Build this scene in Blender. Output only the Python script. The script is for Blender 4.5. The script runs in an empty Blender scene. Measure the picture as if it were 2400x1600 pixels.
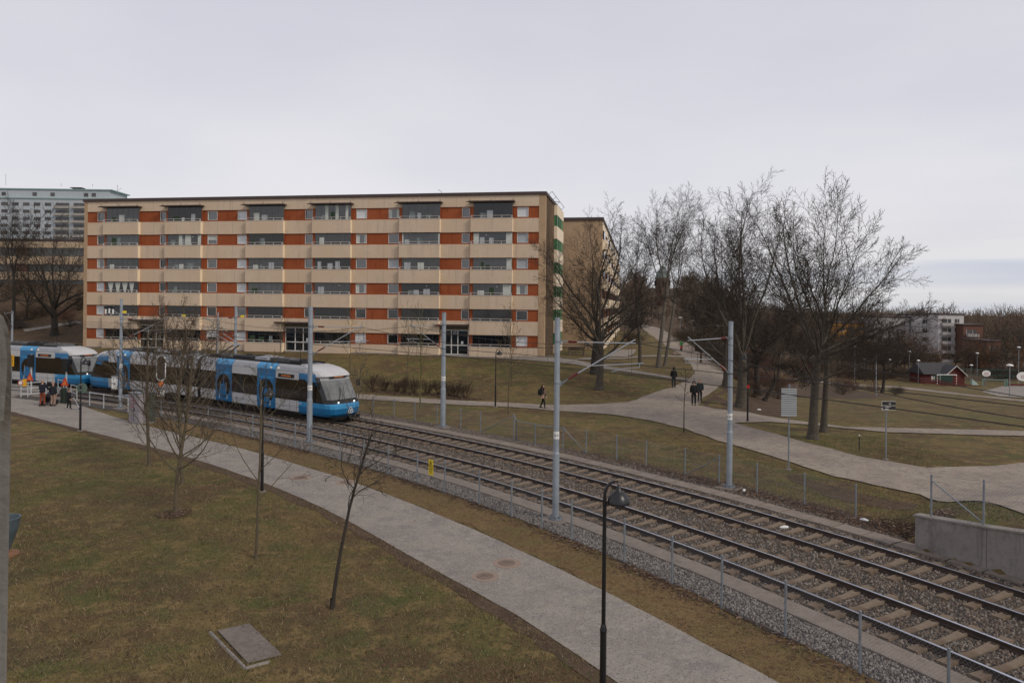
import bpy, bmesh, math, random
import numpy as np
from mathutils import Vector, Matrix
from mathutils.geometry import delaunay_2d_cdt
R = math.radians
random.seed(7); np.random.seed(7)
scn = bpy.context.scene
COL = scn.collection

# ---------------------------------------------------------------- camera
FPX, CH, ROLL = 1700.0, 7.4, R(0.6)
cam = bpy.data.objects.new('camera', bpy.data.cameras.new('camera')); COL.objects.link(cam)
cam.data.sensor_width = 36; cam.data.lens = FPX/2400*36
cam.data.clip_start = 0.1; cam.data.clip_end = 3000
cam.data.shift_y = -86/2400      # level camera, horizon above the middle
cam.matrix_world = Matrix.Translation((0, 0, CH)) @ Matrix.Rotation(R(90), 4, 'X') @ Matrix.Rotation(ROLL, 4, 'Z')
scn.camera = cam
# ---------------------------------------------------------------- light
scn.view_settings.view_transform = 'Standard'; scn.view_settings.look = 'None'
scn.view_settings.gamma = 1; scn.view_settings.exposure = 0.16
SUN_EL, SUN_AZ = R(40), R(128)      # azimuth measured from +Y towards +X
w = bpy.data.worlds.new("World"); scn.world = w; w.use_nodes = True
nt = w.node_tree; nt.nodes.clear()
def wn(t, **k):
    n = nt.nodes.new(t)
    for a, b in k.items(): setattr(n, a, b)
    return n
wo = wn('ShaderNodeOutputWorld'); bg = wn('ShaderNodeBackground'); bg2 = wn('ShaderNodeBackground')
sk = wn('ShaderNodeTexSky', sky_type='NISHITA', sun_disc=False, sun_elevation=SUN_EL, sun_rotation=SUN_AZ)
bg.inputs['Strength'].default_value = 0.06
nt.links.new(sk.outputs[0], bg.inputs[0])
tc = wn('ShaderNodeTexCoord'); sep = wn('ShaderNodeSeparateXYZ'); nt.links.new(tc.outputs['Generated'], sep.inputs[0])
rmp = wn('ShaderNodeValToRGB'); e = rmp.color_ramp.elements
e[0].position = 0.0; e[0].color = (.72, .71, .71, 1)
e[1].position = 1.0; e[1].color = (.46, .455, .515, 1)
for p, c in ((.06, (.73, .72, .73, 1)), (.16, (.70, .695, .735, 1)), (.40, (.61, .605, .665, 1))):
    q = e.new(p); q.color = c
nt.links.new(sep.outputs['Z'], rmp.inputs[0])
mp = wn('ShaderNodeMapping'); mp.inputs['Scale'].default_value = (1.2, 1.2, 14); nt.links.new(tc.outputs['Generated'], mp.inputs[0])
nz = wn('ShaderNodeTexNoise'); nz.inputs['Scale'].default_value = 1.6; nz.inputs['Detail'].default_value = 4; nt.links.new(mp.outputs[0], nz.inputs[0])
cr = wn('ShaderNodeValToRGB'); cr.color_ramp.elements[0].position = .36; cr.color_ramp.elements[1].position = .66
cr.color_ramp.elements[0].color = (.80, .85, .93, 1); cr.color_ramp.elements[1].color = (1.04, 1.02, 1.0, 1)
nt.links.new(nz.outputs[0], cr.inputs[0])
# streaks only low over the horizon
lo = wn('ShaderNodeMapRange'); lo.inputs[1].default_value = .02; lo.inputs[2].default_value = .13; lo.inputs[3].default_value = .85; lo.inputs[4].default_value = .12
nt.links.new(sep.outputs['Z'], lo.inputs[0])
east = wn('ShaderNodeMapRange'); east.inputs[1].default_value = .1; east.inputs[2].default_value = .55; east.inputs[3].default_value = .1; east.inputs[4].default_value = 1.0
nt.links.new(sep.outputs['X'], east.inputs[0])
ml = wn('ShaderNodeMath', operation='MULTIPLY'); nt.links.new(lo.outputs[0], ml.inputs[0]); nt.links.new(east.outputs[0], ml.inputs[1])
mx = wn('ShaderNodeMixRGB', blend_type='MULTIPLY'); nt.links.new(ml.outputs[0], mx.inputs[0]); nt.links.new(rmp.outputs[0], mx.inputs[1]); nt.links.new(cr.outputs[0], mx.inputs[2])
# soft lumps in the overcast
mp2 = wn('ShaderNodeMapping'); mp2.inputs['Scale'].default_value = (1.5, 1.5, 4); nt.links.new(tc.outputs['Generated'], mp2.inputs[0])
nz2 = wn('ShaderNodeTexNoise'); nz2.inputs['Scale'].default_value = 1.3; nz2.inputs['Detail'].default_value = 5; nt.links.new(mp2.outputs[0], nz2.inputs[0])
cr2 = wn('ShaderNodeValToRGB'); cr2.color_ramp.elements[0].position = .3; cr2.color_ramp.elements[1].position = .7
cr2.color_ramp.elements[0].color = (.90, .915, .945, 1); cr2.color_ramp.elements[1].color = (1.04, 1.035, 1.03, 1)
nt.links.new(nz2.outputs[0], cr2.inputs[0])
mx2 = wn('ShaderNodeMixRGB', blend_type='MULTIPLY'); mx2.inputs[0].default_value = 1
nt.links.new(mx.outputs[0], mx2.inputs[1]); nt.links.new(cr2.outputs[0], mx2.inputs[2])
zn = wn('ShaderNodeMath', operation='MULTIPLY_ADD'); zn.inputs[1].default_value = .035; nt.links.new(nz.outputs[0], zn.inputs[0]); nt.links.new(sep.outputs['Z'], zn.inputs[2])
bandr = wn('ShaderNodeValToRGB'); be = bandr.color_ramp.elements
be[0].position = .022; be[0].color = (1.05, 1.03, 1.0, 1); be[1].position = .20; be[1].color = (1, 1, 1, 1)
for p, c in ((.040, (1.08, 1.06, 1.03, 1)), (.052, (.86, .89, .95, 1)), (.066, (.84, .87, .94, 1)), (.074, (1.10, 1.08, 1.05, 1)), (.10, (1.03, 1.01, 1.0, 1))):
    q = be.new(p); q.color = c
nt.links.new(zn.outputs[0], bandr.inputs[0])
mx3 = wn('ShaderNodeMixRGB', blend_type='MULTIPLY'); nt.links.new(east.outputs[0], mx3.inputs[0]); nt.links.new(mx2.outputs[0], mx3.inputs[1]); nt.links.new(bandr.outputs[0], mx3.inputs[2])
nt.links.new(mx3.outputs[0], bg2.inputs[0]); bg2.inputs[1].default_value = 1.0
ms = wn('ShaderNodeMixShader'); ms.inputs[0].default_value = 0.95
nt.links.new(bg.outputs[0], ms.inputs[1]); nt.links.new(bg2.outputs[0], ms.inputs[2]); nt.links.new(ms.outputs[0], wo.inputs[0])
sun = bpy.data.objects.new('sun', bpy.data.lights.new('sun', 'SUN')); COL.objects.link(sun)
sun.data.energy = 1.45; sun.data.angle = R(14); sun.data.color = (1, .90, .76)
sdir = Vector((math.sin(SUN_AZ)*math.cos(SUN_EL), math.cos(SUN_AZ)*math.cos(SUN_EL), math.sin(SUN_EL)))
sun.rotation_euler = sdir.to_track_quat('Z', 'Y').to_euler()

# ---------------------------------------------------------------- maths helpers
def ray(x, y):
    u, v = x-1200, 714-y
    c, n = math.cos(ROLL), math.sin(ROLL)
    u, v = u*c-v*n, u*n+v*c
    a, b = u/FPX, v/FPX
    return (a, 1.0, b)
def ss(x, a, b):
    t = np.clip((np.asarray(x, float)-a)/(b-a), 0, 1); return t*t*(3-2*t)
# centre line of the far track: s along (0 in front of the camera), growing to the right
def _track(ds=0.25, kl=R(.478), kr=R(.692), th0=R(-46.35), p0=(0.1, 35.11)):
    P = []; x, y = p0; th = th0; s = 0
    while s < 60:
        P.append((s, x, y, th)); x += math.cos(th)*ds; y += math.sin(th)*ds; s += ds; th -= kr*ds if s < 32 else 0
    Q = []; x, y = p0; th = th0; s = 0
    while s > -150:
        Q.append((s, x, y, th)); x -= math.cos(th)*ds; y -= math.sin(th)*ds; s -= ds; th += kl*ds if s > -62 else 0
    return np.array(Q[::-1]+P[1:])
TR = _track()
def tp(s, d=0.0, z=0.0):
    x = np.interp(s, TR[:, 0], TR[:, 1]); y = np.interp(s, TR[:, 0], TR[:, 2]); th = np.interp(s, TR[:, 0], TR[:, 3])
    return Vector((float(x-math.sin(th)*d), float(y+math.cos(th)*d), z))
def th_at(s): return float(np.interp(s, TR[:, 0], TR[:, 3]))
TRc = TR[::3]
def sdarr(X, Y):
    X = np.atleast_1d(np.asarray(X, float)); Y = np.atleast_1d(np.asarray(Y, float))
    S = np.empty(X.size); D = np.empty(X.size); xf, yf = X.ravel(), Y.ravel()
    for a in range(0, xf.size, 20000):
        xx, yy = xf[a:a+20000], yf[a:a+20000]
        i = np.argmin((TRc[None, :, 1]-xx[:, None])**2+(TRc[None, :, 2]-yy[:, None])**2, axis=1)
        s, tx, ty, th = TRc[i].T
        S[a:a+20000] = s+(xx-tx)*np.cos(th)+(yy-ty)*np.sin(th)
        D[a:a+20000] = -(xx-tx)*np.sin(th)+(yy-ty)*np.cos(th)
    return S.reshape(X.shape), D.reshape(X.shape)
BR = np.array([3.5, 78.1]); BD = np.array([.9848, -.1739]); BN = np.array([-.1739, -.9848])   # main block: right front corner, direction, outward normal
def H(x, y):
    x = np.atleast_1d(np.asarray(x, float)); y = np.atleast_1d(np.asarray(y, float))
    ee = (x-BR[0])*BN[0]+(y-BR[1])*BN[1]
    h = 1.72*(1-ss(ee, 2.5, 21))*(1-.5*ss(x, 5, 16))*(1-ss(x, 19, 32))
    h = h+(8.6*ss(y, 96, 133)+5*ss(y, 150, 300))*ss(-x, 22, 44)
    rt = ss(x/np.maximum(y, 1), .27, .40)
    h = h-0.0845*np.clip(y-48, 0, 112)*rt+rt*5*ss(y, 220, 460)
    md = (1-ss(x/np.maximum(y, 1), .24, .33))*ss(x, -30, 10)
    h = h+md*(np.clip(y-125, 0, 75)*.024+np.clip(y-200, 0, 300)*.06)
    near = (y < 60) & (x > 5)
    if near.any():
        S, D = sdarr(x[near], y[near])
        A = 1.0*ss(S, 14.5, 18.2)+.8*ss(S, 18, 24)
        e0 = 2.05+.5*(1-ss(S, 16.6, 17.6)); e1 = 2.9+2.0*(1-ss(S, 16.6, 17.8))
        tq = np.clip((D-e0)/(e1-e0), 0, 1)
        h[near] = h[near]+A*tq*tq*(3-2*tq)*(1-ss(D, 5.5, 18))
    return h
def hz(x, y): return float(H([x], [y])[0])
def G(px, py):
    """point of the terrain seen at photo pixel (px,py)"""
    d = ray(px, py); t = max(4, 7.4/max(-d[2], 1e-3)*.35) if d[2] < 0 else 60
    prev = t
    while t < 900:
        if CH+d[2]*t < hz(d[0]*t, d[1]*t): break
        prev = t; t *= 1.01
    for _ in range(24):
        m = (prev+t)/2
        if CH+d[2]*m < hz(d[0]*m, d[1]*m): t = m
        else: prev = m
    return Vector((d[0]*t, d[1]*t, hz(d[0]*t, d[1]*t)))
def AT(px, py, Y):
    d = ray(px, py); t = Y/d[1]; return Vector((d[0]*t, Y, CH+d[2]*t))

# ---------------------------------------------------------------- materials
MATS = {}
def mat(name, col, rough=.7, metal=0, ior=1.5, emit=None, var=0, vs=3.0, col2=None, bump=0, bs=60, spec=None, transp=None):
    if name in MATS: return MATS[name]
    m = bpy.data.materials.new(name); m.use_nodes = True; t = m.node_tree; b = t.nodes['Principled BSDF']
    b.inputs['Base Color'].default_value = (*col, 1); b.inputs['Roughness'].default_value = rough
    b.inputs['Metallic'].default_value = metal; b.inputs['IOR'].default_value = ior
    if spec is not None: b.inputs['Specular IOR Level'].default_value = spec
    if emit: b.inputs['Emission Color'].default_value = (*emit[0], 1); b.inputs['Emission Strength'].default_value = emit[1]
    tcx = t.nodes.new('ShaderNodeTexCoord')
    if var or col2:
        n = t.nodes.new('ShaderNodeTexNoise'); n.inputs['Scale'].default_value = vs; n.inputs['Detail'].default_value = 6; n.inputs['Roughness'].default_value = .65
        t.links.new(tcx.outputs['Object'], n.inputs[0])
        r = t.nodes.new('ShaderNodeValToRGB'); r.color_ramp.elements[0].position = .32; r.color_ramp.elements[1].position = .68
        c2 = col2 or tuple(c*(1+var) for c in col); c1 = col if col2 else tuple(c*(1-var) for c in col)
        r.color_ramp.elements[0].color = (*c1, 1); r.color_ramp.elements[1].color = (*c2, 1)
        t.links.new(n.outputs[0], r.inputs[0]); t.links.new(r.outputs[0], b.inputs['Base Color'])
    if bump:
        n = t.nodes.new('ShaderNodeTexNoise'); n.inputs['Scale'].default_value = bs; n.inputs['Detail'].default_value = 4
        t.links.new(tcx.outputs['Object'], n.inputs[0])
        bp = t.nodes.new('ShaderNodeBump'); bp.inputs['Strength'].default_value = bump; bp.inputs['Distance'].default_value = .02
        t.links.new(n.outputs[0], bp.inputs['Height']); t.links.new(bp.outputs[0], b.inputs['Normal'])
    MATS[name] = m; return m
def ground_mat(name, layers, bump=.6, bscale=25, rough=.95, bdist=.03):
    """layers: (noise scale, detail, lo, hi, colour, coord stretch) mixed one over another; first is the base colour"""
    if name in MATS: return MATS[name]
    m = bpy.data.materials.new(name); m.use_nodes = True; t = m.node_tree; b = t.nodes['Principled BSDF']
    b.inputs['Roughness'].default_value = rough; b.inputs['Specular IOR Level'].default_value = .2
    tcx = t.nodes.new('ShaderNodeTexCoord')
    base = t.nodes.new('ShaderNodeRGB'); base.outputs[0].default_value = (*layers[0], 1); cur = base.outputs[0]
    for k, (sc, det, a, bb, c, *stz) in enumerate(layers[1:]):
        mpn = t.nodes.new('ShaderNodeMapping'); mpn.inputs['Location'].default_value = (k*13.7, k*7.1, 0); mpn.inputs['Scale'].default_value = (1, 1, stz[0] if stz else 1); t.links.new(tcx.outputs['Object'], mpn.inputs[0])
        n = t.nodes.new('ShaderNodeTexNoise'); n.inputs['Scale'].default_value = sc; n.inputs['Detail'].default_value = det; n.inputs['Roughness'].default_value = .7
        t.links.new(mpn.outputs[0], n.inputs[0])
        r = t.nodes.new('ShaderNodeMapRange'); r.inputs[1].default_value = a; r.inputs[2].default_value = bb; r.clamp = True
        t.links.new(n.outputs[0], r.inputs[0])
        x = t.nodes.new('ShaderNodeMixRGB'); x.inputs[2].default_value = (*c, 1)
        t.links.new(r.outputs[0], x.inputs[0]); t.links.new(cur, x.inputs[1]); cur = x.outputs[0]
    t.links.new(cur, b.inputs['Base Color'])
    n = t.nodes.new('ShaderNodeTexNoise'); n.inputs['Scale'].default_value = bscale; n.inputs['Detail'].default_value = 6; t.links.new(tcx.outputs['Object'], n.inputs[0])
    bp = t.nodes.new('ShaderNodeBump'); bp.inputs['Strength'].default_value = bump; bp.inputs['Distance'].default_value = bdist
    t.links.new(n.outputs[0], bp.inputs['Height']); t.links.new(bp.outputs[0], b.inputs['Normal'])
    MATS[name] = m; return m
M_grass = ground_mat('dormant_grass', [(.160, .116, .044), (.09, 4, .42, .60, (.108, .104, .030)), (.22, 4, .46, .58, (.095, .056, .031)),
    (.6, 5, .50, .62, (.074, .088, .024)), (1.3, 6, .50, .62, (.225, .155, .066)), (.35, 6, .54, .64, (.085, .058, .034)), (6, 6, .50, .64, (.066, .048, .022)), (28, 6, .50, .72, (.25, .185, .09)), (60, 3, .52, .75, (.045, .036, .016))], bump=1.0, bscale=40)
M_path = ground_mat('worn_asphalt', [(.295, .262, .222), (.35, 4, .42, .62, (.235, .207, .182)), (1.1, 6, .48, .62, (.21, .188, .168)), (4, 6, .52, .66, (.31, .28, .25)), (26, 5, .53, .62, (.105, .094, .084)), (70, 3, .56, .72, (.42, .385, .35))], bump=.4, bscale=90, bdist=.01)
M_gpath = ground_mat('gravel_path', [(.335, .285, .225), (.35, 5, .42, .60, (.255, .21, .175)), (2.2, 6, .50, .64, (.195, .165, .145)), (14, 5, .50, .66, (.16, .138, .12)), (50, 3, .56, .75, (.44, .39, .34))], bump=.5, bscale=60, bdist=.015)
M_soil = ground_mat('bare_soil', [(.09, .06, .04), (1, 5, .45, .65, (.055, .036, .024)), (9, 5, .5, .7, (.13, .09, .055))], bump=1, bscale=20)
M_woodfloor = ground_mat('woodland_floor', [(.095, .062, .038), (.4, 5, .42, .62, (.060, .043, .027)), (4, 5, .48, .66, (.15, .092, .048)), (18, 5, .5, .7, (.04, .028, .018))], bump=1, bscale=12)
M_conc = ground_mat('concrete', [(.27, .245, .22), (.8, 5, .45, .65, (.22, .20, .178)), (4, 6, .5, .7, (.165, .15, .135)), (2.5, 5, .52, .66, (.15, .135, .12), .1), (40, 4, .55, .75, (.34, .31, .28))], bump=.3, bscale=50, bdist=.01)
M_slab = ground_mat('duct_slabs', [(.235, .198, .165), (1.2, 5, .45, .65, (.19, .158, .13)), (6, 6, .5, .7, (.15, .122, .10)), (60, 4, .55, .75, (.30, .26, .22))], bump=.3, bscale=60, bdist=.008)
M_sleeper = ground_mat('sleeper_concrete', [(.205, .158, .115), (.9, 5, .42, .60, (.125, .088, .060)), (5, 5, .48, .66, (.15, .112, .080)), (60, 3, .55, .75, (.30, .25, .20))], bump=.3, bscale=60, bdist=.008)
def voro(name, cols, scale, dark=.02):
    m = bpy.data.materials.new(name); m.use_nodes = True; t = m.node_tree; b = t.nodes['Principled BSDF']; b.inputs['Roughness'].default_value = .9
    tcx = t.nodes.new('ShaderNodeTexCoord'); v = t.nodes.new('ShaderNodeTexVoronoi'); v.inputs['Scale'].default_value = scale
    t.links.new(tcx.outputs['Object'], v.inputs[0])
    sp = t.nodes.new('ShaderNodeSeparateColor'); t.links.new(v.outputs['Color'], sp.inputs[0])
    r = t.nodes.new('ShaderNodeValToRGB'); r.color_ramp.interpolation = 'LINEAR'
    r.color_ramp.elements[0].color = (*cols[0], 1); r.color_ramp.elements[1].color = (*cols[-1], 1)
    for i, c in enumerate(cols[1:-1]): q = r.color_ramp.elements.new((i+1)/(len(cols)-1)); q.color = (*c, 1)
    t.links.new(sp.outputs[0], r.inputs[0])
    dm = t.nodes.new('ShaderNodeMapRange'); dm.inputs[1].default_value = .25; dm.inputs[2].default_value = .7
    t.links.new(v.outputs['Distance'], dm.inputs[0])
    n = t.nodes.new('ShaderNodeTexNoise'); n.inputs['Scale'].default_value = .9; n.inputs['Detail'].default_value = 5; t.links.new(tcx.outputs['Object'], n.inputs[0])
    r2 = t.nodes.new('ShaderNodeMapRange'); r2.inputs[1].default_value = .4; r2.inputs[2].default_value = .65; r2.inputs[4].default_value = .55; t.links.new(n.outputs[0], r2.inputs[0])
    x2 = t.nodes.new('ShaderNodeMixRGB'); x2.inputs[2].default_value = (.095, .066, .04, 1); t.links.new(r2.outputs[0], x2.inputs[0]); t.links.new(r.outputs[0], x2.inputs[1])
    x = t.nodes.new('ShaderNodeMixRGB'); x.inputs[2].default_value = (dark, dark*.85, dark*.7, 1); t.links.new(dm.outputs[0], x.inputs[0]); t.links.new(x2.outputs[0], x.inputs[1])
    t.links.new(x.outputs[0], b.inputs['Base Color'])
    inv = t.nodes.new('ShaderNodeMath'); inv.operation = 'MULTIPLY'; inv.inputs[1].default_value = -1; t.links.new(v.outputs['Distance'], inv.inputs[0])
    bp = t.nodes.new('ShaderNodeBump'); bp.inputs['Strength'].default_value = 1; bp.inputs['Distance'].default_value = .04
    t.links.new(inv.outputs[0], bp.inputs['Height']); t.links.new(bp.outputs[0], b.inputs['Normal'])
    MATS[name] = m; return m
M_ballast = voro('ballast_stones', [(.055, .042, .032), (.11, .085, .063), (.175, .135, .10), (.09, .07, .055), (.22, .18, .14)], 15)
M_shoulder = voro('shoulder_gravel', [(.05, .044, .038), (.12, .106, .094), (.18, .16, .14), (.08, .07, .062), (.25, .225, .20)], 13, .02)

def bark(name, c1, c2, sc=6):
    return mat(name, c1, rough=.9, col2=c2, vs=sc, bump=.6, bs=30)
M_bark = bark('grey_bark', (.045, .037, .028), (.095, .080, .060))
M_barkd = bark('dark_bark', (.020, .016, .012), (.045, .036, .026))
M_barky = bark('young_bark', (.075, .058, .036), (.13, .105, .065))
M_barkr = bark('brown_twigs', (.048, .032, .021), (.095, .066, .042))
M_barkl = bark('pale_bark', (.070, .060, .046), (.15, .132, .105))
M_galv = mat('galvanised_steel', (.30, .34, .38), rough=.5, metal=.35, var=.14, vs=2.5)
M_galv2 = mat('dull_galvanised', (.21, .235, .26), rough=.55, metal=.3, var=.18, vs=5)
M_alu = mat('bracket_tube', (.36, .38, .40), rough=.4, metal=.4)
M_black = mat('black_paint', (.012, .012, .014), rough=.35, var=.2)
M_rubber = mat('black_rubber', (.015, .015, .016), rough=.8)
M_insul = mat('red_insulator', (.13, .018, .018), rough=.35)
M_wire = mat('wire_metal', (.03, .026, .022), rough=.6)
M_white = mat('white_paint', (.72, .72, .70), rough=.5, var=.05)
M_rust = mat('rusty_rail', (.055, .030, .018), rough=.75, col2=(.10, .058, .034), vs=5)
M_railtop = mat('polished_rail_top', (.55, .57, .62), rough=.28, metal=.85)
M_raildark = mat('rail_web', (.030, .021, .017), rough=.7, col2=(.062, .038, .026), vs=3)

# ---------------------------------------------------------------- mesh helpers
class MB:
    def __init__(s): s.v = []; s.f = []; s.m = []; s.mi = 0
    def add(s, vs, fs, mi=None):
        o = len(s.v); s.v += [tuple(v) for v in vs]; s.f += [tuple(i+o for i in f) for f in fs]; s.m += [s.mi if mi is None else mi]*len(fs); return s
    def box(s, c, sx, sy, sz, ax=None, mi=None):
        """centre, full sizes; ax = (x dir, y dir, z dir)"""
        ax = ax or (Vector((1, 0, 0)), Vector((0, 1, 0)), Vector((0, 0, 1))); c = Vector(c)
        vs = [c+ax[0]*(i*sx/2)+ax[1]*(j*sy/2)+ax[2]*(k*sz/2) for i in (-1, 1) for j in (-1, 1) for k in (-1, 1)]
        return s.add(vs, [(0, 1, 3, 2), (4, 6, 7, 5), (0, 4, 5, 1), (2, 3, 7, 6), (0, 2, 6, 4), (1, 5, 7, 3)], mi)
    def tube(s, pts, rad, n=8, cap=True, mi=None):
        pts = [Vector(p) for p in pts]; rad = rad if isinstance(rad, (list, tuple)) else [rad]*len(pts)
        vs = []; up = Vector((0, 0, 1))
        prev = None
        for i, p in enumerate(pts):
            d = (pts[min(i+1, len(pts)-1)]-pts[max(i-1, 0)]).normalized()
            a = d.cross(prev if prev is not None else (up if abs(d.z) < .9 else Vector((1, 0, 0))))
            if a.length < 1e-4: a = d.orthogonal()
            a.normalize(); b = d.cross(a); prev = -b if False else (prev or (up if abs(d.z) < .9 else Vector((1, 0, 0))))
            for k in range(n):
                t = 2*math.pi*k/n; vs.append(p+a*(math.cos(t)*rad[i])+b*(math.sin(t)*rad[i]))
        fs = [(i*n+k, i*n+(k+1) % n, (i+1)*n+(k+1) % n, (i+1)*n+k) for i in range(len(pts)-1) for k in range(n)]
        if cap: fs += [tuple(range(n))[::-1], tuple(range((len(pts)-1)*n, len(pts)*n))]
        return s.add(vs, fs, mi)
    def lathe(s, prof, c=(0, 0, 0), n=20, mi=None):
        c = Vector(c); vs = [c+Vector((r*math.cos(2*math.pi*k/n), r*math.sin(2*math.pi*k/n), z)) for r, z in prof for k in range(n)]
        fs = [(i*n+k, i*n+(k+1) % n, (i+1)*n+(k+1) % n, (i+1)*n+k) for i in range(len(prof)-1) for k in range(n)]
        fs += [tuple(range(n))[::-1], tuple(range((len(prof)-1)*n, len(prof)*n))]
        return s.add(vs, fs, mi)
    def prism(s, poly, d, mi=None):
        """extrude a planar 3-D polygon by vector d"""
        n = len(poly); poly = [Vector(p) for p in poly]; d = Vector(d)
        return s.add(poly+[p+d for p in poly], [tuple(range(n)), tuple(range(2*n-1, n-1, -1))]+[(i, i+n, (i+1) % n+n, (i+1) % n) for i in range(n)], mi)
    def build(s, name, mats, parent=None, smooth=False, local=False):
        if sum(len(f) for f in s.f) and len({i for f in s.f for i in f}) < len(s.v):
            us = sorted({i for f in s.f for i in f}); mp_ = {a: b for b, a in enumerate(us)}; s.v = [s.v[i] for i in us]; s.f = [tuple(mp_[i] for i in f) for f in s.f]
        me = bpy.data.meshes.new(name)
        vs = s.v
        if parent is not None and not local:
            inv = PM[parent.name].inverted(); vs = [inv @ Vector(v) for v in s.v]
        me.from_pydata(vs, [], s.f)
        mats = mats if isinstance(mats, (list, tuple)) else [mats]
        for m in mats: me.materials.append(m)
        if len(mats) > 1: me.polygons.foreach_set('material_index', s.m)
        bm = bmesh.new(); bm.from_mesh(me); bmesh.ops.recalc_face_normals(bm, faces=bm.faces); bm.to_mesh(me); bm.free()
        if smooth: me.polygons.foreach_set('use_smooth', [True]*len(me.polygons))
        o = bpy.data.objects.new(name, me); COL.objects.link(o)
        if parent is not None:
            o.parent = parent
            PM[o.name] = PM[parent.name].copy()
        else: PM[o.name] = Matrix.Identity(4)
        return o
PM = {}
def tag(o, label=None, cat=None, group=None, kind=None):
    if label: o['label'] = label
    if cat: o['category'] = cat
    if group: o['group'] = group
    if kind: o['kind'] = kind
    return o
def thing(name, label, cat, loc, rz=0, group=None):
    o = bpy.data.objects.new(name, None); COL.objects.link(o); o.location = loc; o.rotation_euler = (0, 0, rz); o.empty_display_size = .3
    PM[o.name] = Matrix.Translation(loc) @ Matrix.Rotation(rz, 4, 'Z')
    return tag(o, label, cat, group)
def copy_tree(o, parent=None):
    c = o.copy(); COL.objects.link(c)
    if parent is not None: c.parent = parent
    for ch in list(o.children): copy_tree(ch, c)
    return c
def npmesh(name, V, F, mats, parent=None, fm=None, smooth=False):
    me = bpy.data.meshes.new(name); V = np.asarray(V, np.float32); F = np.asarray(F, np.int32)
    k = F.shape[1]
    me.vertices.add(len(V)); me.vertices.foreach_set('co', V.ravel())
    me.loops.add(F.size); me.loops.foreach_set('vertex_index', F.ravel())
    me.polygons.add(len(F)); me.polygons.foreach_set('loop_start', np.arange(0, F.size, k, dtype=np.int32)); me.polygons.foreach_set('loop_total', np.full(len(F), k, np.int32))
    for m in (mats if isinstance(mats, (list, tuple)) else [mats]): me.materials.append(m)
    if fm is not None: me.polygons.foreach_set('material_index', np.asarray(fm, np.int32))
    if smooth: me.polygons.foreach_set('use_smooth', np.ones(len(F), bool))
    me.update(); me.validate()
    o = bpy.data.objects.new(name, me); COL.objects.link(o); PM[o.name] = Matrix.Identity(4)
    if parent is not None: o.parent = parent; PM[o.name] = PM[parent.name].copy()
    return o
def text_part(name, body, size, m, parent, origin, xd, zd, thick=.004, align='CENTER'):
    """flat lettering: origin = centre, xd reading direction, zd up (world)"""
    cu = bpy.data.curves.new(name, 'FONT'); cu.body = body; cu.size = size; cu.align_x = align; cu.align_y = 'CENTER'; cu.extrude = thick
    to = bpy.data.objects.new(name+'_tmp', cu); COL.objects.link(to)
    dg = bpy.context.evaluated_depsgraph_get(); me = bpy.data.meshes.new_from_object(to.evaluated_get(dg)); bpy.data.objects.remove(to)
    xd = Vector(xd).normalized(); zd = Vector(zd).normalized(); nd = xd.cross(zd)
    Mx = Matrix(((xd.x, zd.x, nd.x, origin[0]), (xd.y, zd.y, nd.y, origin[1]), (xd.z, zd.z, nd.z, origin[2]), (0, 0, 0, 1)))
    me.transform(PM[parent.name].inverted() @ Mx); me.materials.clear(); me.materials.append(m)
    o = bpy.data.objects.new(name, me); COL.objects.link(o); o.parent = parent; PM[o.name] = PM[parent.name].copy(); return o
X, Y, Z = Vector((1, 0, 0)), Vector((0, 1, 0)), Vector((0, 0, 1))

# ================================================================ SETTING
# terrain: one sheet to the horizon
def axis(segs):
    out = []
    for a, b, st in segs: out += list(np.arange(a, b, st))
    return np.array(out+[segs[-1][1]])
gx = axis([(-900, -300, 60), (-300, -120, 12), (-120, -40, 3), (-40, 10, 1.0), (10, 24, .5), (24, 70, 1), (70, 200, 8), (200, 900, 50)])
gy = axis([(-40, 5, 3), (5, 50, .6), (50, 110, 1.2), (110, 220, 2), (220, 600, 20), (600, 1800, 100)])
GX, GY = np.meshgrid(gx, gy); HZ = H(GX.ravel(), GY.ravel())
nx, ny = len(gx), len(gy)
idx = np.arange(nx*ny).reshape(ny, nx)
F = np.stack([idx[:-1, :-1].ravel(), idx[:-1, 1:].ravel(), idx[1:, 1:].ravel(), idx[1:, :-1].ravel()], 1)
# woodland floor where the trees stand thick
fc_x = GX[:-1, :-1].ravel(); fc_y = GY[:-1, :-1].ravel()
wood = ((fc_y > 96) & (fc_x < -38)) | ((fc_y > 118) & (fc_x > 38)&(fc_x/np.maximum(fc_y,1)<.36)) | ((fc_y > 225)) | ((fc_y>170)&(fc_x>20))
ter = npmesh('ground', np.stack([GX.ravel(), GY.ravel(), HZ], 1), F, [M_grass, M_woodfloor], fm=wood.astype(int), smooth=True); tag(ter, kind='structure')

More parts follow.
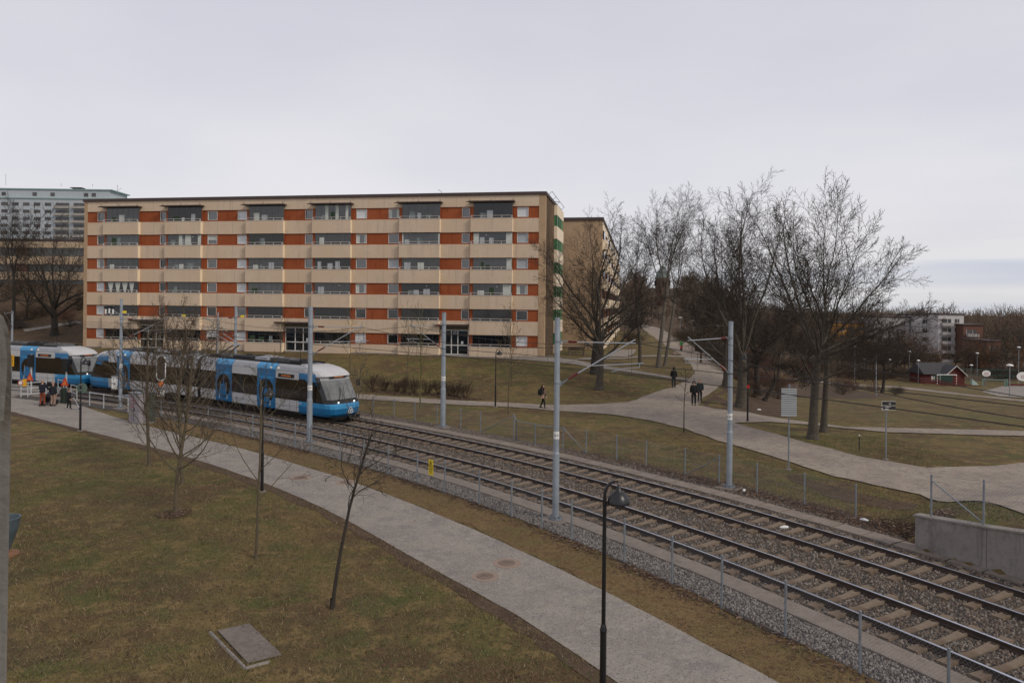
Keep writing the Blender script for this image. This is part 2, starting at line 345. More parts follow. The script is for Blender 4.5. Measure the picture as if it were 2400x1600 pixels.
def area(name, pts, m, dz=.03, jit=.06, step=.5, grid=1.2, world=False, kind='structure'):
    """a sheet laid on the terrain inside a boundary given in photo pixels (or world xy)"""
    B = [Vector(p[:2]) if world else G(*p).to_2d() for p in pts]
    D = []
    for i, a in enumerate(B):
        b = B[(i+1) % len(B)]; L = (b-a).length; far = max(a.y, 10)/30; n = max(1, int(L/(step*max(1, far))))
        for k in range(n):
            p = a.lerp(b, k/n); j = jit*max(1, far)*.8; D.append(p+Vector((random.uniform(-j, j), random.uniform(-j, j))))
    xs = [p.x for p in D]; ys = [p.y for p in D]
    def inside(x, y):
        c = False; j = len(D)-1
        for i in range(len(D)):
            if (D[i].y > y) != (D[j].y > y) and x < (D[j].x-D[i].x)*(y-D[i].y)/(D[j].y-D[i].y)+D[i].x: c = not c
            j = i
        return c
    P = list(D); y = min(ys)
    while y < max(ys):
        g = grid*max(1, y/30); x = min(xs)
        while x < max(xs):
            if inside(x, y): P.append(Vector((x+random.uniform(-.1, .1), y+random.uniform(-.1, .1))))
            x += g
        y += g
    n = len(D)
    v, ed, fc, *_ = delaunay_2d_cdt(P, [(i, (i+1) % n) for i in range(n)], [], 1, 1e-4)
    hh = H([p.x for p in v], [p.y for p in v])
    mb = MB(); mb.v = [(p.x, p.y, float(h)+dz) for p, h in zip(v, hh)]; mb.f = [tuple(f) for f in fc]; mb.m = [0]*len(fc)
    o = mb.build(name, m)
    me = o.data
    if me.polygons and me.polygons[0].normal.z < 0:
        me.flip_normals()
    me.polygons.foreach_set('use_smooth', [True]*len(me.polygons))
    if kind: tag(o, kind=kind)
    return o
# near footpath (asphalt) running along the track
LO = [(-30, 950), (31, 966), (214, 1013), (306, 1035), (383, 1056), (480, 1079), (612, 1130), (694, 1160), (798, 1205), (920, 1283), (1120, 1393), (1200, 1432), (1307, 1502), (1451, 1600), (1560, 1680), (1720, 1800)]
UP = [(2180, 1800), (1990, 1690), (1827, 1600), (1659, 1515), (1506, 1429), (1353, 1353), (1200, 1282), (1120, 1242), (920, 1163), (840, 1132), (771, 1112), (710, 1092), (618, 1065), (587, 1057), (495, 1032), (400, 1014), (306, 989), (240, 970), (195, 952), (160, 938), (120, 928), (60, 922), (-40, 918)]
def chaikin(L, n=2):
    for _ in range(n):
        o = [L[0]]
        for a_, b_ in zip(L[:-1], L[1:]): o += [(a_[0]*.75+b_[0]*.25, a_[1]*.75+b_[1]*.25), (a_[0]*.25+b_[0]*.75, a_[1]*.25+b_[1]*.75)]
        L = o+[L[-1]]
    return L
def movavg(L): return [L[0]]+[((a_[0]+2*b_[0]+c_[0])/4, (a_[1]+2*b_[1]+c_[1])/4) for a_, b_, c_ in zip(L[:-2], L[1:-1], L[2:])]+[L[-1]]
LO = chaikin(movavg(LO)); UP = chaikin(movavg(UP))
area('footpath', LO+UP, M_path, .022, .02)
area('path_verge', [(x-6, y+6+max(0, y-1000)*.05) for x, y in LO]+[(x+3, y-2) for x, y in LO[::-1]], M_soil, .010, .12)
# gravel paths beyond the track
area('gravel_path', [(700, 925), (860, 937), (1040, 948), (1200, 955), (1300, 963), (1443, 973), (1524, 986), (1606, 1006), (1680, 1033), (1802, 1068), (1955, 1117), (2154, 1160), (2400, 1206), (2600, 1250),
     (2600, 1068), (2400, 1086), (2323, 1093), (2170, 1097), (2017, 1071), (1864, 1031), (1723, 992), (1800, 989), (1894, 996), (2078, 1014), (2400, 1023), (2600, 1026), (2600, 1014), (2400, 1011), (1986, 1001), (1833, 982), (1756, 967), (1680, 960), (1638, 950), (1650, 932), (1685, 908),
     (1700, 885), (1688, 855), (1667, 833), (1637, 814), (1606, 802), (1571, 784), (1556, 772), (1520, 762), (1500, 762), (1512, 775), (1549, 802), (1588, 826), (1606, 841), (1624, 860), (1630, 876), (1612, 893), (1575, 908), (1524, 924), (1473, 943), (1402, 948), (1300, 950), (1200, 945), (1040, 937), (860, 926), (700, 914)], M_gpath, .045, .07, .7, .38)
area('side_path', [(860, 829), (1000, 834), (1160, 840), (1312, 850), (1382, 861), (1443, 869), (1524, 880), (1606, 892), (1618, 888), (1504, 871), (1388, 853), (1312, 838), (1280, 834), (1000, 827), (860, 822), (640, 815), (200, 806), (200, 812), (640, 822)], M_path, .045, .05)
area('side_path', [(1315, 848), (1400, 838), (1504, 833.5), (1602, 835), (1606, 838), (1504, 836.5), (1400, 842), (1320, 853)], M_path, .05, .03)
area('parking_apron', [(1425, 836), (1440, 826), (1455, 820), (1492, 819), (1488, 828), (1470, 836)], M_path, .055, .05)
area('field_path', [(1700, 870), (1850, 884), (1960, 895), (2100, 905), (2290, 927), (2420, 940), (2420, 944), (2290, 930), (2100, 909.5), (1960, 899), (1850, 888), (1700, 874)], M_gpath, .05, .08)
area('court_surface', [(2300, 918), (2350, 905), (2420, 903), (2480, 903), (2480, 935), (2400, 933), (2340, 929)], M_path, .06, .05)
area('hillside_path', [(55, 772), (120, 762), (180, 752), (192, 757), (120, 768), (60, 778)], M_path, .06, .05)
area('bare_ground', [(1640, 950), (1690, 908), (1760, 900), (1850, 895), (1960, 905), (2050, 922), (2095, 930), (1990, 935), (1840, 925), (1850, 978), (1760, 966), (1690, 960)], M_soil, .014, .25)
area('bare_ground', [(1840, 1110), (1905, 1123), (1990, 1150), (2140, 1180), (2150, 1195), (2040, 1185), (1930, 1160), (1870, 1135)], M_soil, .012, .25)

# track bed: ballast, slabs over the cable ducts, shoulders
def strip(name, d0, d1, z, m, s0=-120, s1=60, nd=2, ds=.8, jit=0, kind='structure', zf=None):
    ns = int((s1-s0)/ds)+1; V = []; 
    for i in range(ns):
        s = s0+i*ds
        for k in range(nd+1):
            d = d0+(d1-d0)*k/nd
            if jit and k in (0, nd): d += random.uniform(-jit, jit)
            p = tp(s, d); V.append((p.x, p.y, z if zf is None else zf(s, d)))
    Fq = [(i*(nd+1)+k, (i+1)*(nd+1)+k, (i+1)*(nd+1)+k+1, i*(nd+1)+k+1) for i in range(ns-1) for k in range(nd)]
    o = npmesh(name, V, Fq, m); tag(o, kind=kind); return o
M_verge = ground_mat('straw_verge', [(.20, .130, .060), (.4, 4, .42, .6, (.135, .108, .042)), (1.6, 6, .48, .64, (.145, .078, .038)), (7, 6, .48, .66, (.09, .062, .03)), (26, 6, .5, .72, (.30, .21, .11)), (60, 3, .52, .75, (.05, .036, .018))], bump=1.0, bscale=40)
strip('grass_verge', -8.3, -6.42, .012, M_verge, s0=-26, nd=3, jit=.18)
strip('track_bed', -4.78, 1.62, .022, M_ballast, nd=6)
strip('shoulder_gravel', -6.5, -5.46, .026, M_shoulder, nd=2, jit=.12)
strip('shoulder_gravel', 2.34, 3.5, .026, M_shoulder, s1=18.6, nd=2, jit=.15)
def slabs(d0, d1, s0=-60, s1=40):
    mb = MB(); s = s0
    while s < s1:
        L = .98; a = th_at(s+L/2); c = tp(s+L/2, (d0+d1)/2, .04+random.uniform(-.006, .006)); ax = (Vector((math.cos(a), math.sin(a), 0)), Vector((-math.sin(a), math.cos(a), 0)), Z)
        tilt = random.uniform(-.008, .008); q = Matrix.Rotation(tilt, 3, ax[0]); ax2 = (ax[0], q @ ax[1], q @ ax[2])
        mb.box(c, L-.015, abs(d1-d0)-.02, .07, ax2); s += 1.0
    return mb
tag(slabs(-5.46, -4.78).build('duct_walkway', M_slab), kind='structure')
tag(slabs(1.62, 2.34, -60, 17.6).build('duct_walkway', M_slab), kind='structure')
tag(slabs(1.62, 1.98, 17.6, 40).build('duct_walkway', M_slab), kind='structure')
# level-crossing surface at the far left
def crossing():
    mb = MB()
    for s0, s1 in ((-64, -43.5),):
        for d0, d1 in ((-7.2, -4.25), (-4.1, -2.8), (-2.65, -.8), (-.65, .65), (.8, 6)):
            n = 12
            for i in range(n):
                a0 = s0+(s1-s0)*i/n; a1 = s0+(s1-s0)*(i+1)/n
                P = [tp(a0, d0, .125), tp(a1, d0, .125), tp(a1, d1, .125), tp(a0, d1, .125)]
                mb.prism([p+Vector((0, 0, -.14)) for p in P], (0, 0, .14))
    return mb
tag(crossing().build('crossing_surface', M_path), kind='structure')

# ================================================================ RAILWAY
def railway(dc, label, s0, s1, sl0, sl1):
    t = thing('railway_track', label, 'railway track', tp(0, dc), 0)
    for side in (-.7525, .7525):
        ss_ = np.arange(s0, s1, 1.0); web = MB(); top = MB()
        prof = [(-.07, .035), (.07, .035), (.07, .05), (.012, .075), (.012, .135), (.036, .142), (.036, .172), (-.036, .172), (-.036, .142), (-.012, .135), (-.012, .075), (-.07, .05)]
        vs = []
        for s in ss_:
            for (b, z) in prof: vs.append(tp(s, dc+side+b, z))
        n = len(prof); fs = [(i*n+k, i*n+(k+1) % n, (i+1)*n+(k+1) % n, (i+1)*n+k) for i in range(len(ss_)-1) for k in range(n)]
        web.add(vs, fs); r = web.build('rail', M_raildark, t)
        vs = []
        for s in ss_:
            for (b, z) in ((-.030, .1725), (.030, .1725), (.026, .178), (-.026, .178)): vs.append(tp(s, dc+side+b, z))
        top.add(vs, [(i*4+k, i*4+(k+1) % 4, (i+1)*4+(k+1) % 4, (i+1)*4+k) for i in range(len(ss_)-1) for k in range(4)])
        top.build('rail_head', M_railtop, r)
    proto = None; s = sl0
    while s < sl1:
        a = th_at(s); 
        if proto is None:
            mb = MB(); L = 2.45
            # tapered concrete sleeper, lower in the middle
            secs = [(-L/2, .13, .105), (-.55, .115, .085), (-.2, .10, .06), (.2, .10, .06), (.55, .115, .085), (L/2, .13, .105)]
            vs = []
            for (b, hw, z) in secs: vs += [(-hw-.02, b, -.05), (hw+.02, b, -.05), (hw-.01, b, z-.012), (-hw+.01, b, z-.012)]
            fs = [(i*4+k, i*4+(k+1) % 4, (i+1)*4+(k+1) % 4, (i+1)*4+k) for i in range(5) for k in range(4)]+[(0, 1, 2, 3), (23, 22, 21, 20)]
            mb.add(vs, fs)
            proto = mb.build('sleeper', M_sleeper, t, local=True); o = proto
        else:
            o = proto.copy(); COL.objects.link(o); o.parent = t
        p = tp(s, dc)-t.location; o.location = (p.x+random.uniform(-.02, .02), p.y, random.uniform(-.012, .006)); o.rotation_euler = (0, 0, a+random.uniform(-.02, .02))
        s += .69
    # clips
    clip = MB(); s = sl0
    while s < sl1:
        a = th_at(s); ax = (Vector((math.cos(a), math.sin(a), 0)), Vector((-math.sin(a), math.cos(a), 0)), Z)
        for side in (-.7525, .7525):
            for e_ in (-.1, .1): clip.box(tp(s, dc+side+e_, .075), .09, .06, .035, ax)
        s += .69
    tag(clip.build('rail_clips', M_raildark, t), kind='stuff')
    return t
railway(-3.45, 'near railway track, two dark rails on pale concrete sleepers beside the low mesh fence', -120, 50, -22, 31)
railway(0.0, 'far track of the railway, the one the blue and white tram runs on', -120, 50, -20, 34)

def scatter(name, n, fn, size, m, parent=None, kind='stuff', quad=False, fmats=None):
    """many little stones or leaves"""
    V = []; F = []; FM = []
    for i in range(n):
        q = fn()
        if q is None: continue
        x, y, z = q[:3]; sc = random.uniform(*size)
        o = len(V)
        a = random.uniform(0, 6.28); ca, sa = math.cos(a)*sc, math.sin(a)*sc
        if quad:
            tl = random.uniform(-.6, .6)*sc; tz = random.uniform(0, .5)*sc
            V += [(x-ca, y-sa, z+tl*.5+tz), (x-sa*.6, y+ca*.6, z+tz), (x+ca, y+sa, z-tl*.5+tz), (x+sa*.6, y-ca*.6, z+tz*1.6)]
            F.append((o, o+1, o+2, o+3))
        else:
            k = random.uniform(.5, .9); h = sc*random.uniform(.5, .9)
            V += [(x-ca, y-sa, z-.2*sc), (x-sa*k, y+ca*k, z-.2*sc), (x+ca, y+sa, z-.2*sc), (x+sa*k, y-ca*k, z-.2*sc)]
            V += [(x-ca*.5, y-sa*.5, z+h), (x+sa*k*-.5, y+ca*k*.5, z+h*.9), (x+ca*.55, y+sa*.5, z+h*1.05), (x+sa*k*.5, y-ca*k*.55, z+h)]
            F += [(o, o+1, o+5, o+4), (o+1, o+2, o+6, o+5), (o+2, o+3, o+7, o+6), (o+3, o, o+4, o+7), (o+4, o+5, o+6, o+7)]
        if fmats:
            mi = random.randrange(fmats); FM += [mi]*(1 if quad else 5)
    o = npmesh(name, V, F, m, parent, fm=FM if fmats else None); tag(o, kind=kind); return o
st = [mat('stone_%s' % n, c, rough=.9) for n, c in (('dark', (.06, .05, .042)), ('mid', (.135, .115, .095)), ('light', (.23, .20, .17)), ('brown', (.12, .08, .055)), ('warm', (.175, .135, .105)))]
st2 = [mat('shoulder_%s' % n, c, rough=.9) for n, c in (('dark', (.06, .052, .046)), ('mid', (.135, .12, .108)), ('light', (.27, .245, .22)), ('grey', (.175, .158, .142)))]
def on_bed():
    s = random.triangular(-24, 30, 24); d = random.uniform(-4.75, 1.6)
    if abs(abs(d)-.7525) < .09 or abs(abs(d+3.45)-.7525) < .09: return None
    k = (s+20)/.69
    if abs((((s+22)/.69+.5) % 1)-.5) < .24 and abs(d+3.45) < 1.25 and random.random() < .97: return None
    if abs((((s+20)/.69+.5) % 1)-.5) < .24 and abs(d) < 1.25 and random.random() < .97: return None
    p = tp(s, d, .026); return p
scatter('ballast_stone', 42000, on_bed, (.018, .05), st, fmats=5)
def on_sh():
    s = random.triangular(-20, 26, 20); d = random.uniform(-6.42, -5.48); return tp(s, d, .03)
scatter('shoulder_stone', 20000, on_sh, (.018, .048), st2, fmats=4)
def on_sh2():
    s = random.uniform(-18, 18.4); d = random.uniform(2.36, 3.5); return tp(s, d, .03)
scatter('shoulder_stone', 12000, on_sh2, (.018, .045), st, fmats=5)
lf = [mat('leaf_%s' % n, c, rough=.9) for n, c in (('rust', (.10, .045, .028)), ('brown', (.08, .048, .032)), ('tan', (.18, .12, .075)), ('dark', (.04, .022, .015)))]
def on_lv():
    s = random.uniform(-18, 28); d = -6.45-abs(random.gauss(0, .28)); p = tp(s, d); return (p.x, p.y, hz(p.x, p.y)+.03) if random.random() < .35+.65*(math.sin(s*1.3)+math.sin(s*.47+1) > .1) else None
scatter('leaf_litter', 6500, on_lv, (.025, .06), lf, quad=True, fmats=4)
def on_lv2():
    s = random.triangular(-2, 18.3, 17.5); d = random.triangular(2.5, 4.2, 3.3)+(.0 if s < 14 else random.uniform(-.5, .2)); p = tp(s, d); return (p.x, p.y, .045+hz(p.x, p.y))
scatter('leaf_litter', 8500, on_lv2, (.025, .06), lf, quad=True, fmats=4)
def in_poly(xs, ys, P):
    c = np.zeros(len(xs), bool); j = len(P)-1
    for i in range(len(P)):
        a, b = P[i], P[j]
        with np.errstate(divide='ignore', invalid='ignore'):
            c ^= ((a[1] > ys) != (b[1] > ys)) & (xs < (b[0]-a[0])*(ys-a[1])/(b[1]-a[1])+a[0])
        j = i
    return c
pathW = [tuple(G(*p)[:2]) for p in LO+UP]
def on_lawn():
    x, y = random.uniform(-20, 18), random.uniform(12, 40); s_, d_ = sdarr([x], [y]); d_ = float(d_[0])
    if -6.6 < d_ < 3.6: return None
    if random.random() > .25+.75*(math.sin(x*.7+2*math.sin(y*.33))*math.sin(y*.5+x*.2) > .1): return None
    if in_poly(np.array([x]), np.array([y]), pathW)[0] and random.random() < .93: return None
    return (x, y, hz(x, y)+.03)
scatter('fallen_leaves', 9000, on_lawn, (.018, .045), lf, quad=True, fmats=4)
# grass: tufts of short blades over the lawns and verges near the camera
def grass():
    global _gp
    n = 620000
    xs = np.random.uniform(-24, 22, n); ys = np.random.uniform(11.5, 42, n)
    vis = (np.abs(xs/ys) < .76)
    # fewer with distance
    keep = np.random.rand(n) < np.clip(22/ys, 0, 1)**1.5*1.1
    S, D = sdarr(xs[vis & keep], ys[vis & keep]); xs = xs[vis & keep]; ys = ys[vis & keep]
    ok = (D < -6.5) | (D > 3.55)
    xs, ys, S, D = xs[ok], ys[ok], S[ok], D[ok]
    return xs, ys, D
gxs, gys, gD = grass()
gpW = [tuple(G(*p)[:2]) for p in [(700, 925), (860, 937), (1200, 955), (1443, 973), (1606, 1006), (1802, 1068), (1955, 1117), (2154, 1160), (2400, 1206), (2600, 1250), (2600, 1068), (2323, 1093), (2170, 1097), (2017, 1071), (1864, 1031), (1723, 992), (2078, 1014), (2600, 1026), (2600, 1014), (1986, 1001), (1833, 982), (1680, 960), (1638, 950), (1524, 924), (1402, 948), (1040, 937), (700, 914)]]
okg = ~in_poly(gxs, gys, pathW) & ~in_poly(gxs, gys, gpW)
edge = okg
gxs, gys = gxs[okg], gys[okg]; ng = len(gxs); gz = H(gxs, gys)
ang = np.random.uniform(0, 2*np.pi, ng); hh_ = np.random.uniform(.02, .065, ng)*(1+.9*np.clip(np.sin(gxs*2.3+3*np.sin(gys*1.1))*np.sin(gys*2.9+2*np.sin(gxs*1.7)), 0, 1)); lean = np.random.uniform(.2, 1.6, ng)*hh_; wd = np.random.uniform(.004, .012, ng)
la = np.random.uniform(0, 2*np.pi, ng)
V = np.empty((ng, 3, 3)); V[:, 0] = np.stack([gxs-np.cos(ang)*wd, gys-np.sin(ang)*wd, gz-.003], 1); V[:, 1] = np.stack([gxs+np.cos(ang)*wd, gys+np.sin(ang)*wd, gz-.003], 1)
V[:, 2] = np.stack([gxs+np.cos(la)*lean, gys+np.sin(la)*lean, gz+hh_], 1)
gm = [mat('blade_%s' % n, c, rough=.85) for n, c in (('straw', (.205, .150, .070)), ('olive', (.105, .100, .034)), ('brown', (.120, .080, .042)), ('green', (.070, .092, .026)), ('pale', (.33, .26, .15)))]
pat = 1.2*np.sin(gxs*.45+1.3*np.sin(gys*.31))*np.sin(gys*.38+1.1*np.sin(gxs*.27))+.8*np.sin(gxs*1.7+gys*.9+2*np.sin(gys*.8))+np.random.normal(0, .8, ng)
fm = np.where(pat > 1.6, 3, np.where(pat > .2, 1, np.where(pat > -1.1, 0, 2))); fm = np.where(np.random.rand(ng) < .03, 4, fm); vg = sdarr(gxs, gys)[1]; vg = (vg > -8.6) & (vg < -6.4) & (np.random.rand(ng) < .75); fm = np.where(vg, np.where(np.random.rand(ng) < .55, 0, 2), fm)
tag(npmesh('grass', V.reshape(-1, 3), np.arange(ng*3).reshape(-1, 3), gm, fm=fm), kind='stuff')

# ================================================================ FENCES
def mesh_wires(mb, A, B, zlo, zhi, cell=.06, r=.0016):
    """chain-link between two posts"""
    A, B = Vector(A), Vector(B); L = (B-A).length; d = (B-A)/L; hgt = zhi-zlo
    nrm = Vector((-d.y, d.x, 0)).normalized()
    k = -hgt
    while k < L:
        for sg in (1, -1):
            x0, x1 = (k, k+hgt) if sg == 1 else (k+hgt, k); z0, z1 = zlo, zhi
            if min(x0, x1) < 0:
                if x0 < x1: z0 += -x0; x0 = 0
                else: z1 -= -x1; x1 = 0
            if max(x0, x1) > L:
                if x1 > x0: z1 -= x1-L; x1 = L
                else: z0 += x0-L; x0 = L
            if z1-z0 < .02: continue
            p = A+d*x0+Z*z0; q = A+d*x1+Z*z1; u = ((q-p).normalized()).cross(nrm)*r
            o = len(mb.v); mb.v += [tuple(p-u), tuple(p+u), tuple(q+u), tuple(q-u)]; mb.f.append((o, o+1, o+2, o+3)); mb.m.append(0)
        k += cell*1.35
def fence(label, pts, tops, top_wire=True, cell=.06, braces=(), rails=(), nomesh=()):
    t = thing('mesh_fence', label, 'fence', pts[0])
    for p, h in zip(pts, tops):
        mb = MB(); mb.tube([p+Z*-.05, p+Z*h], .030, 8); q = mb.build('fence_post', M_galv2, t, smooth=False)
        cp = MB(); cp.lathe([(.033, h-.01), (.033, h+.012), (.012, h+.022)], p, 10); cp.build('post_cap', M_galv2, q)
    mb = MB(); wr = MB()
    for i in range(len(pts)-1):
        a, b = pts[i], pts[i+1]
        if (a-b).length > 4 or i in nomesh: continue
        za, zb = a.z, b.z; A = Vector((a.x, a.y, 0)); B = Vector((b.x, b.y, 0))
        mesh_wires(mb, A, B, (za+zb)/2+.04, (za+zb)/2+min(tops[i], tops[i+1])-.05, cell)
        for f in (.05, .5, .97):
            wr.tube([a+Z*(tops[i]*f), b+Z*(tops[i+1]*f)], .0028, 4, cap=False)
    mb.build('chain_link_mesh', M_galv2, t); wr.build('tension_wires', M_galv2, t)
    for a, b in braces: q = MB(); q.tube([a, b], .021, 8); q.build('brace', M_galv2, t)
    for a, b in rails: q = MB(); q.tube([a, b], .021, 8); q.build('top_rail', M_galv2, t)
    return t
npx = [(512, 1000, 938), (560, 1012, 957), (610, 1024, 965), (657, 1036, 977), (710, 1048, 989), (750, 1057, 998), (806, 1078, 1012), (865, 1093, 1026), (925, 1110, 1040), (990, 1132, 1055), (1053, 1153, 1075), (1133, 1182, 1097), (1206, 1210, 1123), (1290, 1235, 1150), (1365, 1262, 1180), (1468, 1318, 1216), (1582, 1366, 1262), (1708, 1418, 1308), (1865, 1485, 1368), (2047, 1570, 1440), (2268, 1666, 1530)]
NP = []
for (px, pb, pt) in npx:
    q = G(px, pb); s_, d_ = sdarr([q.x], [q.y]); s_ = float(s_[0]); p = tp(s_, -6.5); NP.append((s_, Vector((p.x, p.y, hz(p.x, p.y)))))
NP.sort(key=lambda a: a[0])
last = NP[-1][0]
for k in range(1, 8): p = tp(last+2.15*k, -6.5); NP.append((last+2.15*k, Vector((p.x, p.y, hz(p.x, p.y)))))
nfence = fence('long low galvanised mesh fence between the near track and the asphalt footpath', [p for _, p in NP], [1.28]*len(NP))
# warning sign hung in the near fence
i0 = [i for i, (s_, p) in enumerate(NP) if s_ > 1.0][0]
A_, B_ = NP[i0][1], NP[i0+1][1]
def panel(mb, c, xd, zd, w_, h_, t_, mi=None):
    n_ = Vector(xd).cross(Vector(zd)); return mb.box(c, w_, h_, t_, (Vector(xd), Vector(zd), n_), mi)
q = G(1021, 1160); s_, d_ = sdarr([q.x], [q.y]); s_ = 2.3
pc = tp(s_, -6.53, .86); a = th_at(s_); xd = Vector((math.cos(a), math.sin(a), 0))
sg = thing('warning_sign', 'small yellow warning sign with a black triangle hung on the near mesh fence', 'sign', pc)
M_yel = mat('yellow_sign', (.78, .58, .03), rough=.4); M_blk = mat('sign_black', (.01, .01, .01), rough=.5)
mb = MB(); panel(mb, pc, xd, Z, .30, .62, .012); mb.build('sign_plate', M_yel, sg)
fr = xd.cross(Z)*1  # facing the footpath
fo = fr*.009
mb = MB(); c0 = pc+Z*.13+fo
tri = [c0+xd*-.11-Z*.09, c0+xd*.11-Z*.09, c0+Z*.13]
for i in range(3):
    a_, b_ = tri[i], tri[(i+1) % 3]; mb.tube([a_, b_], .010, 4)
mb.box(c0+Z*.0, .02, .012, .11, (xd, fr, Z)); mb.box(c0-Z*.065, .02, .012, .02, (xd, fr, Z))
for k in range(4): mb.box(pc-Z*(.06+.05*k)+fo, .22 if k < 3 else .12, .006, .014, (xd, fr, Z))
mb.box(pc-Z*.02+fo, .28, .006, .012, (xd, fr, Z))
mb.build('sign_print', M_blk, sg)
# far fence, in front of the lawn beyond the rails
fpx = [(835, 966), (866, 972), (914, 980), (963, 988), (1015, 997), (1071, 1007), (1126, 1014), (1186, 1032)]
def fp(px, py, d=3.45):
    q = G(px, py); s_, d_ = sdarr([q.x], [q.y]); p = tp(float(s_[0]), d); return Vector((p.x, p.y, hz(p.x, p.y)))
F1 = [fp(*p) for p in fpx]; F1b = [fp(1199, 1036, 3.1)]
F2 = [F1b[0], fp(1248, 1045, 3.0), fp(1313, 1056, 3.2)]
t = fence('mesh fence beyond the far track, left stretch ending at the tall braced corner post', F1+F1b, [1.22]*7+[1.38, 1.15], braces=[(F1[6]+Z*.05, F1[7]+Z*1.3)], rails=[(F1[7]+Z*1.32, F1b[0]+Z*1.15)])
F3 = [F2[-1]]+[fp(*p) for p in [(1379, 1062), (1446, 1078), (1524, 1092), (1603, 1115), (1690, 1133), (1785, 1153), (1890, 1183), (2026, 1209)]]
t = fence('galvanised mesh fence beyond the far track, low right stretch above the dead leaves', F2[:-1]+F3, [1.13, 1.15]+[1.2]*len(F3), rails=[(F2[0]+Z*1.12, F2[1]+Z*1.1), (F2[1]+Z*1.1, F2[2]+Z*1.14)], braces=[(F3[0]+Z*1.15, F3[1]+Z*.05), (F3[4]+Z*.05, F3[5]+Z*1.1)])
# retaining wall with the taller fence on it
def wall_z(s): return 1.02+.85*max(0, min(1, (s-18)/7))
wl = thing('retaining_wall', 'grey concrete retaining wall with vertical joints at the right edge beside the far track', 'wall', tp(17.5, 2.0))
mb = MB(); cpw = MB(); jn = MB(); s = 17.5
while s < 42:
    a0, a1 = s, s+2.0
    P = [tp(a0, 1.98), tp(a1, 1.98), tp(a1, 2.28), tp(a0, 2.28)]
    zt0, zt1 = wall_z(a0), wall_z(a1)
    g = .012
    e_ = (P[1]-P[0]).normalized()*g
    vs = [P[0]+e_, P[1], P[2], P[3]+e_]; mb.add([Vector((p.x, p.y, -.2)) for p in vs]+[Vector((vs[0].x, vs[0].y, zt0)), Vector((vs[1].x, vs[1].y, zt1)), Vector((vs[2].x, vs[2].y, zt1)), Vector((vs[3].x, vs[3].y, zt0))],
        [(0, 1, 5, 4), (1, 2, 6, 5), (2, 3, 7, 6), (3, 0, 4, 7), (4, 5, 6, 7), (3, 2, 1, 0)])
    s += 2.0
mb.build('wall_panels', M_conc, wl)
mb = MB()
for k in range(12):
    a0, a1 = 17.46+2*k, 17.46+2*k+2
    P = [tp(a0, 1.94), tp(a1, 1.94), tp(a1, 2.32), tp(a0, 2.32)]; z0, z1 = wall_z(a0), wall_z(a1)
    mb.add([(P[0].x, P[0].y, z0+.003), (P[1].x, P[1].y, z1+.003), (P[2].x, P[2].y, z1+.003), (P[3].x, P[3].y, z0+.003), (P[0].x, P[0].y, z0+.055), (P[1].x, P[1].y, z1+.055), (P[2].x, P[2].y, z1+.055), (P[3].x, P[3].y, z0+.055)],
        [(0, 1, 5, 4), (1, 2, 6, 5), (2, 3, 7, 6), (3, 0, 4, 7), (4, 5, 6, 7), (3, 2, 1, 0)])
mb.build('wall_coping', M_conc, wl)
W = []
for s_ in (17.9, min(np.arange(18, 26, .05), key=lambda s: abs(1200+FPX*tp(s, 2.13).x/tp(s, 2.13).y-2312)), 23.1, 25.4, 27.7): p = tp(s_, 2.13); W.append(Vector((p.x, p.y, wall_z(s_)+.03)))
t = fence('taller mesh fence with a diagonal brace standing on the concrete retaining wall', W, [1.32]*5, cell=.075, braces=[(W[0]+Z*1.15, W[1]+Z*.08)], rails=[])

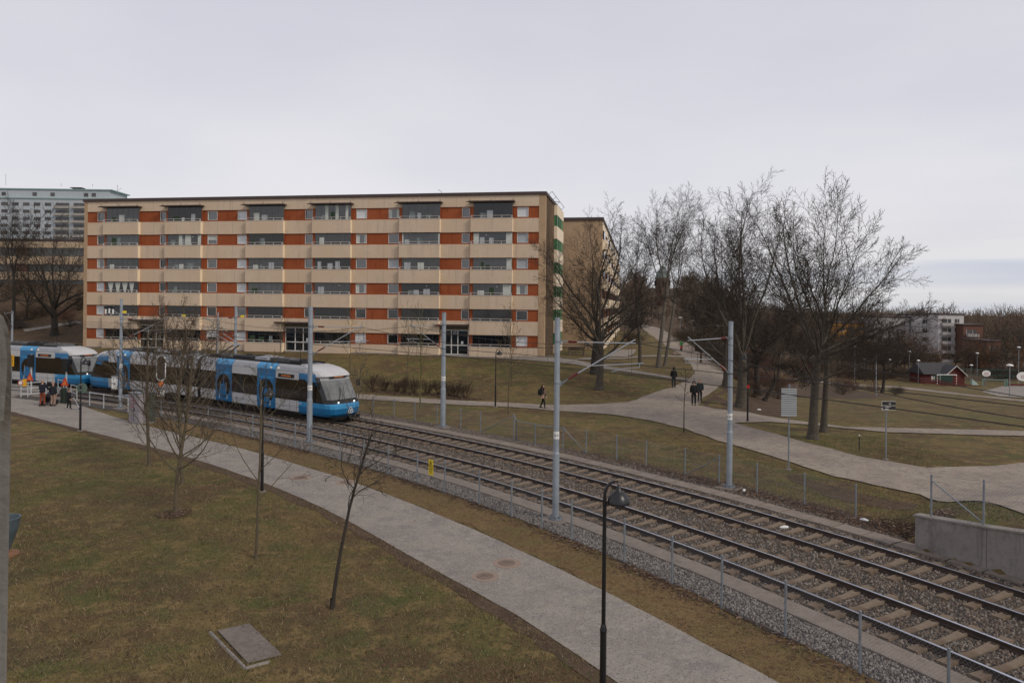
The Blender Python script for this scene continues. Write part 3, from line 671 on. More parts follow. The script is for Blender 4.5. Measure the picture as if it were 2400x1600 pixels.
# ================================================================ OVERHEAD LINE
def catenary_pole(px, pb, top_px, label, tgt, base=None, rings=True, plate='6-2', zc=5.02, rl=.115):
    p = base or G(px, pb); p = Vector((p.x, p.y, 0)); Hh = 7.4-(top_px-(714+.0105*(px-1200)))*p.y/FPX
    t = thing('catenary_pole', label, 'overhead line pole', p, group=None)
    mb = MB(); mb.lathe([(rl, .12), (rl, 2.3), (rl*.96, 2.34), (rl*.86, 2.36), (rl*.80, Hh-.03), (rl*.88, Hh-.03), (rl*.88, Hh)], p, 20); mb.build('pole_shaft', M_galv, t, smooth=False)
    mb = MB(); mb.lathe([(rl+.11, .06), (rl+.11, .115), (rl+.03, .12), (rl+.025, .17)], p, 16)
    for k in range(8): mb.lathe([(.025, .12), (.025, .19)], p+Vector(((rl+.075)*math.cos(k*.785), (rl+.075)*math.sin(k*.785), 0)), 6)
    mb.build('base_flange', M_galv2, t)
    mb = MB(); a = th_at(0); mb.box(p+Z*.0, .95, .75, .13, (Vector((math.cos(R(-42)), math.sin(R(-42)), 0)), Vector((math.sin(R(42)), math.cos(R(42)), 0)), Z)); mb.build('concrete_foot', M_slab, t)
    for z in (4.72, 6.15):
        mb = MB(); mb.lathe([(rl*.9, z-.03), (rl*.9, z+.03)], p, 16); mb.build('clamp_band', M_galv2, t)
    # number plate
    cd = Vector((-p.x, -p.y, 0)).normalized(); xd = Vector((-cd.y, cd.x, 0))*1
    if xd.dot(X) < 0: xd = -xd
    mb = MB(); c = p+Z*2.95
    vs = []; n_ = 9
    for k in range(n_):
        an = (k/(n_-1)-.5)*2.3; v_ = cd*math.cos(an)*(rl*.88+.004)+xd*math.sin(an)*(rl*.88+.004); vs += [c+v_-Z*.13, c+v_+Z*.13]
    mb.add(vs, [(2*k, 2*k+2, 2*k+3, 2*k+1) for k in range(n_-1)]); pl = mb.build('number_plate', M_white, t)
    text_part('number_print', plate, .12, M_blk, pl, c+cd*(rl*.88+.012), xd, Z, .002)
    if tgt is None: return t, p, None
    c = Vector((tgt.x, tgt.y, 0)); hd = (c-p).normalized(); L = (c-p).length
    top_tip = p+hd*(L-.05)+Z*6.12; reach = p+hd*(L+.05)+Z*6.25
    b0 = p+hd*(rl*.85+.03)+Z*6.15; b1 = p+hd*(rl*.85+.03)+Z*4.72
    def ins(a_, b_, f0, f1):
        mb = MB(); a2 = a_.lerp(b_, f0); b2 = a_.lerp(b_, f1); k = 9; pts = [a2.lerp(b2, i/(2*k)) for i in range(2*k+1)]
        mb.tube(pts, [.030 if i % 2 else .050 for i in range(2*k+1)], 10); mb.build('insulator', M_insul, t)
    a_, b_ = b0+Z*.0, top_tip
    mb = MB(); mb.tube([b0, b0.lerp(top_tip, .10)+Z*.04], .018, 6); mb.tube([b0+Z*-.08, b0.lerp(top_tip, .09)+Z*.02], .014, 6); mb.box(b0-hd*.02, .06, .06, .2, (hd, hd.cross(Z), Z)); mb.build('hinge_fitting', M_galv2, t)
    mb = MB(); mb.tube([b1, b1.lerp(reach, .10)], .022, 6); mb.tube([b1-Z*.09, b1.lerp(reach, .08)], .014, 6); mb.box(b1-hd*.02, .06, .06, .2, (hd, hd.cross(Z), Z)); mb.build('hinge_fitting', M_galv2, t)
    ins(b0, top_tip, .10, .22); ins(b1, reach, .10, .23)
    mb = MB(); mb.tube([b0.lerp(top_tip, .21), top_tip+hd*.12], .019, 8); mb.build('top_tube', M_alu, t)
    mb = MB(); mb.tube([b1.lerp(reach, .22), reach], .024, 8); mb.build('bracket_tube', M_alu, t)
    m0 = b1.lerp(reach, .40); rt = p+hd*(L+.35)+Z*(zc+.42); mb = MB(); m0.z = b1.lerp(reach, .40).z
    mb.tube([m0, Vector((rt.x, rt.y, rt.z))], .016, 8); mb.build('registration_tube', M_alu, t)
    mb = MB(); e0 = rt-hd*.15-Z*.03; mb.tube([e0, e0-Z*.12], .014, 6); e1 = e0-Z*.12; mb.tube([e1, e1-hd*.45-Z*.02, e1-hd*.95-Z*.16], .012, 6); mb.build('steady_arm', M_alu, t)
    mb = MB(); mb.tube([top_tip.lerp(b0, .05), top_tip.lerp(b0, .05)-Z*.0+Vector((0, 0, -(top_tip.z-rt.z)))], .005, 4); mb.build('hanger', M_wire, t)
    return t, p, reach
def trk(dc, pxt):
    """point of a track whose direction meets photo column pxt"""
    S_ = np.arange(-60, 30, .1); best = min(S_, key=lambda s: abs((lambda q: 1200+FPX*q.x/q.y)(tp(s, dc))-pxt)); return tp(best, dc), float(best)
CP = {}
for key, (px, pb, ptop, lab, dc, tx, pl) in {
    'a': (1302, 1220, 744, 'steel catenary pole before the near track, tallest in view, its bracket reaching right', -3.45, 1488, '6-3'),
    'b': (1709, 1145, 753, 'steel catenary pole beyond the far track, bracket reaching left across the gravel path', 0, 1614, '< 6-2'),
    'c': (1038, 1002, 732, 'steel catenary pole beyond the far track in front of the right glass entrance door', 0, 962, '4 6-1'),
    'd': (725, 1040, 718, 'steel catenary pole standing in front of the cab of the blue and white tram', -3.45, 850, '5-9')}.items():
    tg, s_ = trk(dc, tx); CP[key] = catenary_pole(px, pb, ptop, lab, tg, plate=pl, rl=dict(a=.115, b=.115, c=.155, d=.145)[key])+(s_,)
tg, s_ = trk(-3.45, 392); CP['e'] = catenary_pole(281, 955, 700, 'catenary pole at the left with small floodlights on top, in front of a tram door', tg, base=Vector((-26.69, 49.57, 0)), plate='5-7')+(s_,)
tg, s_ = trk(0, 482); pb6 = trk(3.1, 554)[0]; CP['f'] = catenary_pole(554, 900, 716, 'steel catenary pole rising behind the tram roof near the raised pantograph', tg, base=pb6, plate='5-8')+(s_,)
pb7 = trk(4.5, 29)[0]; tg, s_ = trk(0, 10); CP['g'] = catenary_pole(29, 880, 729, 'catenary pole at the far left edge behind the weathered timber post', tp(s_, 0), base=pb7, plate='5-6')+(s_,)
pb8 = Vector((-30.5, 75.3, 0)); q8 = thing('signal_post', 'slender pale grey post with a small arm between the tram roof and the apartment block', 'post', Vector((-30.5, 75.3, hz(-30.5, 75.3))))
mb = MB(); mb.tube([q8.location, q8.location+Z*5.0], [.09, .07], 8); mb.build('post_shaft', M_galv, q8); mb = MB(); mb.tube([q8.location+Z*3.2, q8.location+Vector((-1.1, 0, 3.5))], .03, 6); mb.tube([q8.location+Z*2.95, q8.location+Vector((-.8, 0, 3.0))], .03, 6); mb.build('post_arm', M_white, q8)
# floodlight cluster on pole e
pe = CP['e'][1]; t = thing('floodlight_cluster', 'three small black lamps fixed to the top of the left catenary pole', 'lamp', pe+Vector((-.17, -.1, 6.75)))
mb = MB(); mb.tube([pe+Vector((-.15, -.1, 6.5)), pe+Vector((-.5, -.2, 6.75)), pe+Vector((-1.0, -.2, 6.75))], .025, 6); mb.build('lamp_arm', M_galv2, t)
for k in range(3):
    c = pe+Vector((-.45-.25*k, -.22, 6.85+.05*(k == 1)))
    mb = MB(); mb.lathe([(.04, -.02), (.10, 0), (.11, .12), (.06, .2)], c, 10); mb.build('lamp_head', M_black, t)
    mb = MB(); mb.lathe([(.05, -.36), (.055, -.02)], c, 8); mb.build('lamp_bracket', M_white, t)
# wires
def wire(label, dc, kind, sups, cat_='overhead wire'):
    t = thing('overhead_wire', label, cat_, tp(0, dc, 5))
    mb = MB(); pts = []
    S_ = np.arange(-75, 42, 1.0)
    for s in S_:
        zc = 5.02+.25*float(ss(-s, 10, 30))
        if kind == 'contact': z = zc
        else:
            zz = 6.15; m_ = min(abs(s-x) for x in sups); sup_gap = 9.2
            z = 6.15-.55*(1-(1-min(1, m_/sup_gap))**2) if s < 12 else 6.15-.98*float(ss(s, 9, 24))
        pts.append(tp(s, dc, z))
    mb.tube(pts, .014 if kind == 'contact' else .012, 5, cap=False); mb.build('wire_line', M_wire, t)
    return t
sn = [CP[k][3] for k in ('a', 'd', 'e')]; sf = [CP[k][3] for k in ('b', 'c', 'f', 'g')]
wire('contact wire over the near track, running from lower right to the left', -3.45, 'contact', sn)
wire('contact wire over the far track above the tram', 0, 'contact', sf)
wire('upper carrier wire sagging between the brackets over the near track', -3.45, 'mess', sn)
wire('upper carrier wire sagging between the brackets over the far track', 0, 'mess', sf)
for dc, sups, nm in ((-3.45, sn, 'near'), (0, sf, 'far')):
    mb = MB(); s = -40.0
    while s < 12:
        zc = 5.02+.25*float(ss(-s, 10, 30)); m_ = min(abs(s-x) for x in sups); z = 6.15-.55*(1-(1-min(1, m_/9.2))**2)
        mb.tube([tp(s, dc, zc), tp(s, dc, z)], .006, 4); s += 4.6
    o = mb.build('dropper_wires', M_wire); tag(o, 'thin vertical droppers hanging between the two %s-track wires' % nm, 'dropper wires')
for i, (px, py, lab) in enumerate([(292, 731, 'yellow plate high on the overhead line right beside the left catenary pole'), (431, 739, 'yellow plate on the overhead line in front of the second balcony column'), (568, 741, 'yellow plate on the overhead line beside the pole behind the tram roof')]):
    c = AT(px, py, (49.5, 52.5, 55)[i]); t = thing('marker_plate', lab, 'marker plate', c, group=None)
    mb = MB(); mb.box(c, .26, .02, .16); mb.build('plate', M_yel, t); mb = MB(); mb.tube([c+Z*.08, c+Z*.26], .008, 4); mb.build('plate_hanger', M_wire, t)

# ================================================================ STREET LAMPS
def park_lamp(p, label, flip=1, Hh=4.25, group='black bell lamps along the paths'):
    t = thing('street_lamp', label, 'street lamp', p, 0, group)
    mb = MB(); mb.lathe([(.062, 0), (.058, 1.45), (.062, 1.50), (.066, 1.52), (.050, 1.60), (.038, 1.64), (.034, Hh-.35)], p, 14); mb.build('lamp_post', M_black, t, smooth=False)
    mb = MB(); q = p+Z*(Hh-.36); pts = [q]
    for k in range(8):
        a = math.pi*(1-k/8*.62); pts.append(p+Vector((flip*(.20+.20*math.cos(a)), 0, Hh-.30+.24*math.sin(a))))
    mb.tube(pts, .028, 8); mb.build('lamp_arm', M_black, t)
    c = p+Vector((flip*.25, 0, Hh-.46)); mb = MB()
    mb.lathe([(.205, 0), (.206, .02), (.196, .07), (.165, .14), (.115, .20), (.05, .24), (.04, .30), (.02, .34)], c, 24); hd_ = mb.build('lamp_shade', M_black, t, smooth=True)
    mb = MB(); mb.lathe([(.18, -.006), (.09, -.035), (.02, -.05)], c, 16); mb.build('lamp_glass', mat('lamp_opal', (.5, .5, .48), rough=.3), hd_)
    mb = MB(); mb.lathe([(.16, -.02), (.16, .05), (.09, .055)], p, 14); mb.build('lamp_foot', M_slab, t)
    return t
pl0 = G(1413, 1672); pl0 = AT(1415, 1400, 13.15); pl0.z = 0
park_lamp(pl0, 'large black bell lamp in the foreground, standing right by the asphalt footpath', 1, 4.28)
park_lamp(G(188, 1010), 'black bell lamp with a round sign on it, beside the footpath at the far left', 1, 4.25)
park_lamp(G(614, 1153), 'black bell lamp half hidden behind a slender young tree, its shade before a tram door', 1, 4.2)
park_lamp(G(1161, 954), 'black bell lamp on the path in front of the apartment block lawn', 1, 4.25)
park_lamp(G(1752, 988), 'black bell lamp with a small red sticker under the big bare trees at the right', -1, 4.5)
q = G(1752, 988); t = thing('red_notice', 'small red notice stuck to the black lamp post under the big trees', 'notice', q+Z*2.3)
mb = MB(); mb.box(q+Vector((0, -.07, 2.28)), .17, .02, .2); mb.build('notice_face', mat('notice_red', (.6, .02, .02), rough=.5), t)
def mast_lamp(px, pb, pt, label, wide=.38, head='dome'):
    p = G(px, pb); Hh = (pb-pt)*p.y/FPX
    t = thing('street_lamp', label, 'street lamp', p, 0, 'pale dome lamps of the far park')
    mb = MB(); mb.tube([p-Z*.1, p+Z*(Hh-.1)], [.06, .04], 8); mb.build('lamp_post', M_galv, t)
    mb = MB(); mb.lathe([(wide, -.10), (wide*.95, -.02), (wide*.6, .09), (wide*.2, .14), (.02, .15)], p+Z*(Hh-.12), 16); mb.build('lamp_shade', M_white, t)
    return t
for px, pb, pt, lab, wd_ in [(1594, 793, 742, 'white dome lamp beside the top of the gravel path, just above the cyclist', .42), (1625, 800, 750, 'white dome lamp on the right edge of the gravel path above the dark stump', .5), (1680, 833, 762, 'white dome lamp just left of the right catenary pole top', .42), (1553, 768, 742, 'faint white dome lamp highest up the gravel path', .4),
     (2003, 894, 811, 'white dome lamp on the field behind the big tree trunk', .38), (2152, 898, 843, 'white dome lamp left of the red hut', .38), (2366, 931, 853, 'white dome lamp in front of the basketball court gate', .42),
     (2387, 905, 812, 'tall lamp with a flat white head at the right picture edge', .4), (2027, 880, 840, 'small distant white lamp low in the brown wood', .42), (2085, 882, 841, 'small distant white lamp by the leaning dark tree', .4), (2290, 880, 826, 'distant white lamp in front of the brick block', .4), (2131, 880, 822, 'distant white lamp with a bright spot above the hut roof line', .4), (2224, 890, 857, 'white lamp head right over the red hut ridge', .42), (2276, 892, 854, 'white lamp head right of the red hut by the dark trunk', .4)]:
    mast_lamp(px, pb, pt, lab, wd_)
p = G(2053, 928); t = thing('flag_mast', 'tall plain grey mast on the field right of the big tree', 'mast', p); mb = MB(); mb.tube([p, p+Z*5.1], [.07, .05], 8); mb.build('mast_tube', M_galv, t)

# ================================================================ SIGNS AND SMALL THINGS
p = G(1848, 1101); t = thing('road_sign', 'grey slatted back of a road sign on a single post by the gravel path', 'sign', p)
mb = MB(); mb.tube([p, p+Z*3.92], .035, 8); mb.build('sign_post', M_galv2, t)
k = p.y/FPX; mb = MB(); zt = (1101-909)*k; zb = (1101-975)*k; w_ = 36*k; n = 13
for i in range(n): z = zb+(zt-zb)*(i+.5)/n; mb.box(p+Vector((-.04, -.075, z)), w_, .04, (zt-zb)/n*.62)
mb.build('slatted_back', mat('sign_back', (.42, .44, .45), rough=.5, metal=.2, var=.1), t)
mb = MB(); mb.box(p+Vector((-.04, -.055, (zt+zb)/2)), w_*.98, .012, (zt-zb)*.98); mb.build('sign_face', mat('sign_dark_grey', (.10, .105, .11), rough=.7), t)  # dark grey sheet behind the slats, gives the gaps contrast
mb = MB(); mb.lathe([(.13, -.02), (.13, .05), (.05, .06)], p, 10); mb.build('post_foot', M_conc, t)
p = G(2076, 1077); t = thing('direction_sign', 'black two-row direction sign with white arrow on a grey post in the lawn', 'sign', p)
k = p.y/FPX; mb = MB(); mb.tube([p, p+Z*(137*k)], .035, 8); mb.build('sign_post', M_galv2, t)
mb = MB(); mb.lathe([(.13, -.02), (.13, .05), (.05, .06)], p, 10); mb.build('post_foot', M_conc, t)
c = p+Vector((.08, -.06, 127*k)); w_, h_ = 32*k, 19.5*k
mb = MB(); mb.box(c+Vector((0, 0, h_*.27)), w_, .02, h_*.46); mb.box(c-Vector((0, 0, h_*.25)), w_, .02, h_*.46); mb.build('sign_plate', M_blk, t)
mb = MB()
for z in (h_*.52, .02*h_, -h_*.5): mb.box(c+Vector((0, -.012, z)), w_, .012, .012)
mb.box(c+Vector((-w_*.5, -.012, 0)), .010, .012, h_)
f = c+Vector((0, -.014, 0))
mb.tube([f+Vector((-w_*.46, 0, -h_*.42)), f+Vector((-w_*.43, 0, -h_*.25)), f+Vector((-w_*.38, 0, -h_*.2))], .014, 5); mb.prism([f+Vector((-w_*.40, 0, -h_*.12)), f+Vector((-w_*.33, 0, -h_*.18)), f+Vector((-w_*.39, 0, -h_*.28))], (0, -.005, 0))
for z in (-h_*.15, -h_*.38): mb.box(f+Vector((-w_*.14, 0, z)), w_*.27, .006, h_*.075)
for dx in (.045, .115): mb.tube([f+Vector((w_*dx+.03*math.cos(a), 0, h_*.24+.03*math.sin(a))) for a in np.linspace(0, 6.28, 11)], .005, 4)
mb.tube([f+Vector((w_*.05, 0, h_*.24)), f+Vector((w_*.08, 0, h_*.34)), f+Vector((w_*.12, 0, h_*.24))], .005, 4)
mb.lathe([(.02, -.02), (.02, .02)], f+Vector((w_*.09, 0, -h_*.12)), 8)
mb.build('sign_print', M_white, t)
p = G(2014, 1054); t = tag(MB().tube([p, p+Z*.72], .028, 7).build('marker_stake', mat('dark_wood', (.03, .024, .018), rough=.8)), 'short dark stake with a pale top in the lawn left of the direction sign', 'stake')
mb = MB(); mb.lathe([(.032, .72), (.032, .80)], p, 8); o = mb.build('stake_top', M_white); o.parent = t
def rock(name, p, r, m, label, cat_, sq=.65):
    bm = bmesh.new(); bmesh.ops.create_icosphere(bm, subdivisions=3, radius=1)
    for v in bm.verts:
        n_ = math.sin(v.co.x*3+1)*math.cos(v.co.y*2.6)+.5*math.sin(v.co.z*5+v.co.x*4); v.co *= 1+.12*n_; v.co = Vector((v.co.x*r, v.co.y*r*.8, v.co.z*r*sq+r*sq*.5))+p
    me = bpy.data.meshes.new(name); bm.to_mesh(me); bm.free(); me.materials.append(m); o = bpy.data.objects.new(name, me); COL.objects.link(o); PM[o.name] = Matrix.Identity(4); return tag(o, label, cat_)
rock('boulder', G(1581, 832), .42, mat('granite', (.24, .17, .14), rough=.9, var=.3, vs=6), 'reddish boulder on the left edge of the gravel path below the cyclist', 'boulder')
# litter
for i, (px, py, lab) in enumerate([(1779, 962, 'white plastic bottle lying on the bare ground near the black lamp'), (1744, 1153, 'white paper scrap on the leaves by the right catenary pole'), (2026, 1223, 'white paper scrap on the leaf heap below the braced fence'), (1838, 1240, 'crumpled white can lying between the far rails')]):
    q = G(px, py); mb = MB(); a = i*1.1; d = Vector((math.cos(a), math.sin(a), 0)); mb.tube([q+Z*.07-d*.13, q+Z*.08, q+Z*.07+d*.10, q+Z*.07+d*.16], [.045, .06, .045, .02], 8); tag(mb.build('litter', M_white), lab, 'litter')
# manhole covers
M_mh = mat('rusty_cobble', (.225, .165, .125), rough=.9, col2=(.30, .225, .175), vs=14, bump=.6, bs=40)
for px, py, r_, lab in [(1188, 1321, .40, 'round rusty manhole cover on the footpath, the upper one of the pair'), (1137, 1352, .38, 'round rusty manhole cover on the footpath, the lower one of the pair'), (704, 1120, .45, 'faint rusty manhole cover in the footpath right of the second lamp'), (811, 1131, .42, 'faint rusty manhole cover behind the twigs of the leaning young tree')]:
    q = G(px, py); t = thing('manhole_cover', lab, 'manhole cover', q+Z*.024)
    mb = MB(); mb.lathe([(r_, -.01), (r_, .004)], q+Z*.026, 28); mb.build('cobble_ring', M_mh, t)
    mb = MB(); mb.lathe([(r_*.62, .0), (r_*.62, .012), (r_*.55, .014)], q+Z*.026, 24)
    for a in range(6): mb.box(q+Vector((0, 0, .041)), r_*1.0, .012, .006, (Vector((math.cos(a*.52), math.sin(a*.52), 0)), Vector((-math.sin(a*.52), math.cos(a*.52), 0)), Z))
    mb.build('iron_lid', mat('iron_lid', (.17, .125, .095), rough=.8, var=.2), t)
# wooden grating in the lawn
C4 = [G(510, 1480), G(584, 1464), G(659, 1536), (G(581, 1556))]
t = thing('drain_grating', 'weathered slatted grating set in a concrete frame in the lawn at the bottom left', 'grating', C4[0])
ux = (C4[1]-C4[0]); uy = (C4[3]-C4[0]); ux.z = uy.z = 0
wx, wy = ux.length, uy.length; dx_, dy_ = ux.normalized(), uy.normalized()
mb = MB(); n = 26
for i in range(n): c = C4[0]+ux*.5+uy*((i+.5)/n)+Z*.030; mb.box(c, wx, wy/n*.84, .03, (dx_, (dy_-dx_*dy_.dot(dx_)).normalized(), Z))
mb.build('slats', mat('weathered_wood', (.16, .135, .115), rough=.9, var=.25, vs=8), t)
mb = MB()
for i in range(3): c = C4[0]+ux*(.1+.4*i)+uy*.5+Z*.008; mb.tube([c-uy*.5, c+uy*.5], .012, 6)
mb.build('bearers', mat('dark_wood', (0, 0, 0)), t)
K = [C4[0]-dx_*.14-dy_*.05, C4[3]-dx_*.10+dy_*.16, C4[3]+dx_*(wx*.55)+dy_*.13]
mb = MB(); mb.tube([K[0]+Z*.0, K[1]+Z*.0], .04, 6); mb.tube([K[1]+Z*.0, K[2]+Z*.0], .04, 6); mb.build('concrete_frame', M_conc, t)
# conical bin at the left
q = G(8, 1300); t = thing('litter_bin', 'blue-grey cone-shaped bin half hidden behind the timber post', 'bin', q)
k = q.y/FPX
mb = MB(); mb.lathe([(.16, .16), (.36, .75), (.40, .98), (.42, 1.05), (.42, 1.09), (.39, 1.09), (.37, 1.0), (.30, .7)], q, 28); mb.build('bin_body', mat('blue_grey_paint', (.07, .095, .11), rough=.5, var=.15), t, smooth=False)
mb = MB(); mb.lathe([(.40, 0), (.40, .05), (.2, .06), (.12, .18)], q, 20); mb.build('bin_foot', mat('rust_plate', (.20, .10, .05), rough=.9, var=.3, vs=8), t)
# weathered timber post right beside the camera
t = thing('timber_post', 'blurred weathered grey timber post of the bridge railing at the left picture edge', 'timber post', (-.75, 1.0, 6.0))
M_tim = mat('weathered_timber', (.13, .12, .105), rough=.95, col2=(.20, .185, .165), vs=3, bump=.3, bs=40)
# darker streaks follow the grain
tn = M_tim.node_tree; nn = [n for n in tn.nodes if n.type == 'TEX_NOISE'][0]; mpn = tn.nodes.new('ShaderNodeMapping'); mpn.inputs['Scale'].default_value = (26, 26, .9); tn.links.new([n for n in tn.nodes if n.type == 'TEX_COORD'][0].outputs['Object'], mpn.inputs[0]); tn.links.new(mpn.outputs[0], nn.inputs[0]); nn.inputs['Scale'].default_value = 2.2
mb = MB(); Yp = 1.0
prof = [AT(-60, 1700, Yp), AT(12, 1700, Yp), AT(15, 1600, Yp), AT(21, 1250, Yp), AT(26, 950, Yp), AT(27, 850, Yp), AT(24, 800, Yp), AT(17, 765, Yp), AT(8, 742, Yp), AT(-4, 732, Yp), AT(-30, 728, Yp), AT(-60, 740, Yp)]
mb.prism(prof, (-.095, .12, 0)); mb.build('post_board', M_tim, t)
mb = MB(); prof2 = [AT(-60, 1000, .96), AT(8, 985, .96), AT(15, 900, .96), AT(17, 840, .96), AT(12, 790, .96), AT(0, 752, .96), AT(-20, 742, .96), AT(-60, 750, .96)]
mb.prism(prof2, (-.03, .035, 0)); mb.build('board_cap', M_tim, t)

# ================================================================ MAIN APARTMENT BLOCK
BDv, BNv = Vector((BD[0], BD[1], 0)), Vector((BN[0], BN[1], 0)); BP = Vector((BR[0], BR[1], 0))
def fu(px, py=640):
    """distance left of the right corner on the facade plane for a photo column"""
    d = Vector(ray(px, py)); o = Vector((0, 0, CH)); t = (BP-o).dot(BNv)/d.dot(BNv); q = o+d*t
    return (q-BP).dot(BDv)
def fa(u, out, z): return BP+BDv*u+BNv*out+Z*z
AX = (BDv, BNv, Z)
def fbox(mb, u0, u1, o0, o1, z0, z1, mi=None): return mb.box(fa((u0+u1)/2, (o0+o1)/2, (z0+z1)/2), u1-u0, o1-o0, z1-z0, AX, mi)
M_beige = ground_mat('beige_render', [(.61, .48, .352), (.25, 4, .4, .65, (.565, .445, .325)), (2.5, 5, .52, .72, (.52, .405, .295)), (2.0, 5, .52, .70, (.475, .372, .275), .07), (.18, 3, .5, .6, (.57, .44, .31)), (30, 3, .5, .8, (.62, .49, .375))], bump=.15, bscale=60, rough=.9, bdist=.01)
M_beige_sunlit = mat('beige_sunlit', (.85, .70, .50), rough=.85)  # brighter beige for right-facing balcony sides, sunlight put into the colour
M_tan = ground_mat('tan_brick', [(.46, .32, .20), (.3, 5, .4, .65, (.40, .275, .17)), (4, 5, .5, .7, (.36, .25, .16)), (1.2, 5, .52, .68, (.33, .235, .155), .08)], bump=.2, bscale=50, rough=.9)
M_red = ground_mat('rust_red_boards', [(.30, .078, .028), (.5, 4, .4, .65, (.265, .067, .024)), (3, 5, .5, .68, (.21, .052, .022), .1), (.22, 3, .48, .6, (.31, .085, .033))], bump=.15, bscale=40, rough=.85)
M_fascia = mat('brown_fascia', (.055, .035, .030), rough=.6, var=.15)
M_glass = mat('window_glass', (.035, .040, .045), rough=.06, ior=2.1, var=.4, vs=.8)
M_glassd = mat('balcony_glass', (.016, .018, .018), rough=.08, ior=1.72, var=.5, vs=.7)
M_frame = mat('white_frame', (.62, .60, .57), rough=.5)
M_blind = mat('white_blind', (.60, .61, .62), rough=.6, var=.03)
M_blind2 = mat('grey_blind', (.36, .38, .40), rough=.6, var=.05)
M_curt = mat('pale_curtain', (.50, .52, .48), rough=.9, var=.12, vs=14)
M_rail = mat('balcony_rail', (.52, .48, .44), rough=.5)
M_in = mat('dark_interior', (.02, .018, .016), rough=.9)
M_inter = mat('interior_things', (.16, .19, .19), rough=.8, var=.5, vs=1.5)
bld = thing('apartment_block', 'long six-storey apartment block with beige bands, rust-red panels and glazed balconies', 'apartment block', fa(-27, 0, hz(-20, 81)))
uL = fu(196.5); uR = 0.0; ZT = 19.62; G0 = 1.0
rz = [18.08-2.8*k for k in range(6)]        # tops of the red bands, height 1.3
RH = 1.3; pu0, pu1 = fu(204), fu(1262)      # between the corner piers
bal = [(246.3, 328), (390, 474), (579, 666.5), (733.9, 823.7), (937, 1032), (1103.7, 1201.6)]
BAL = [(fu(a), fu(b)) for a, b in bal]
win = [(227, 245), (374, 389.5), (485.5, 507.6), (555.5, 578), (714, 731.5), (834, 858.4), (909.5, 934), (1081.5, 1099.5), (1211, 1237)]
WIN = [(fu(a), fu(b)) for a, b in win]
ent = {0: (318, 385), 1: (657, 732), 2: (1027, 1099)}
ENT = [(fu(a), fu(b)) for a, b in ent.values()]
mb = MB()
fbox(mb, uL, uR, -15.4, -.9, G0-.8, ZT-.35); o_core = mb.build('core_walls', M_in, bld)
fbox(MB(), uL, pu0, -15.4, .02, G0-.8, ZT-.34).build('corner_pier', M_tan, bld); fbox(MB(), pu1, uR, -.9, .02, G0-.8, ZT-.34).build('corner_pier', M_tan, bld)
mb = MB(); fbox(mb, -.30, .0, -15.45, -.9, G0-.8, ZT-.34); mb.build('end_wall', M_tan, bld)
mb = MB(); fbox(mb, uL-.12, uR+.12, -15.6, .14, ZT-.33, ZT); fbox(mb, uL+.2, uR-.2, -15.3, -.2, ZT, ZT+.06); mb.build('roof', M_fascia, bld)
# beige wall bands, panel joints as narrow gaps
mb = MB(); jn = MB()
def band(z0, z1, uu0, uu1, out=0.0):
    if uu1-uu0 < .05: return
    fbox(mb, uu0, uu1, -.25, out, z0, z1)
zb_list = [(rz[0], ZT-.34)]+[(rz[k], rz[k-1]-RH) for k in range(1, 6)]+[(G0-.6, rz[5]-RH)]
for bi, (z0, z1) in enumerate(zb_list):
    if bi == 0: band(z0, z1, pu0, pu1); continue
    edges = [pu0]
    for a, b in BAL: edges += [a, b]
    edges.append(pu1)
    for k in range(0, len(edges), 2):
        a, b = edges[k], edges[k+1]
        if bi in (5, 6):
            for (e0, e1) in ENT:
                if a-.3 < (e0+e1)/2 < b+.3:
                    if bi == 6: band(z0, z1, a, e0); a = max(a, e1)
                    else: band(z0+1.05, z1, a, b); band(z0, z0+1.05, a, e0); a = max(a, e1)
                    break
            else:
                band(z0, z1, a, b); continue
            if bi == 6: band(z0, z1, a, b)
            else: band(z0, z0+1.05, a, b)
        else: band(z0, z1, a, b)
mb.build('wall_bands', M_beige, bld)
mb = MB()
for bi, (z0, z1) in enumerate(zb_list[:-1]):
    for a, b in [(BAL[i][1], BAL[i+1][0]) for i in range(5)]+[(pu0, BAL[0][0]), (BAL[5][1], pu1)]:
        n = max(1, round((b-a)/1.9))
        for k in range(1, n): fbox(mb, a+(b-a)*k/n-.012, a+(b-a)*k/n+.012, -.02, .003, z0+.03, z1-.03)
mb.build('panel_joints', mat('joint_grey', (.33, .27, .22), rough=.9), bld)
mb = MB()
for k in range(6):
    fbox(mb, pu0, pu1, -.26, .035, rz[k]-.035, rz[k]+.0)      # dark brown drip edge under each band
mb.build('drip_edges', mat('drip_brown', (.16, .10, .075), rough=.7), bld)
# red bands with real openings
mb = MB()
for k in range(6):
    op = sorted([(a, b) for a, b in WIN]+[(a-.02, b+.02) for a, b in BAL]+([(a, b) for a, b in ENT] if k == 5 else []))
    u = pu0
    for a, b in op:
        if a > u+.02: fbox(MB(), u, a, -.35, -.06, rz[k]-RH, rz[k]-.035).build('red_panel', M_red, bld)
        iswin = any(abs(a-x[0]) < 1e-6 for x in WIN)
        u = max(u, b)
    if pu1 > u: fbox(MB(), u, pu1, -.35, -.06, rz[k]-RH, rz[k]-.035).build('red_panel', M_red, bld)
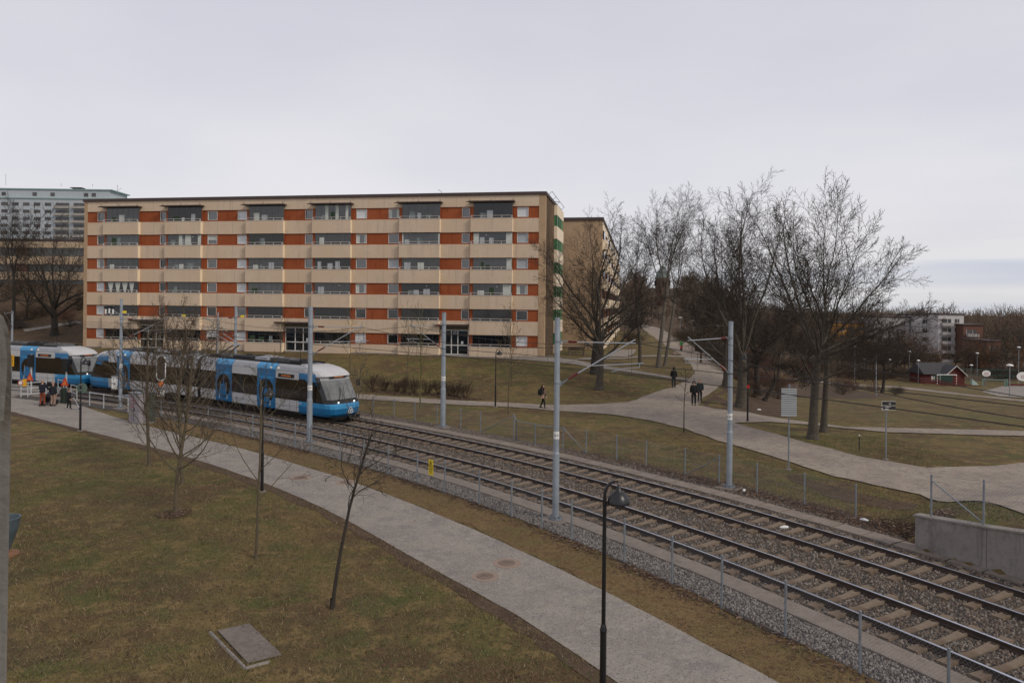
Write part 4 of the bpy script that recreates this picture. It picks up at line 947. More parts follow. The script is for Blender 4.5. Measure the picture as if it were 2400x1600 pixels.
# windows: what each pane shows, row by row from the top
kinds = ['gdcwww', 'ggddd-', 'ghogdH', 'wwwwgw', 'gggdd-', 'wcgcdw', 'cglgdd', 'gggdd-', 'wllcdw']
for j, (a, b) in enumerate(WIN):
    for k in range(6):
        kd = kinds[j][k]
        if kd == '-': continue
        if k == 5 and any(e0-.2 < (a+b)/2 < e1 for e0, e1 in ENT): continue
        z0, z1 = rz[k]-RH+.14, rz[k]-.12
        f = MB(); t_ = .04
        fbox(f, a, a+t_, -.20, -.03, z0, z1); fbox(f, b-t_, b, -.20, -.03, z0, z1); fbox(f, a+t_, b-t_, -.20, -.03, z0, z0+t_); fbox(f, a+t_, b-t_, -.20, -.03, z1-t_, z1); w_ = f.build('window', M_frame, bld)
        fbox(MB(), a, b, -.35, -.06, rz[k]-RH, rz[k]-RH+.14).build('sill', M_red, w_); fbox(MB(), a, b, -.35, -.06, rz[k]-.12, rz[k]-.035).build('lintel', M_red, w_)
        p_ = MB(); fbox(p_, a+t_, b-t_, -.19, -.16, z0+t_, z1-t_)
        mm = {'w': M_blind, 'l': M_blind2}.get(kd, M_glass if kd != 'd' else M_glassd); p_.build('pane', mm, w_)
        if kd in 'cohH':
            c_ = MB()
            if kd == 'c':
                fbox(c_, a+t_, a+t_+(b-a)*.26, -.158, -.150, z0+t_, z1-t_); fbox(c_, b-t_-(b-a)*.22, b-t_, -.158, -.150, z0+t_, z1-t_)
            elif kd in 'hH': fbox(c_, a+t_, b-t_, -.158, -.150, z0+(.5 if kd == 'h' else .35), z1-t_)
            else: c_.lathe([(.02, -.01), (.20, 0), (.02, .01)], fa((a+b)/2, -.15, (z0+z1)/2-.1), 12)
            c_.build('curtain', M_curt if kd != 'H' else M_blind, w_)
# balconies
M_gvar = [M_glassd, mat('balcony_glass_light', (.045, .05, .052), rough=.1, ior=1.7, var=.5, vs=.6), mat('balcony_glass_black', (.010, .010, .011), rough=.07, ior=1.55, var=.4, vs=.9)]
bal_in = {}  # curtains: (balcony, row): list of (f0, f1)
bal_in = {(1, 1): [(.33, .44), (.52, .70), (.90, 1.0)], (0, 3): [(.06, .24), (.28, .46), (.50, .68), (.72, .88)], (3, 0): [(.28, .37), (.57, .66), (.85, .93)], (5, 1): [(.0, .14), (.84, 1.0)], (5, 2): [(.86, .99)], (5, 3): [(.77, .98)], (4, 1): [(.0, .04), (.96, 1.0)]}
BO = .42
for j, (a, b) in enumerate(BAL):
    for k in range(6):
        zt = rz[k]-RH; zlow = (rz[k+1] if k < 5 else G0-.5)
        bmesh_ = MB(); fbox(bmesh_, a, b-.02, -.26, BO, zlow+.0, zt-.02); fr_ = bmesh_.build('balcony', M_beige, bld)
        s_ = MB(); fbox(s_, b-.02, b+.012, -.26, BO-.01, zlow+.01, zt-.02); s_.build('side_panel', M_beige_sunlit, fr_)  # right side only, painted brighter as if sunlit
        s_ = MB(); fbox(s_, a-.03, b+.04, -.2, BO+.03, zt-.02, zt+.03); s_.build('parapet_cap', M_rail, fr_)
        r_ = MB(); zr = zt+.30
        fbox(r_, a, b, BO-.04, BO, zr-.045, zr)
        for i in range(5): uu = a+.03+(b-a-.06)*(i/4 if i else 0); fbox(r_, uu-.025, uu+.025, BO-.04, BO, zt+.03, zr-.045)
        fbox(r_, a+.12, a+.16, BO-.04, BO, zt+.03, zr-.045); fbox(r_, b-.16, b-.12, BO-.04, BO, zt+.03, zr-.045)
        r_.build('railing', M_rail, fr_)
        ztop = (rz[k]-.04) if k > 0 else rz[0]+.42
        g_ = MB(); fbox(g_, a+.30, b-.05, .16, .185, zt+.03, ztop); gl = g_.build('glazing', M_gvar[(2 if k > 3 else [0, 1, 0, 2][(j*3+k*5) % 4])], fr_)
        m_ = MB(); n = 6
        for i in range(n+1): uu = a+.30+(b-a-.35)*i/n; fbox(m_, uu-.010, uu+.010, .150, .195, zt+.03, ztop)
        fbox(m_, a+.28, b-.05, .15, .20, ztop-.05, ztop); m_.build('glazing_bars', mat('dark_bars', (.07, .075, .075), rough=.4, metal=.3), gl)
        fbox(MB(), a, a+.28, -.3, .12, zt, ztop if k else rz[0]).build('reveal', M_red, fr_); fbox(MB(), b-.045, b-.005, -.3, .14, zt, ztop if k else rz[0]).build('reveal', M_red, fr_)
        f_ = MB(); fbox(f_, a+.02, b-.02, -.3, BO-.02, ztop, ztop+.03)
        if k: f_.build('soffit', M_fascia, fr_)
        cur = bal_in.get((j, k))
        if cur:
            for (f0, f1) in cur:
                c_ = MB(); u0, u1 = a+.3+(b-a-.35)*f0, a+.3+(b-a-.35)*f1; n_ = 8; vs = []
                tap = .34 if (j, k) == (0, 3) else .0
                for i in range(n_+1):
                    q = i/n_; uu = u0+(u1-u0)*q; wv = .200+.022*math.sin(q*9*math.pi*.9); ub = u0+(u1-u0)*(tap+(1-2*tap)*q); vs += [fa(ub, wv, zt+.05), fa(uu, wv, ztop-.06)]
                c_.add(vs, [(2*i, 2*i+2, 2*i+3, 2*i+1) for i in range(n_)]); c_.build('curtain', M_curt, fr_)
        rr = random.Random(j*17+k*5)
        if (k < 4 or rr.random() < .3) and (j, k) != (0, 3):
            c_ = MB()
            for i in range(rr.choice([1, 2, 2, 3])):
                u0 = a+.5+(b-a-.9-.4)*(i+rr.random()*.6)/3; wdt = rr.uniform(.35, .75); c_ = MB(); fbox(c_, u0, u0+wdt, .187, .190, zt+.05, zt+rr.uniform(.45, .95)); c_.build('balcony_item', rr.choice([M_inter, M_inter, M_blind2, M_curt, mat('plant_dark', (.02, .045, .018), rough=.8)]), gl)  # flat panels on the opaque glass: blinds, curtains, plants, interior things
            if rr.random() < .4: c_ = MB(); c_.lathe([(.02, -.06), (.09, 0), (.02, .06)], fa(a+1+(b-a-2)*rr.random(), .21, ztop-.3), 8); c_.build('hanging_lamp', M_blind, gl)
    # canopy over the top balcony
    c_ = MB(); fbox(c_, a-.22, b+.22, .0, .85, rz[0]+.43, rz[0]+.55); fbox(c_, a-.5, a-.22, .55, .75, rz[0]+.44, rz[0]+.50)
    for uu in (a-.02, (a+b)/2, b+.1): fbox(c_, uu-.02, uu+.02, .74, .78, rz[0]+.55, rz[0]+.78)
    c_.build('balcony_canopy', M_fascia, bld)
# entrances
M_alf = mat('door_frame', (.42, .42, .40), rough=.5)
for i, (a, b) in enumerate(ENT):
    e_ = MB(); z1 = rz[5]+.50; z0 = hz(*fa(a, .5, 0)[:2])
    fbox(e_, a, b, -1.4, -1.35, z0-.3, z1+.5); dr = e_.build('entrance', M_in, bld)
    e_ = MB(); fbox(e_, a-.35, b+.05, -.3, .75, z1+.43, z1+.60); e_.build('canopy', M_fascia, dr)
    e_ = MB(); fbox(e_, a, b, -.5, -.12, z1, z1+.43); e_.build('lintel', mat('olive_panel', (.12, .10, .065), rough=.8), dr)
    zz1 = z1; zz0 = z0+.1
    f = MB(); d0 = a+(b-a)*(.16 if i else .1); xs = [d0, d0+(b-d0)*.36, d0+(b-d0)*.66, b-.05]
    if i == 2: xs = [a+(b-a)*.2, a+(b-a)*.44, a+(b-a)*.65, b-.05]
    for x in xs: fbox(f, x-.05, x+.05, -.34, -.2, zz0, zz1)
    for zz in (zz0+.05, zz0+(zz1-zz0)*.38, zz1-.05): fbox(f, xs[0], xs[-1], -.33, -.21, zz-.05, zz+.05)
    f.build('door_frame', M_frame, dr)
    g = MB(); fbox(g, xs[0], xs[-1], -.29, -.26, zz0, zz1); g.build('door_glass', M_glassd, dr)
    g = MB(); fbox(g, a, xs[0]-.05, -.34, -.2, zz0-.2, zz1); g.build('side_pier', M_red if i == 1 else M_beige, dr)
    g = MB(); x = xs[2]+.35; fbox(g, x, x+.26, -.255, -.25, zz0+1.15, zz0+1.5); g.build('paper_notice', M_white, dr)
    if i == 2: text_part('house_number', '22', .42, M_frame, dr, fa((xs[1]+xs[2])/2, -.24, zz1-.35), BDv, Z, .003)
# right end: cream stair bay with green glazing at the back
mb = MB(); zs = G0-.6
def ebox(m_, t0, t1, o0, o1, z0, z1): return m_.box(BP+BDv*((o0+o1)/2)-BNv*((t0+t1)/2)+Z*((z0+z1)/2), abs(o1-o0), abs(t1-t0), z1-z0, AX)
for k in range(7):
    z0_, z1_ = zb_list[k]; ebox(mb, 8.1, 15.4, .0, .35, z0_, z1_)
bay = mb.build('end_bay', mat('cream_render', (.80, .68, .52), rough=.9, var=.05, vs=1), bld)
mb = MB()
for k in range(6): ebox(mb, 8.2, 15.3, .0, .28, rz[k]-RH, rz[k])
mb.build('green_glazing', mat('green_panel', (.045, .20, .075), rough=.35, var=.25, vs=1), bay)
mb = MB()
for k in range(6):
    for t_ in (8.15, 9.6, 10.1, 11.2, 12.3): ebox(mb, t_, t_+.12, .27, .32, rz[k]-RH, rz[k])
mb.build('green_frames', mat('dark_green', (.02, .07, .03), rough=.5), bay)
mb = MB(); mb.tube([BP+BDv*.1-BNv*8+Z*(ZT+.05), BP+BDv*.6-BNv*9+Z*(ZT+.1)], .04, 5); mb.tube([BP+BDv*.45-BNv*2+Z*(ZT+.3), BP+BDv*.45-BNv*15+Z*(ZT+.3)], .03, 5)
for t_ in (2, 6, 10, 15): mb.tube([BP+BDv*.1-BNv*t_+Z*(ZT), BP+BDv*.45-BNv*t_+Z*(ZT+.3)], .025, 5)
mb.tube([fa(-13, -5, ZT), fa(-13, -5, ZT+1.0), fa(-13.4, -5, ZT+1.2)], .03, 5); mb.build('roof_rail', M_galv2, bld)
mb = MB(); fbox(mb, pu0, uR+.05, .0, .10, G0-.4, hz(*fa(-.5, .5, 0)[:2])+.12); mb.build('plinth', M_conc, bld)

# ---- second block behind on the right
P2 = Vector((12.5, 101, 0)); zg2 = .2; zt2 = 19.7
b2 = thing('apartment_block', 'tan end wall of the second apartment block standing behind and right of the long one', 'apartment block', Vector((8, 102, .6)))
def b2box(m_, u0, u1, t0, t1, z0, z1): return m_.box(P2+BDv*((u0+u1)/2)-BNv*((t0+t1)/2)+Z*((z0+z1)/2), abs(u1-u0), abs(t1-t0), z1-z0, AX)
mb = MB(); b2box(mb, -14, 0, 0, .5, zg2, zt2-.45); mb.build('end_wall', M_tan, b2)
mb = MB(); b2box(mb, -14, -.3, .5, 78, zg2, zt2-.45); mb.build('core_walls', M_in, b2)
mb = MB(); b2box(mb, -14.1, .14, -.14, 78.2, zt2-.45, zt2); mb.build('roof', M_fascia, b2)
mb = MB()
zb2 = [(rz[0], zt2-.46)]+[(rz[k], rz[k-1]-RH) for k in range(1, 6)]+[(zg2, rz[5]-RH)]
for z0_, z1_ in zb2: b2box(mb, -.3, 0, .5, 78, z0_, z1_)
mb.build('wall_bands', mat('cream_render', (0, 0, 0)), b2)
mb = MB()
for k in range(6): b2box(mb, -.3, -.08, .5, 78, rz[k]-RH, rz[k])
mb.build('red_panels', M_red, b2)
for k in range(6):
    for j in range(7):
        t0 = 2.2+j*11; mb = MB(); b2box(mb, 0, .5, t0, t0+4.6, rz[k]-RH-1.35, rz[k]-RH); bb = mb.build('balcony', mat('cream_render', (0, 0, 0)), b2)
        mb = MB(); b2box(mb, 0, .12, t0+.1, t0+4.5, rz[k]-RH, rz[k]); mb.build('glazing', M_glass, bb)
    for j in range(7):
        t0 = 8.2+j*11; mb = MB(); b2box(mb, -.1, -.05, t0, t0+1.6, rz[k]-RH+.1, rz[k]-.1)
        if t0 < 74: mb.build('window', M_blind2, b2)

# ---- generic background building
def backblock(name, label, p, xd, w_, dep, z0, z1, wallm, rows, rowh, winw, gap, winm, frame=None, bands=None, roofm=None, off=.6, zoff=1.0, skip=0, balc=None, seed=0):
    rr = random.Random(seed); t = thing(name, label, 'building', p); xd = Vector(xd).normalized(); nd = Vector((xd.y, -xd.x, 0)); ax = (xd, nd, Z)
    def bx(m_, u0, u1, o0, o1, a, b): return m_.box(p+xd*((u0+u1)/2)+nd*((o0+o1)/2)+Z*((a+b)/2-p.z), u1-u0, o1-o0, b-a, ax)
    mb = MB(); bx(mb, 0, w_, -dep, 0, z0, z1); wl_ = mb.build('wall', wallm, t)
    mb = MB(); bx(mb, -.3, w_+.3, -dep-.3, .3, z1, z1+.4); mb.build('roof', roofm or M_fascia, t)
    nb = 0
    for r in range(rows):
        zt = z1-zoff-r*rowh; u = off; c = 0
        while u+winw < w_-.3:
            isb = balc and c in balc
            ww = winw*(2.1 if isb else 1)
            if u+ww > w_-.2: break
            if nb < 96:
                mb = MB(); bx(mb, u, u+ww, -.05, .04, zt-1.3, zt); wn_ = mb.build('window', winm, t)
                if frame:
                    mb = MB(); bx(mb, u-.08, u+ww+.08, .03, .07, zt-1.38, zt-1.3); bx(mb, u-.08, u, .03, .07, zt-1.3, zt+.06); bx(mb, u+ww*.6, u+ww*.6+.08, .03, .07, zt-1.3, zt); mb.build('window_frame', frame, wn_)
                if isb:
                    mb = MB(); bx(mb, u-.2, u+ww+.2, .05, 1.2, zt-2.25, zt-1.30); mb.build('balcony', balc['m'], t)
                nb += 1
            u += ww+gap; c += 1
    return t, bx
M_pgrey = ground_mat('pale_blue_render', [(.42, .46, .49), (.05, 4, .4, .65, (.38, .415, .43)), (.6, 5, .5, .7, (.46, .49, .50))], bump=0, rough=.9)
M_pwin = mat('far_window', (.055, .05, .05), rough=.3, ior=1.6, var=.7, vs=.4)
t, bx = backblock('tower_block', 'tall pale blue-grey apartment block far off at the upper left', Vector((-232, 283, 10)), (1, 0.02, 0), 78, 16, 8, 46.9, M_pgrey, 9, 2.8, 2.5, 1.7, M_pwin, off=1.2, zoff=1.5, balc={4: 1, 5: 1, 11: 1, 12: 1, 'm': mat('weathered_balcony', (.33, .31, .28), rough=.9, var=.15, vs=.6)}, roofm=mat('verdigris_trim', (.25, .36, .34), rough=.7))
mb = MB(); bx(mb, 0, 73, -15, -1.5, 47.3, 50.7); o = mb.build('top_storey', M_pgrey, t)
mb = MB(); bx(mb, -.5, 74, -15.4, -1.1, 50.7, 51.1); mb.build('top_roof', MATS['verdigris_trim'], t)
for u in (5, 17, 24, 43, 50, 63, 66, 31): mb = MB(); bx(mb, u, u+1.6, -1.5, -1.4, 48.2, 49.6); mb.build('top_window', M_pwin, t)
for u, h_ in ((37, 4.5), (58, 1.2), (26, 1), (70, 1)): mb = MB(); mb.tube([t.location+Vector((u, .02*u-5, 51.1-10)), t.location+Vector((u, .02*u-5, 51.1+h_-10))], .07, 4); mb.build('roof_aerial', M_galv2, t)
for u in (21, 57): mb = MB(); bx(mb, u, u+3, -6, -4, 51.1, 51.9); bx(mb, u-.8, u+3.8, -6.4, -3.6, 51.9, 52.15); mb.build('roof_hood', M_fascia, t)
mb = MB(); q = t.location+Vector((80, 1.6-6, 0)); q.z = 47.3; mb.tube([q, q+Z*4.5], .08, 4); mb.tube([q+Z*2, q+Vector((1.5, 0, 3.4))], .05, 4); mb.tube([q+Z*1.4, q+Vector((-1.2, 0, 2.4))], .05, 4); mb.build('roof_mast', M_galv2, t)
mb = MB(); bx(mb, 78, 78.2, -45, 0, 8, 46.6); mb.build('end_wall', mat('cream_end', (.48, .45, .38), rough=.9), t)
# low brown building on the left hill
t, bx = backblock('terrace_building', 'low building with dark window bands and pale orange parapets behind the bare oak', Vector((-118, 134, 10)), (1, -.03, 0), 75, 12, 6, 18.1, mat('dark_ribbon', (.035, .04, .035), rough=.3, ior=1.8, var=.5, vs=.3), 0, 2.8, 2, 1, M_pwin)
M_or = mat('orange_render', (.44, .33, .22), rough=.9, var=.18, vs=.5)
for k in range(3):
    mb = MB(); z = 18.0-2.85*k-(1.25 if k else 1.1); bx(mb, -.1, 75.1, 0, .5, z, z+(1.1 if k == 0 else 1.45)); mb.build('parapet_band', M_or, t)
for u in (8, 27, 46, 66): mb = MB(); bx(mb, u, u+2.2, 0, .3, 7, 17.8); mb.build('pillar', mat('brown_brick', (.13, .06, .04), rough=.9), t)
mb = MB(); bx(mb, 0, 75, .0, .42, 9.2, 10.0); mb.build('white_base', mat('pale_base', (.42, .45, .40), rough=.8), t)
# buildings beyond the park on the right
def RB(px, pt, Yd, label, wpx, dpx, zbase, wallm, rows, winw, gap, winm, seed=1, balc=None, frame=None, ang=0.0, name='apartment_building', rowh=2.9):
    a = AT(px, pt, Yd); w_ = wpx*Yd/FPX; p = Vector((a.x, a.y, zbase)); return backblock(name, label, p, (math.cos(ang), math.sin(ang), 0), w_, 11, zbase-2, a.z, wallm, rows, rowh, winw, gap, winm, frame=frame, seed=seed, balc=balc, zoff=1.35, off=1.0)
M_wr = mat('white_render', (.52, .50, .49), rough=.9, var=.06, vs=.3); M_wr2 = mat('grey_render', (.36, .34, .33), rough=.9, var=.08, vs=.3)
M_oy = mat('orange_wall', (.45, .22, .055), rough=.9, var=.12, vs=.4); M_bk = mat('red_brick', (.13, .062, .044), rough=.9, var=.2, vs=2)
RB(1962, 757, 250, 'orange rendered building behind the crown of the big bare tree', 88, 0, -2, M_oy, 4, 1.6, 1.7, M_pwin, 2, frame=M_frame)
RB(2050, 743, 243, 'long grey-white building in the gap between the orange and the white ones', 82, 0, -3, M_wr2, 4, 1.6, 2.2, M_pwin, 3, frame=M_frame)
t, bx = RB(2155, 739, 238, 'tall white apartment building with small balconies in the distance at the right', 46, 0, -5, M_wr, 5, 1.5, 1.6, M_pwin, 4, frame=M_frame)
t, bx = RB(2199, 737, 232, 'white balconied front of the corner apartment house beside the brick block', 60, 0, -5, M_wr, 5, 1.5, 1.1, M_pwin, 5, balc={0: 1, 'm': M_wr2}, frame=M_frame)
RB(2258, 762, 228, 'red brick apartment block right of the white corner house', 46, 0, -6, M_bk, 5, 1.5, 1.2, M_pwin, 6, balc={0: 1, 1: 1, 'm': M_wr2}, frame=M_frame)
RB(2312, 800, 205, 'orange-brown brick house behind the basketball board', 34, 0, -7, mat('orange_brick', (.16, .075, .045), rough=.9, var=.2, vs=1), 3, 1.3, 1.4, M_pwin, 7, frame=M_frame)
RB(1600, 792+8, 150, 'grey shed roof among the bushes right of the path', 34, 0, 1.2, M_wr2, 0, 1, 1, M_pwin, 8, name='garden_shed')
# brick water tower on the hill
q = AT(1552, 700, 300); zb_ = 4; rt_ = 17*300/FPX
t = thing('brick_tower', 'round brick tower with a green pointed roof far off on the hill above the path', 'tower', Vector((q.x, q.y, zb_)))
zt_ = AT(1552, 652, 300).z; zp = AT(1552, 624, 300).z
mb = MB(); mb.lathe([(rt_*.92, zb_), (rt_*.92, zt_-6), (rt_, zt_-4), (rt_, zt_)], Vector((q.x, q.y, 0)), 10); mb.build('tower_wall', mat('tower_brick', (.13, .075, .055), rough=.9, var=.2, vs=.3), t)
mb = MB(); mb.lathe([(rt_*1.08, zt_), (rt_*.7, zt_+(zp-zt_)*.55), (.15, zp)], Vector((q.x, q.y, 0)), 10); mb.build('tower_roof', mat('copper_roof', (.13, .16, .15), rough=.7), t)
mb = MB()
for k in range(10): a = k*.628+.3; mb.box(Vector((q.x+math.cos(a)*rt_*1.0, q.y+math.sin(a)*rt_*1.0, zt_-2)), .5, .5, 2.2)
mb.build('tower_window', M_in, t)
# red hut, goal, boards, hoops of the playground
k = 157/FPX
def PG(px, py): d = ray(px, py); t_ = 157/d[1]; return Vector((d[0]*t_, 157, CH+d[2]*t_))
M_hut = mat('falu_red', (.10, .022, .018), rough=.9, var=.12, vs=2)
a = PG(2180, 905); hz0 = a.z-1; t = thing('red_hut', 'dark red wooden hut with a grey roof and a white-edged gable at the playground', 'hut', Vector((a.x, 163, hz0)))
u0, u1 = PG(2180, 0).x*1.04, PG(2255, 0).x*1.04; g0, g1 = PG(2218, 0).x*1.04, PG(2262, 0).x*1.04; ze = PG(2235, 879).z-.35
def hx(m_, x0, x1, y0, y1, z0, z1): return m_.box(((x0+x1)/2, (y0+y1)/2, (z0+z1)/2), x1-x0, y1-y0, z1-z0)
mb = MB(); hx(mb, u0, u1, 164, 170, hz0-1, ze); hx(mb, g0, g1, 162, 164, hz0-1, ze); gm_ = (g0+g1)/2; zr_ = ze+2.0; mb.prism([(g0, 162, ze), (g1, 162, ze), (gm_, 162, zr_)], (0, 2, 0)); mb.build('hut_wall', M_hut, t)
mb = MB(); mb.prism([(u0-.4, 163.5, ze-.1), (u0-.4, 167, ze+2.3), (u0-.4, 170.5, ze-.1)], (u1-u0+.8, 0, 0)); 
mb.prism([(g0-.5, 161.6, ze-.25), (gm_, 161.6, zr_+.12), (g1+.5, 161.6, ze-.25), (g1+.35, 161.6, ze-.3), (gm_, 161.6, zr_-.1), (g0-.35, 161.6, ze-.3)], (0, 4, 0)); mb.build('hut_roof', mat('grey_roof', (.045, .043, .045), rough=.8), t)
mb = MB(); mb.tube([(g0-.4, 161.5, ze-.3), (gm_, 161.5, zr_)], .09, 4); mb.tube([(g1+.4, 161.5, ze-.3), (gm_, 161.5, zr_)], .09, 4); mb.build('gable_boards', M_frame, t)
for px in (2184, 2190, 2196, 2202): c = PG(px, 884); mb = MB(); mb.box((c.x*1.045, 163.95, ze-1.0), .45, .1, 1.1); mb.build('hut_window', M_frame, t)
gp = PG(2206, 902); t = thing('football_goal', 'red and white striped goal frame in front of the red hut', 'goal', Vector((gp.x, 157, gp.z)))
x0, x1, z0, z1 = PG(2206, 0).x, PG(2251, 0).x, PG(2206, 903).z, PG(2206, 878).z
mb = MB(); mr = MB()
for x in (x0, x1):
    for i in range(8): (mb if i % 2 else mr).tube([(x, 157, z0+(z1-z0)*i/8), (x, 157, z0+(z1-z0)*(i+1)/8)], .09, 5)
mb.tube([(x0, 157, z1), (x1, 157, z1)], .09, 5); mb.tube([(x0+1.2, 158, z0), (x0+1.2, 158, z1-.2)], .05, 4); mb.build('goal_frame', M_white, t); mr.build('red_stripes', mat('stripe_red', (.4, .04, .03), rough=.6), t)
mb = MB(); mb.box(((x0+x1)/2, 158.1, (z0+z1)/2), (x1-x0)*.95, .03, (z1-z0)*.9); mb.build('goal_net', mat('dark_green_net', (.025, .05, .04), rough=.9), t)
for px, py, lab in [(2312, 875, 'white fan-shaped basketball board with a red square, left of the court gate'), (2398, 882, 'white basketball board cut by the right picture edge')]:
    c = PG(px, py); t = thing('basketball_hoop', lab, 'basketball hoop', Vector((c.x, 157, c.z-4)))
    s_ = 1.0 if px < 2350 else 1.5
    mb = MB(); mb.prism([c+Vector((math.cos(a)*.93*s_, 0, math.sin(a)*.66*s_-.0)) for a in np.linspace(0, 6.283, 17)[:-1]], (0, .06, 0)); mb.build('backboard', M_white, t)
    mb = MB()
    for q0, q1 in (((-.35, -.25), (.35, -.25)), ((.35, -.25), (.35, .2)), ((.35, .2), (-.35, .2)), ((-.35, .2), (-.35, -.25))): mb.tube([c+Vector((q0[0], -.05, q0[1])), c+Vector((q1[0], -.05, q1[1]))], .035, 4)
    mb.build('target_square', mat('stripe_red', (0, 0, 0)), t)
    mb = MB(); mb.tube([c+Vector((0, .5, 0)), c+Vector((0, .6, -4.5))], .08, 6); mb.tube([c+Vector((-.2, -.3, -.45)), c+Vector((.2, -.3, -.45))], .02, 4); mb.build('hoop_post', M_galv2, t)
def board_fence(label, P, h, planks, m):
    t = thing('board_fence', label, 'board fence', P[0])
    for (a_, b_) in zip(P[:-1], P[1:]):
        mb = MB(); d = (b_-a_).normalized()
        for i in range(planks):
            z = h*(i+.5)/planks; c = (a_+b_)/2+Z*z; mb.box(c, (b_-a_).length, .06, h/planks*.72, (d, d.cross(Z).normalized(), d.cross(Z).normalized().cross(d)))
        mb.build('boards', m, t)
        mb = MB(); mb.box(a_+Z*h*.5, .14, .14, h*1.05); mb.build('board_post', m, t)
    return t
k_ = .985
board_fence('dark red board fence running from the goal to the court gate', [PG(2158, 896)*1.0, PG(2206, 903), PG(2215, 906), PG(2262, 912), PG(2302, 916)], 1.1, 4, M_hut)
board_fence('dark red board fence right of the court gate', [PG(2362, 921), PG(2410, 922), PG(2450, 922)], 2.1, 4, M_hut)
t = thing('court_gate', 'green-framed mesh gate and fence of the basketball court', 'gate', PG(2303, 917))
mb = MB()
for px in (2303, 2355, 2360): mb.tube([PG(px, 920), PG(px, 888)], .12, 5)
mb.tube([PG(2303, 889), PG(2356, 891)], .08, 5); mb.build('gate_frame', mat('pale_green', (.18, .28, .24), rough=.6), t)
mb = MB(); a_ = PG(2356, 920); b_ = PG(2363, 896); mb.box((a_+b_)/2, .7, .1, (b_.z-a_.z)); mb.build('gate_box', mat('deep_green', (.01, .09, .07), rough=.6), t)
mb = MB()
for i in range(26):
    px = 2296+i*6; a_ = PG(px, 916); mb.tube([a_+Y*9, PG(px, 872)+Y*9], .035, 4)
mb.tube([PG(2296, 873)+Y*9, PG(2450, 876)+Y*9], .04, 4); mb.tube([PG(2296, 888)+Y*9, PG(2450, 890)+Y*9], .04, 4); mb.build('court_fence_posts', mat('deep_green', (0, 0, 0)), t)
c = PG(2283, 896); mb = MB(); mb.prism([PG(2279, 888), PG(2279, 902), PG(2295, 902)], (0, .6, 0)); o = mb.build('play_ramp', mat('pale_play', (.34, .46, .44), rough=.6)); tag(o, 'pale triangular play panel between the red hut and the board', 'play panel')
# park bench below the second block
q = G(1350, 832); q.y -= 1; t = thing('park_bench', 'small wooden bench on the grass below the tan end wall', 'bench', q)
mb = MB()
for i in range(3): mb.box(q+Vector((0, -.18+.18*i, .47)), 1.9, .14, .05)
mb.build('seat', mat('bench_wood', (.07, .05, .035), rough=.8), t)
mb = MB()
for i in range(2): mb.box(q+Vector((0, .26, .68+.2*i)), 1.9, .05, .14)
mb.build('backrest', mat('bench_wood', (0, 0, 0)), t)
for sx in (-.8, .8): mb = MB(); mb.box(q+Vector((sx, 0, .22)), .07, .5, .46); mb.box(q+Vector((sx, .28, .5)), .07, .06, .8); mb.build('leg', M_conc, t)

# ================================================================ TRAMS
M_tw = mat('tram_white', (.47, .465, .46), rough=.35, col2=(.54, .535, .53), vs=1.3); M_tb = mat('tram_blue', (.014, .145, .325), rough=.28, var=.10, vs=.8)
M_tbl = mat('tram_light_blue', (.035, .255, .50), rough=.28, var=.08, vs=.8); M_tg = mat('tram_roof_grey', (.30, .31, .33), rough=.6, var=.12, vs=1.5)
M_tgl = mat('tram_glass', (.012, .011, .010), rough=.07, ior=1.55, col2=(.030, .020, .013), vs=1.1); M_ws = mat('tram_windscreen', (.13, .135, .125), rough=.08, ior=1.9, var=.35, vs=1.2)
M_tk = mat('tram_black', (.012, .012, .013), rough=.25); M_bel = mat('bellows', (.02, .02, .022), rough=.9); M_eq = mat('roof_gear', (.09, .09, .09), rough=.7, var=.4, vs=2)
M_amb = mat('amber_display', (.02, .01, .005), emit=((1, .25, .03), .35)); M_hl = mat('headlight', (.8, .8, .8), emit=((1, .97, .9), 1.5))
M_warm = mat('warm_interior', (.11, .055, .022), rough=.9, var=.6, vs=2)
def pxof(s, b, z):
    p = tp(s, -b); v = Vector((p.x, p.y, z-CH)); Rm = cam.matrix_world.to_3x3().inverted(); c = Rm @ v; return 1200+FPX*c.x/-c.z, 714-FPX*c.y/-c.z
def s_at(px, b=1.32, z=.9):
    lo_, hi_ = -75.0, 20.0
    for _ in range(50):
        m = (lo_+hi_)/2
        if pxof(m, b, z)[0] < px: lo_ = m
        else: hi_ = m
    return m
SN = s_at(850, -1.12, .8)            # nose tip of the leading tram
def A_(px, z=1.5): return SN-s_at(px, 1.32, z)
aD1 = (A_(649), A_(612)); aD2 = (A_(547), A_(512)); aG1 = (A_(472), A_(463)); aG2 = (A_(442.5), A_(435)); aD3 = (A_(307), A_(281)); aEnd = A_(208); aCab = A_(740)
LT = aEnd+.35
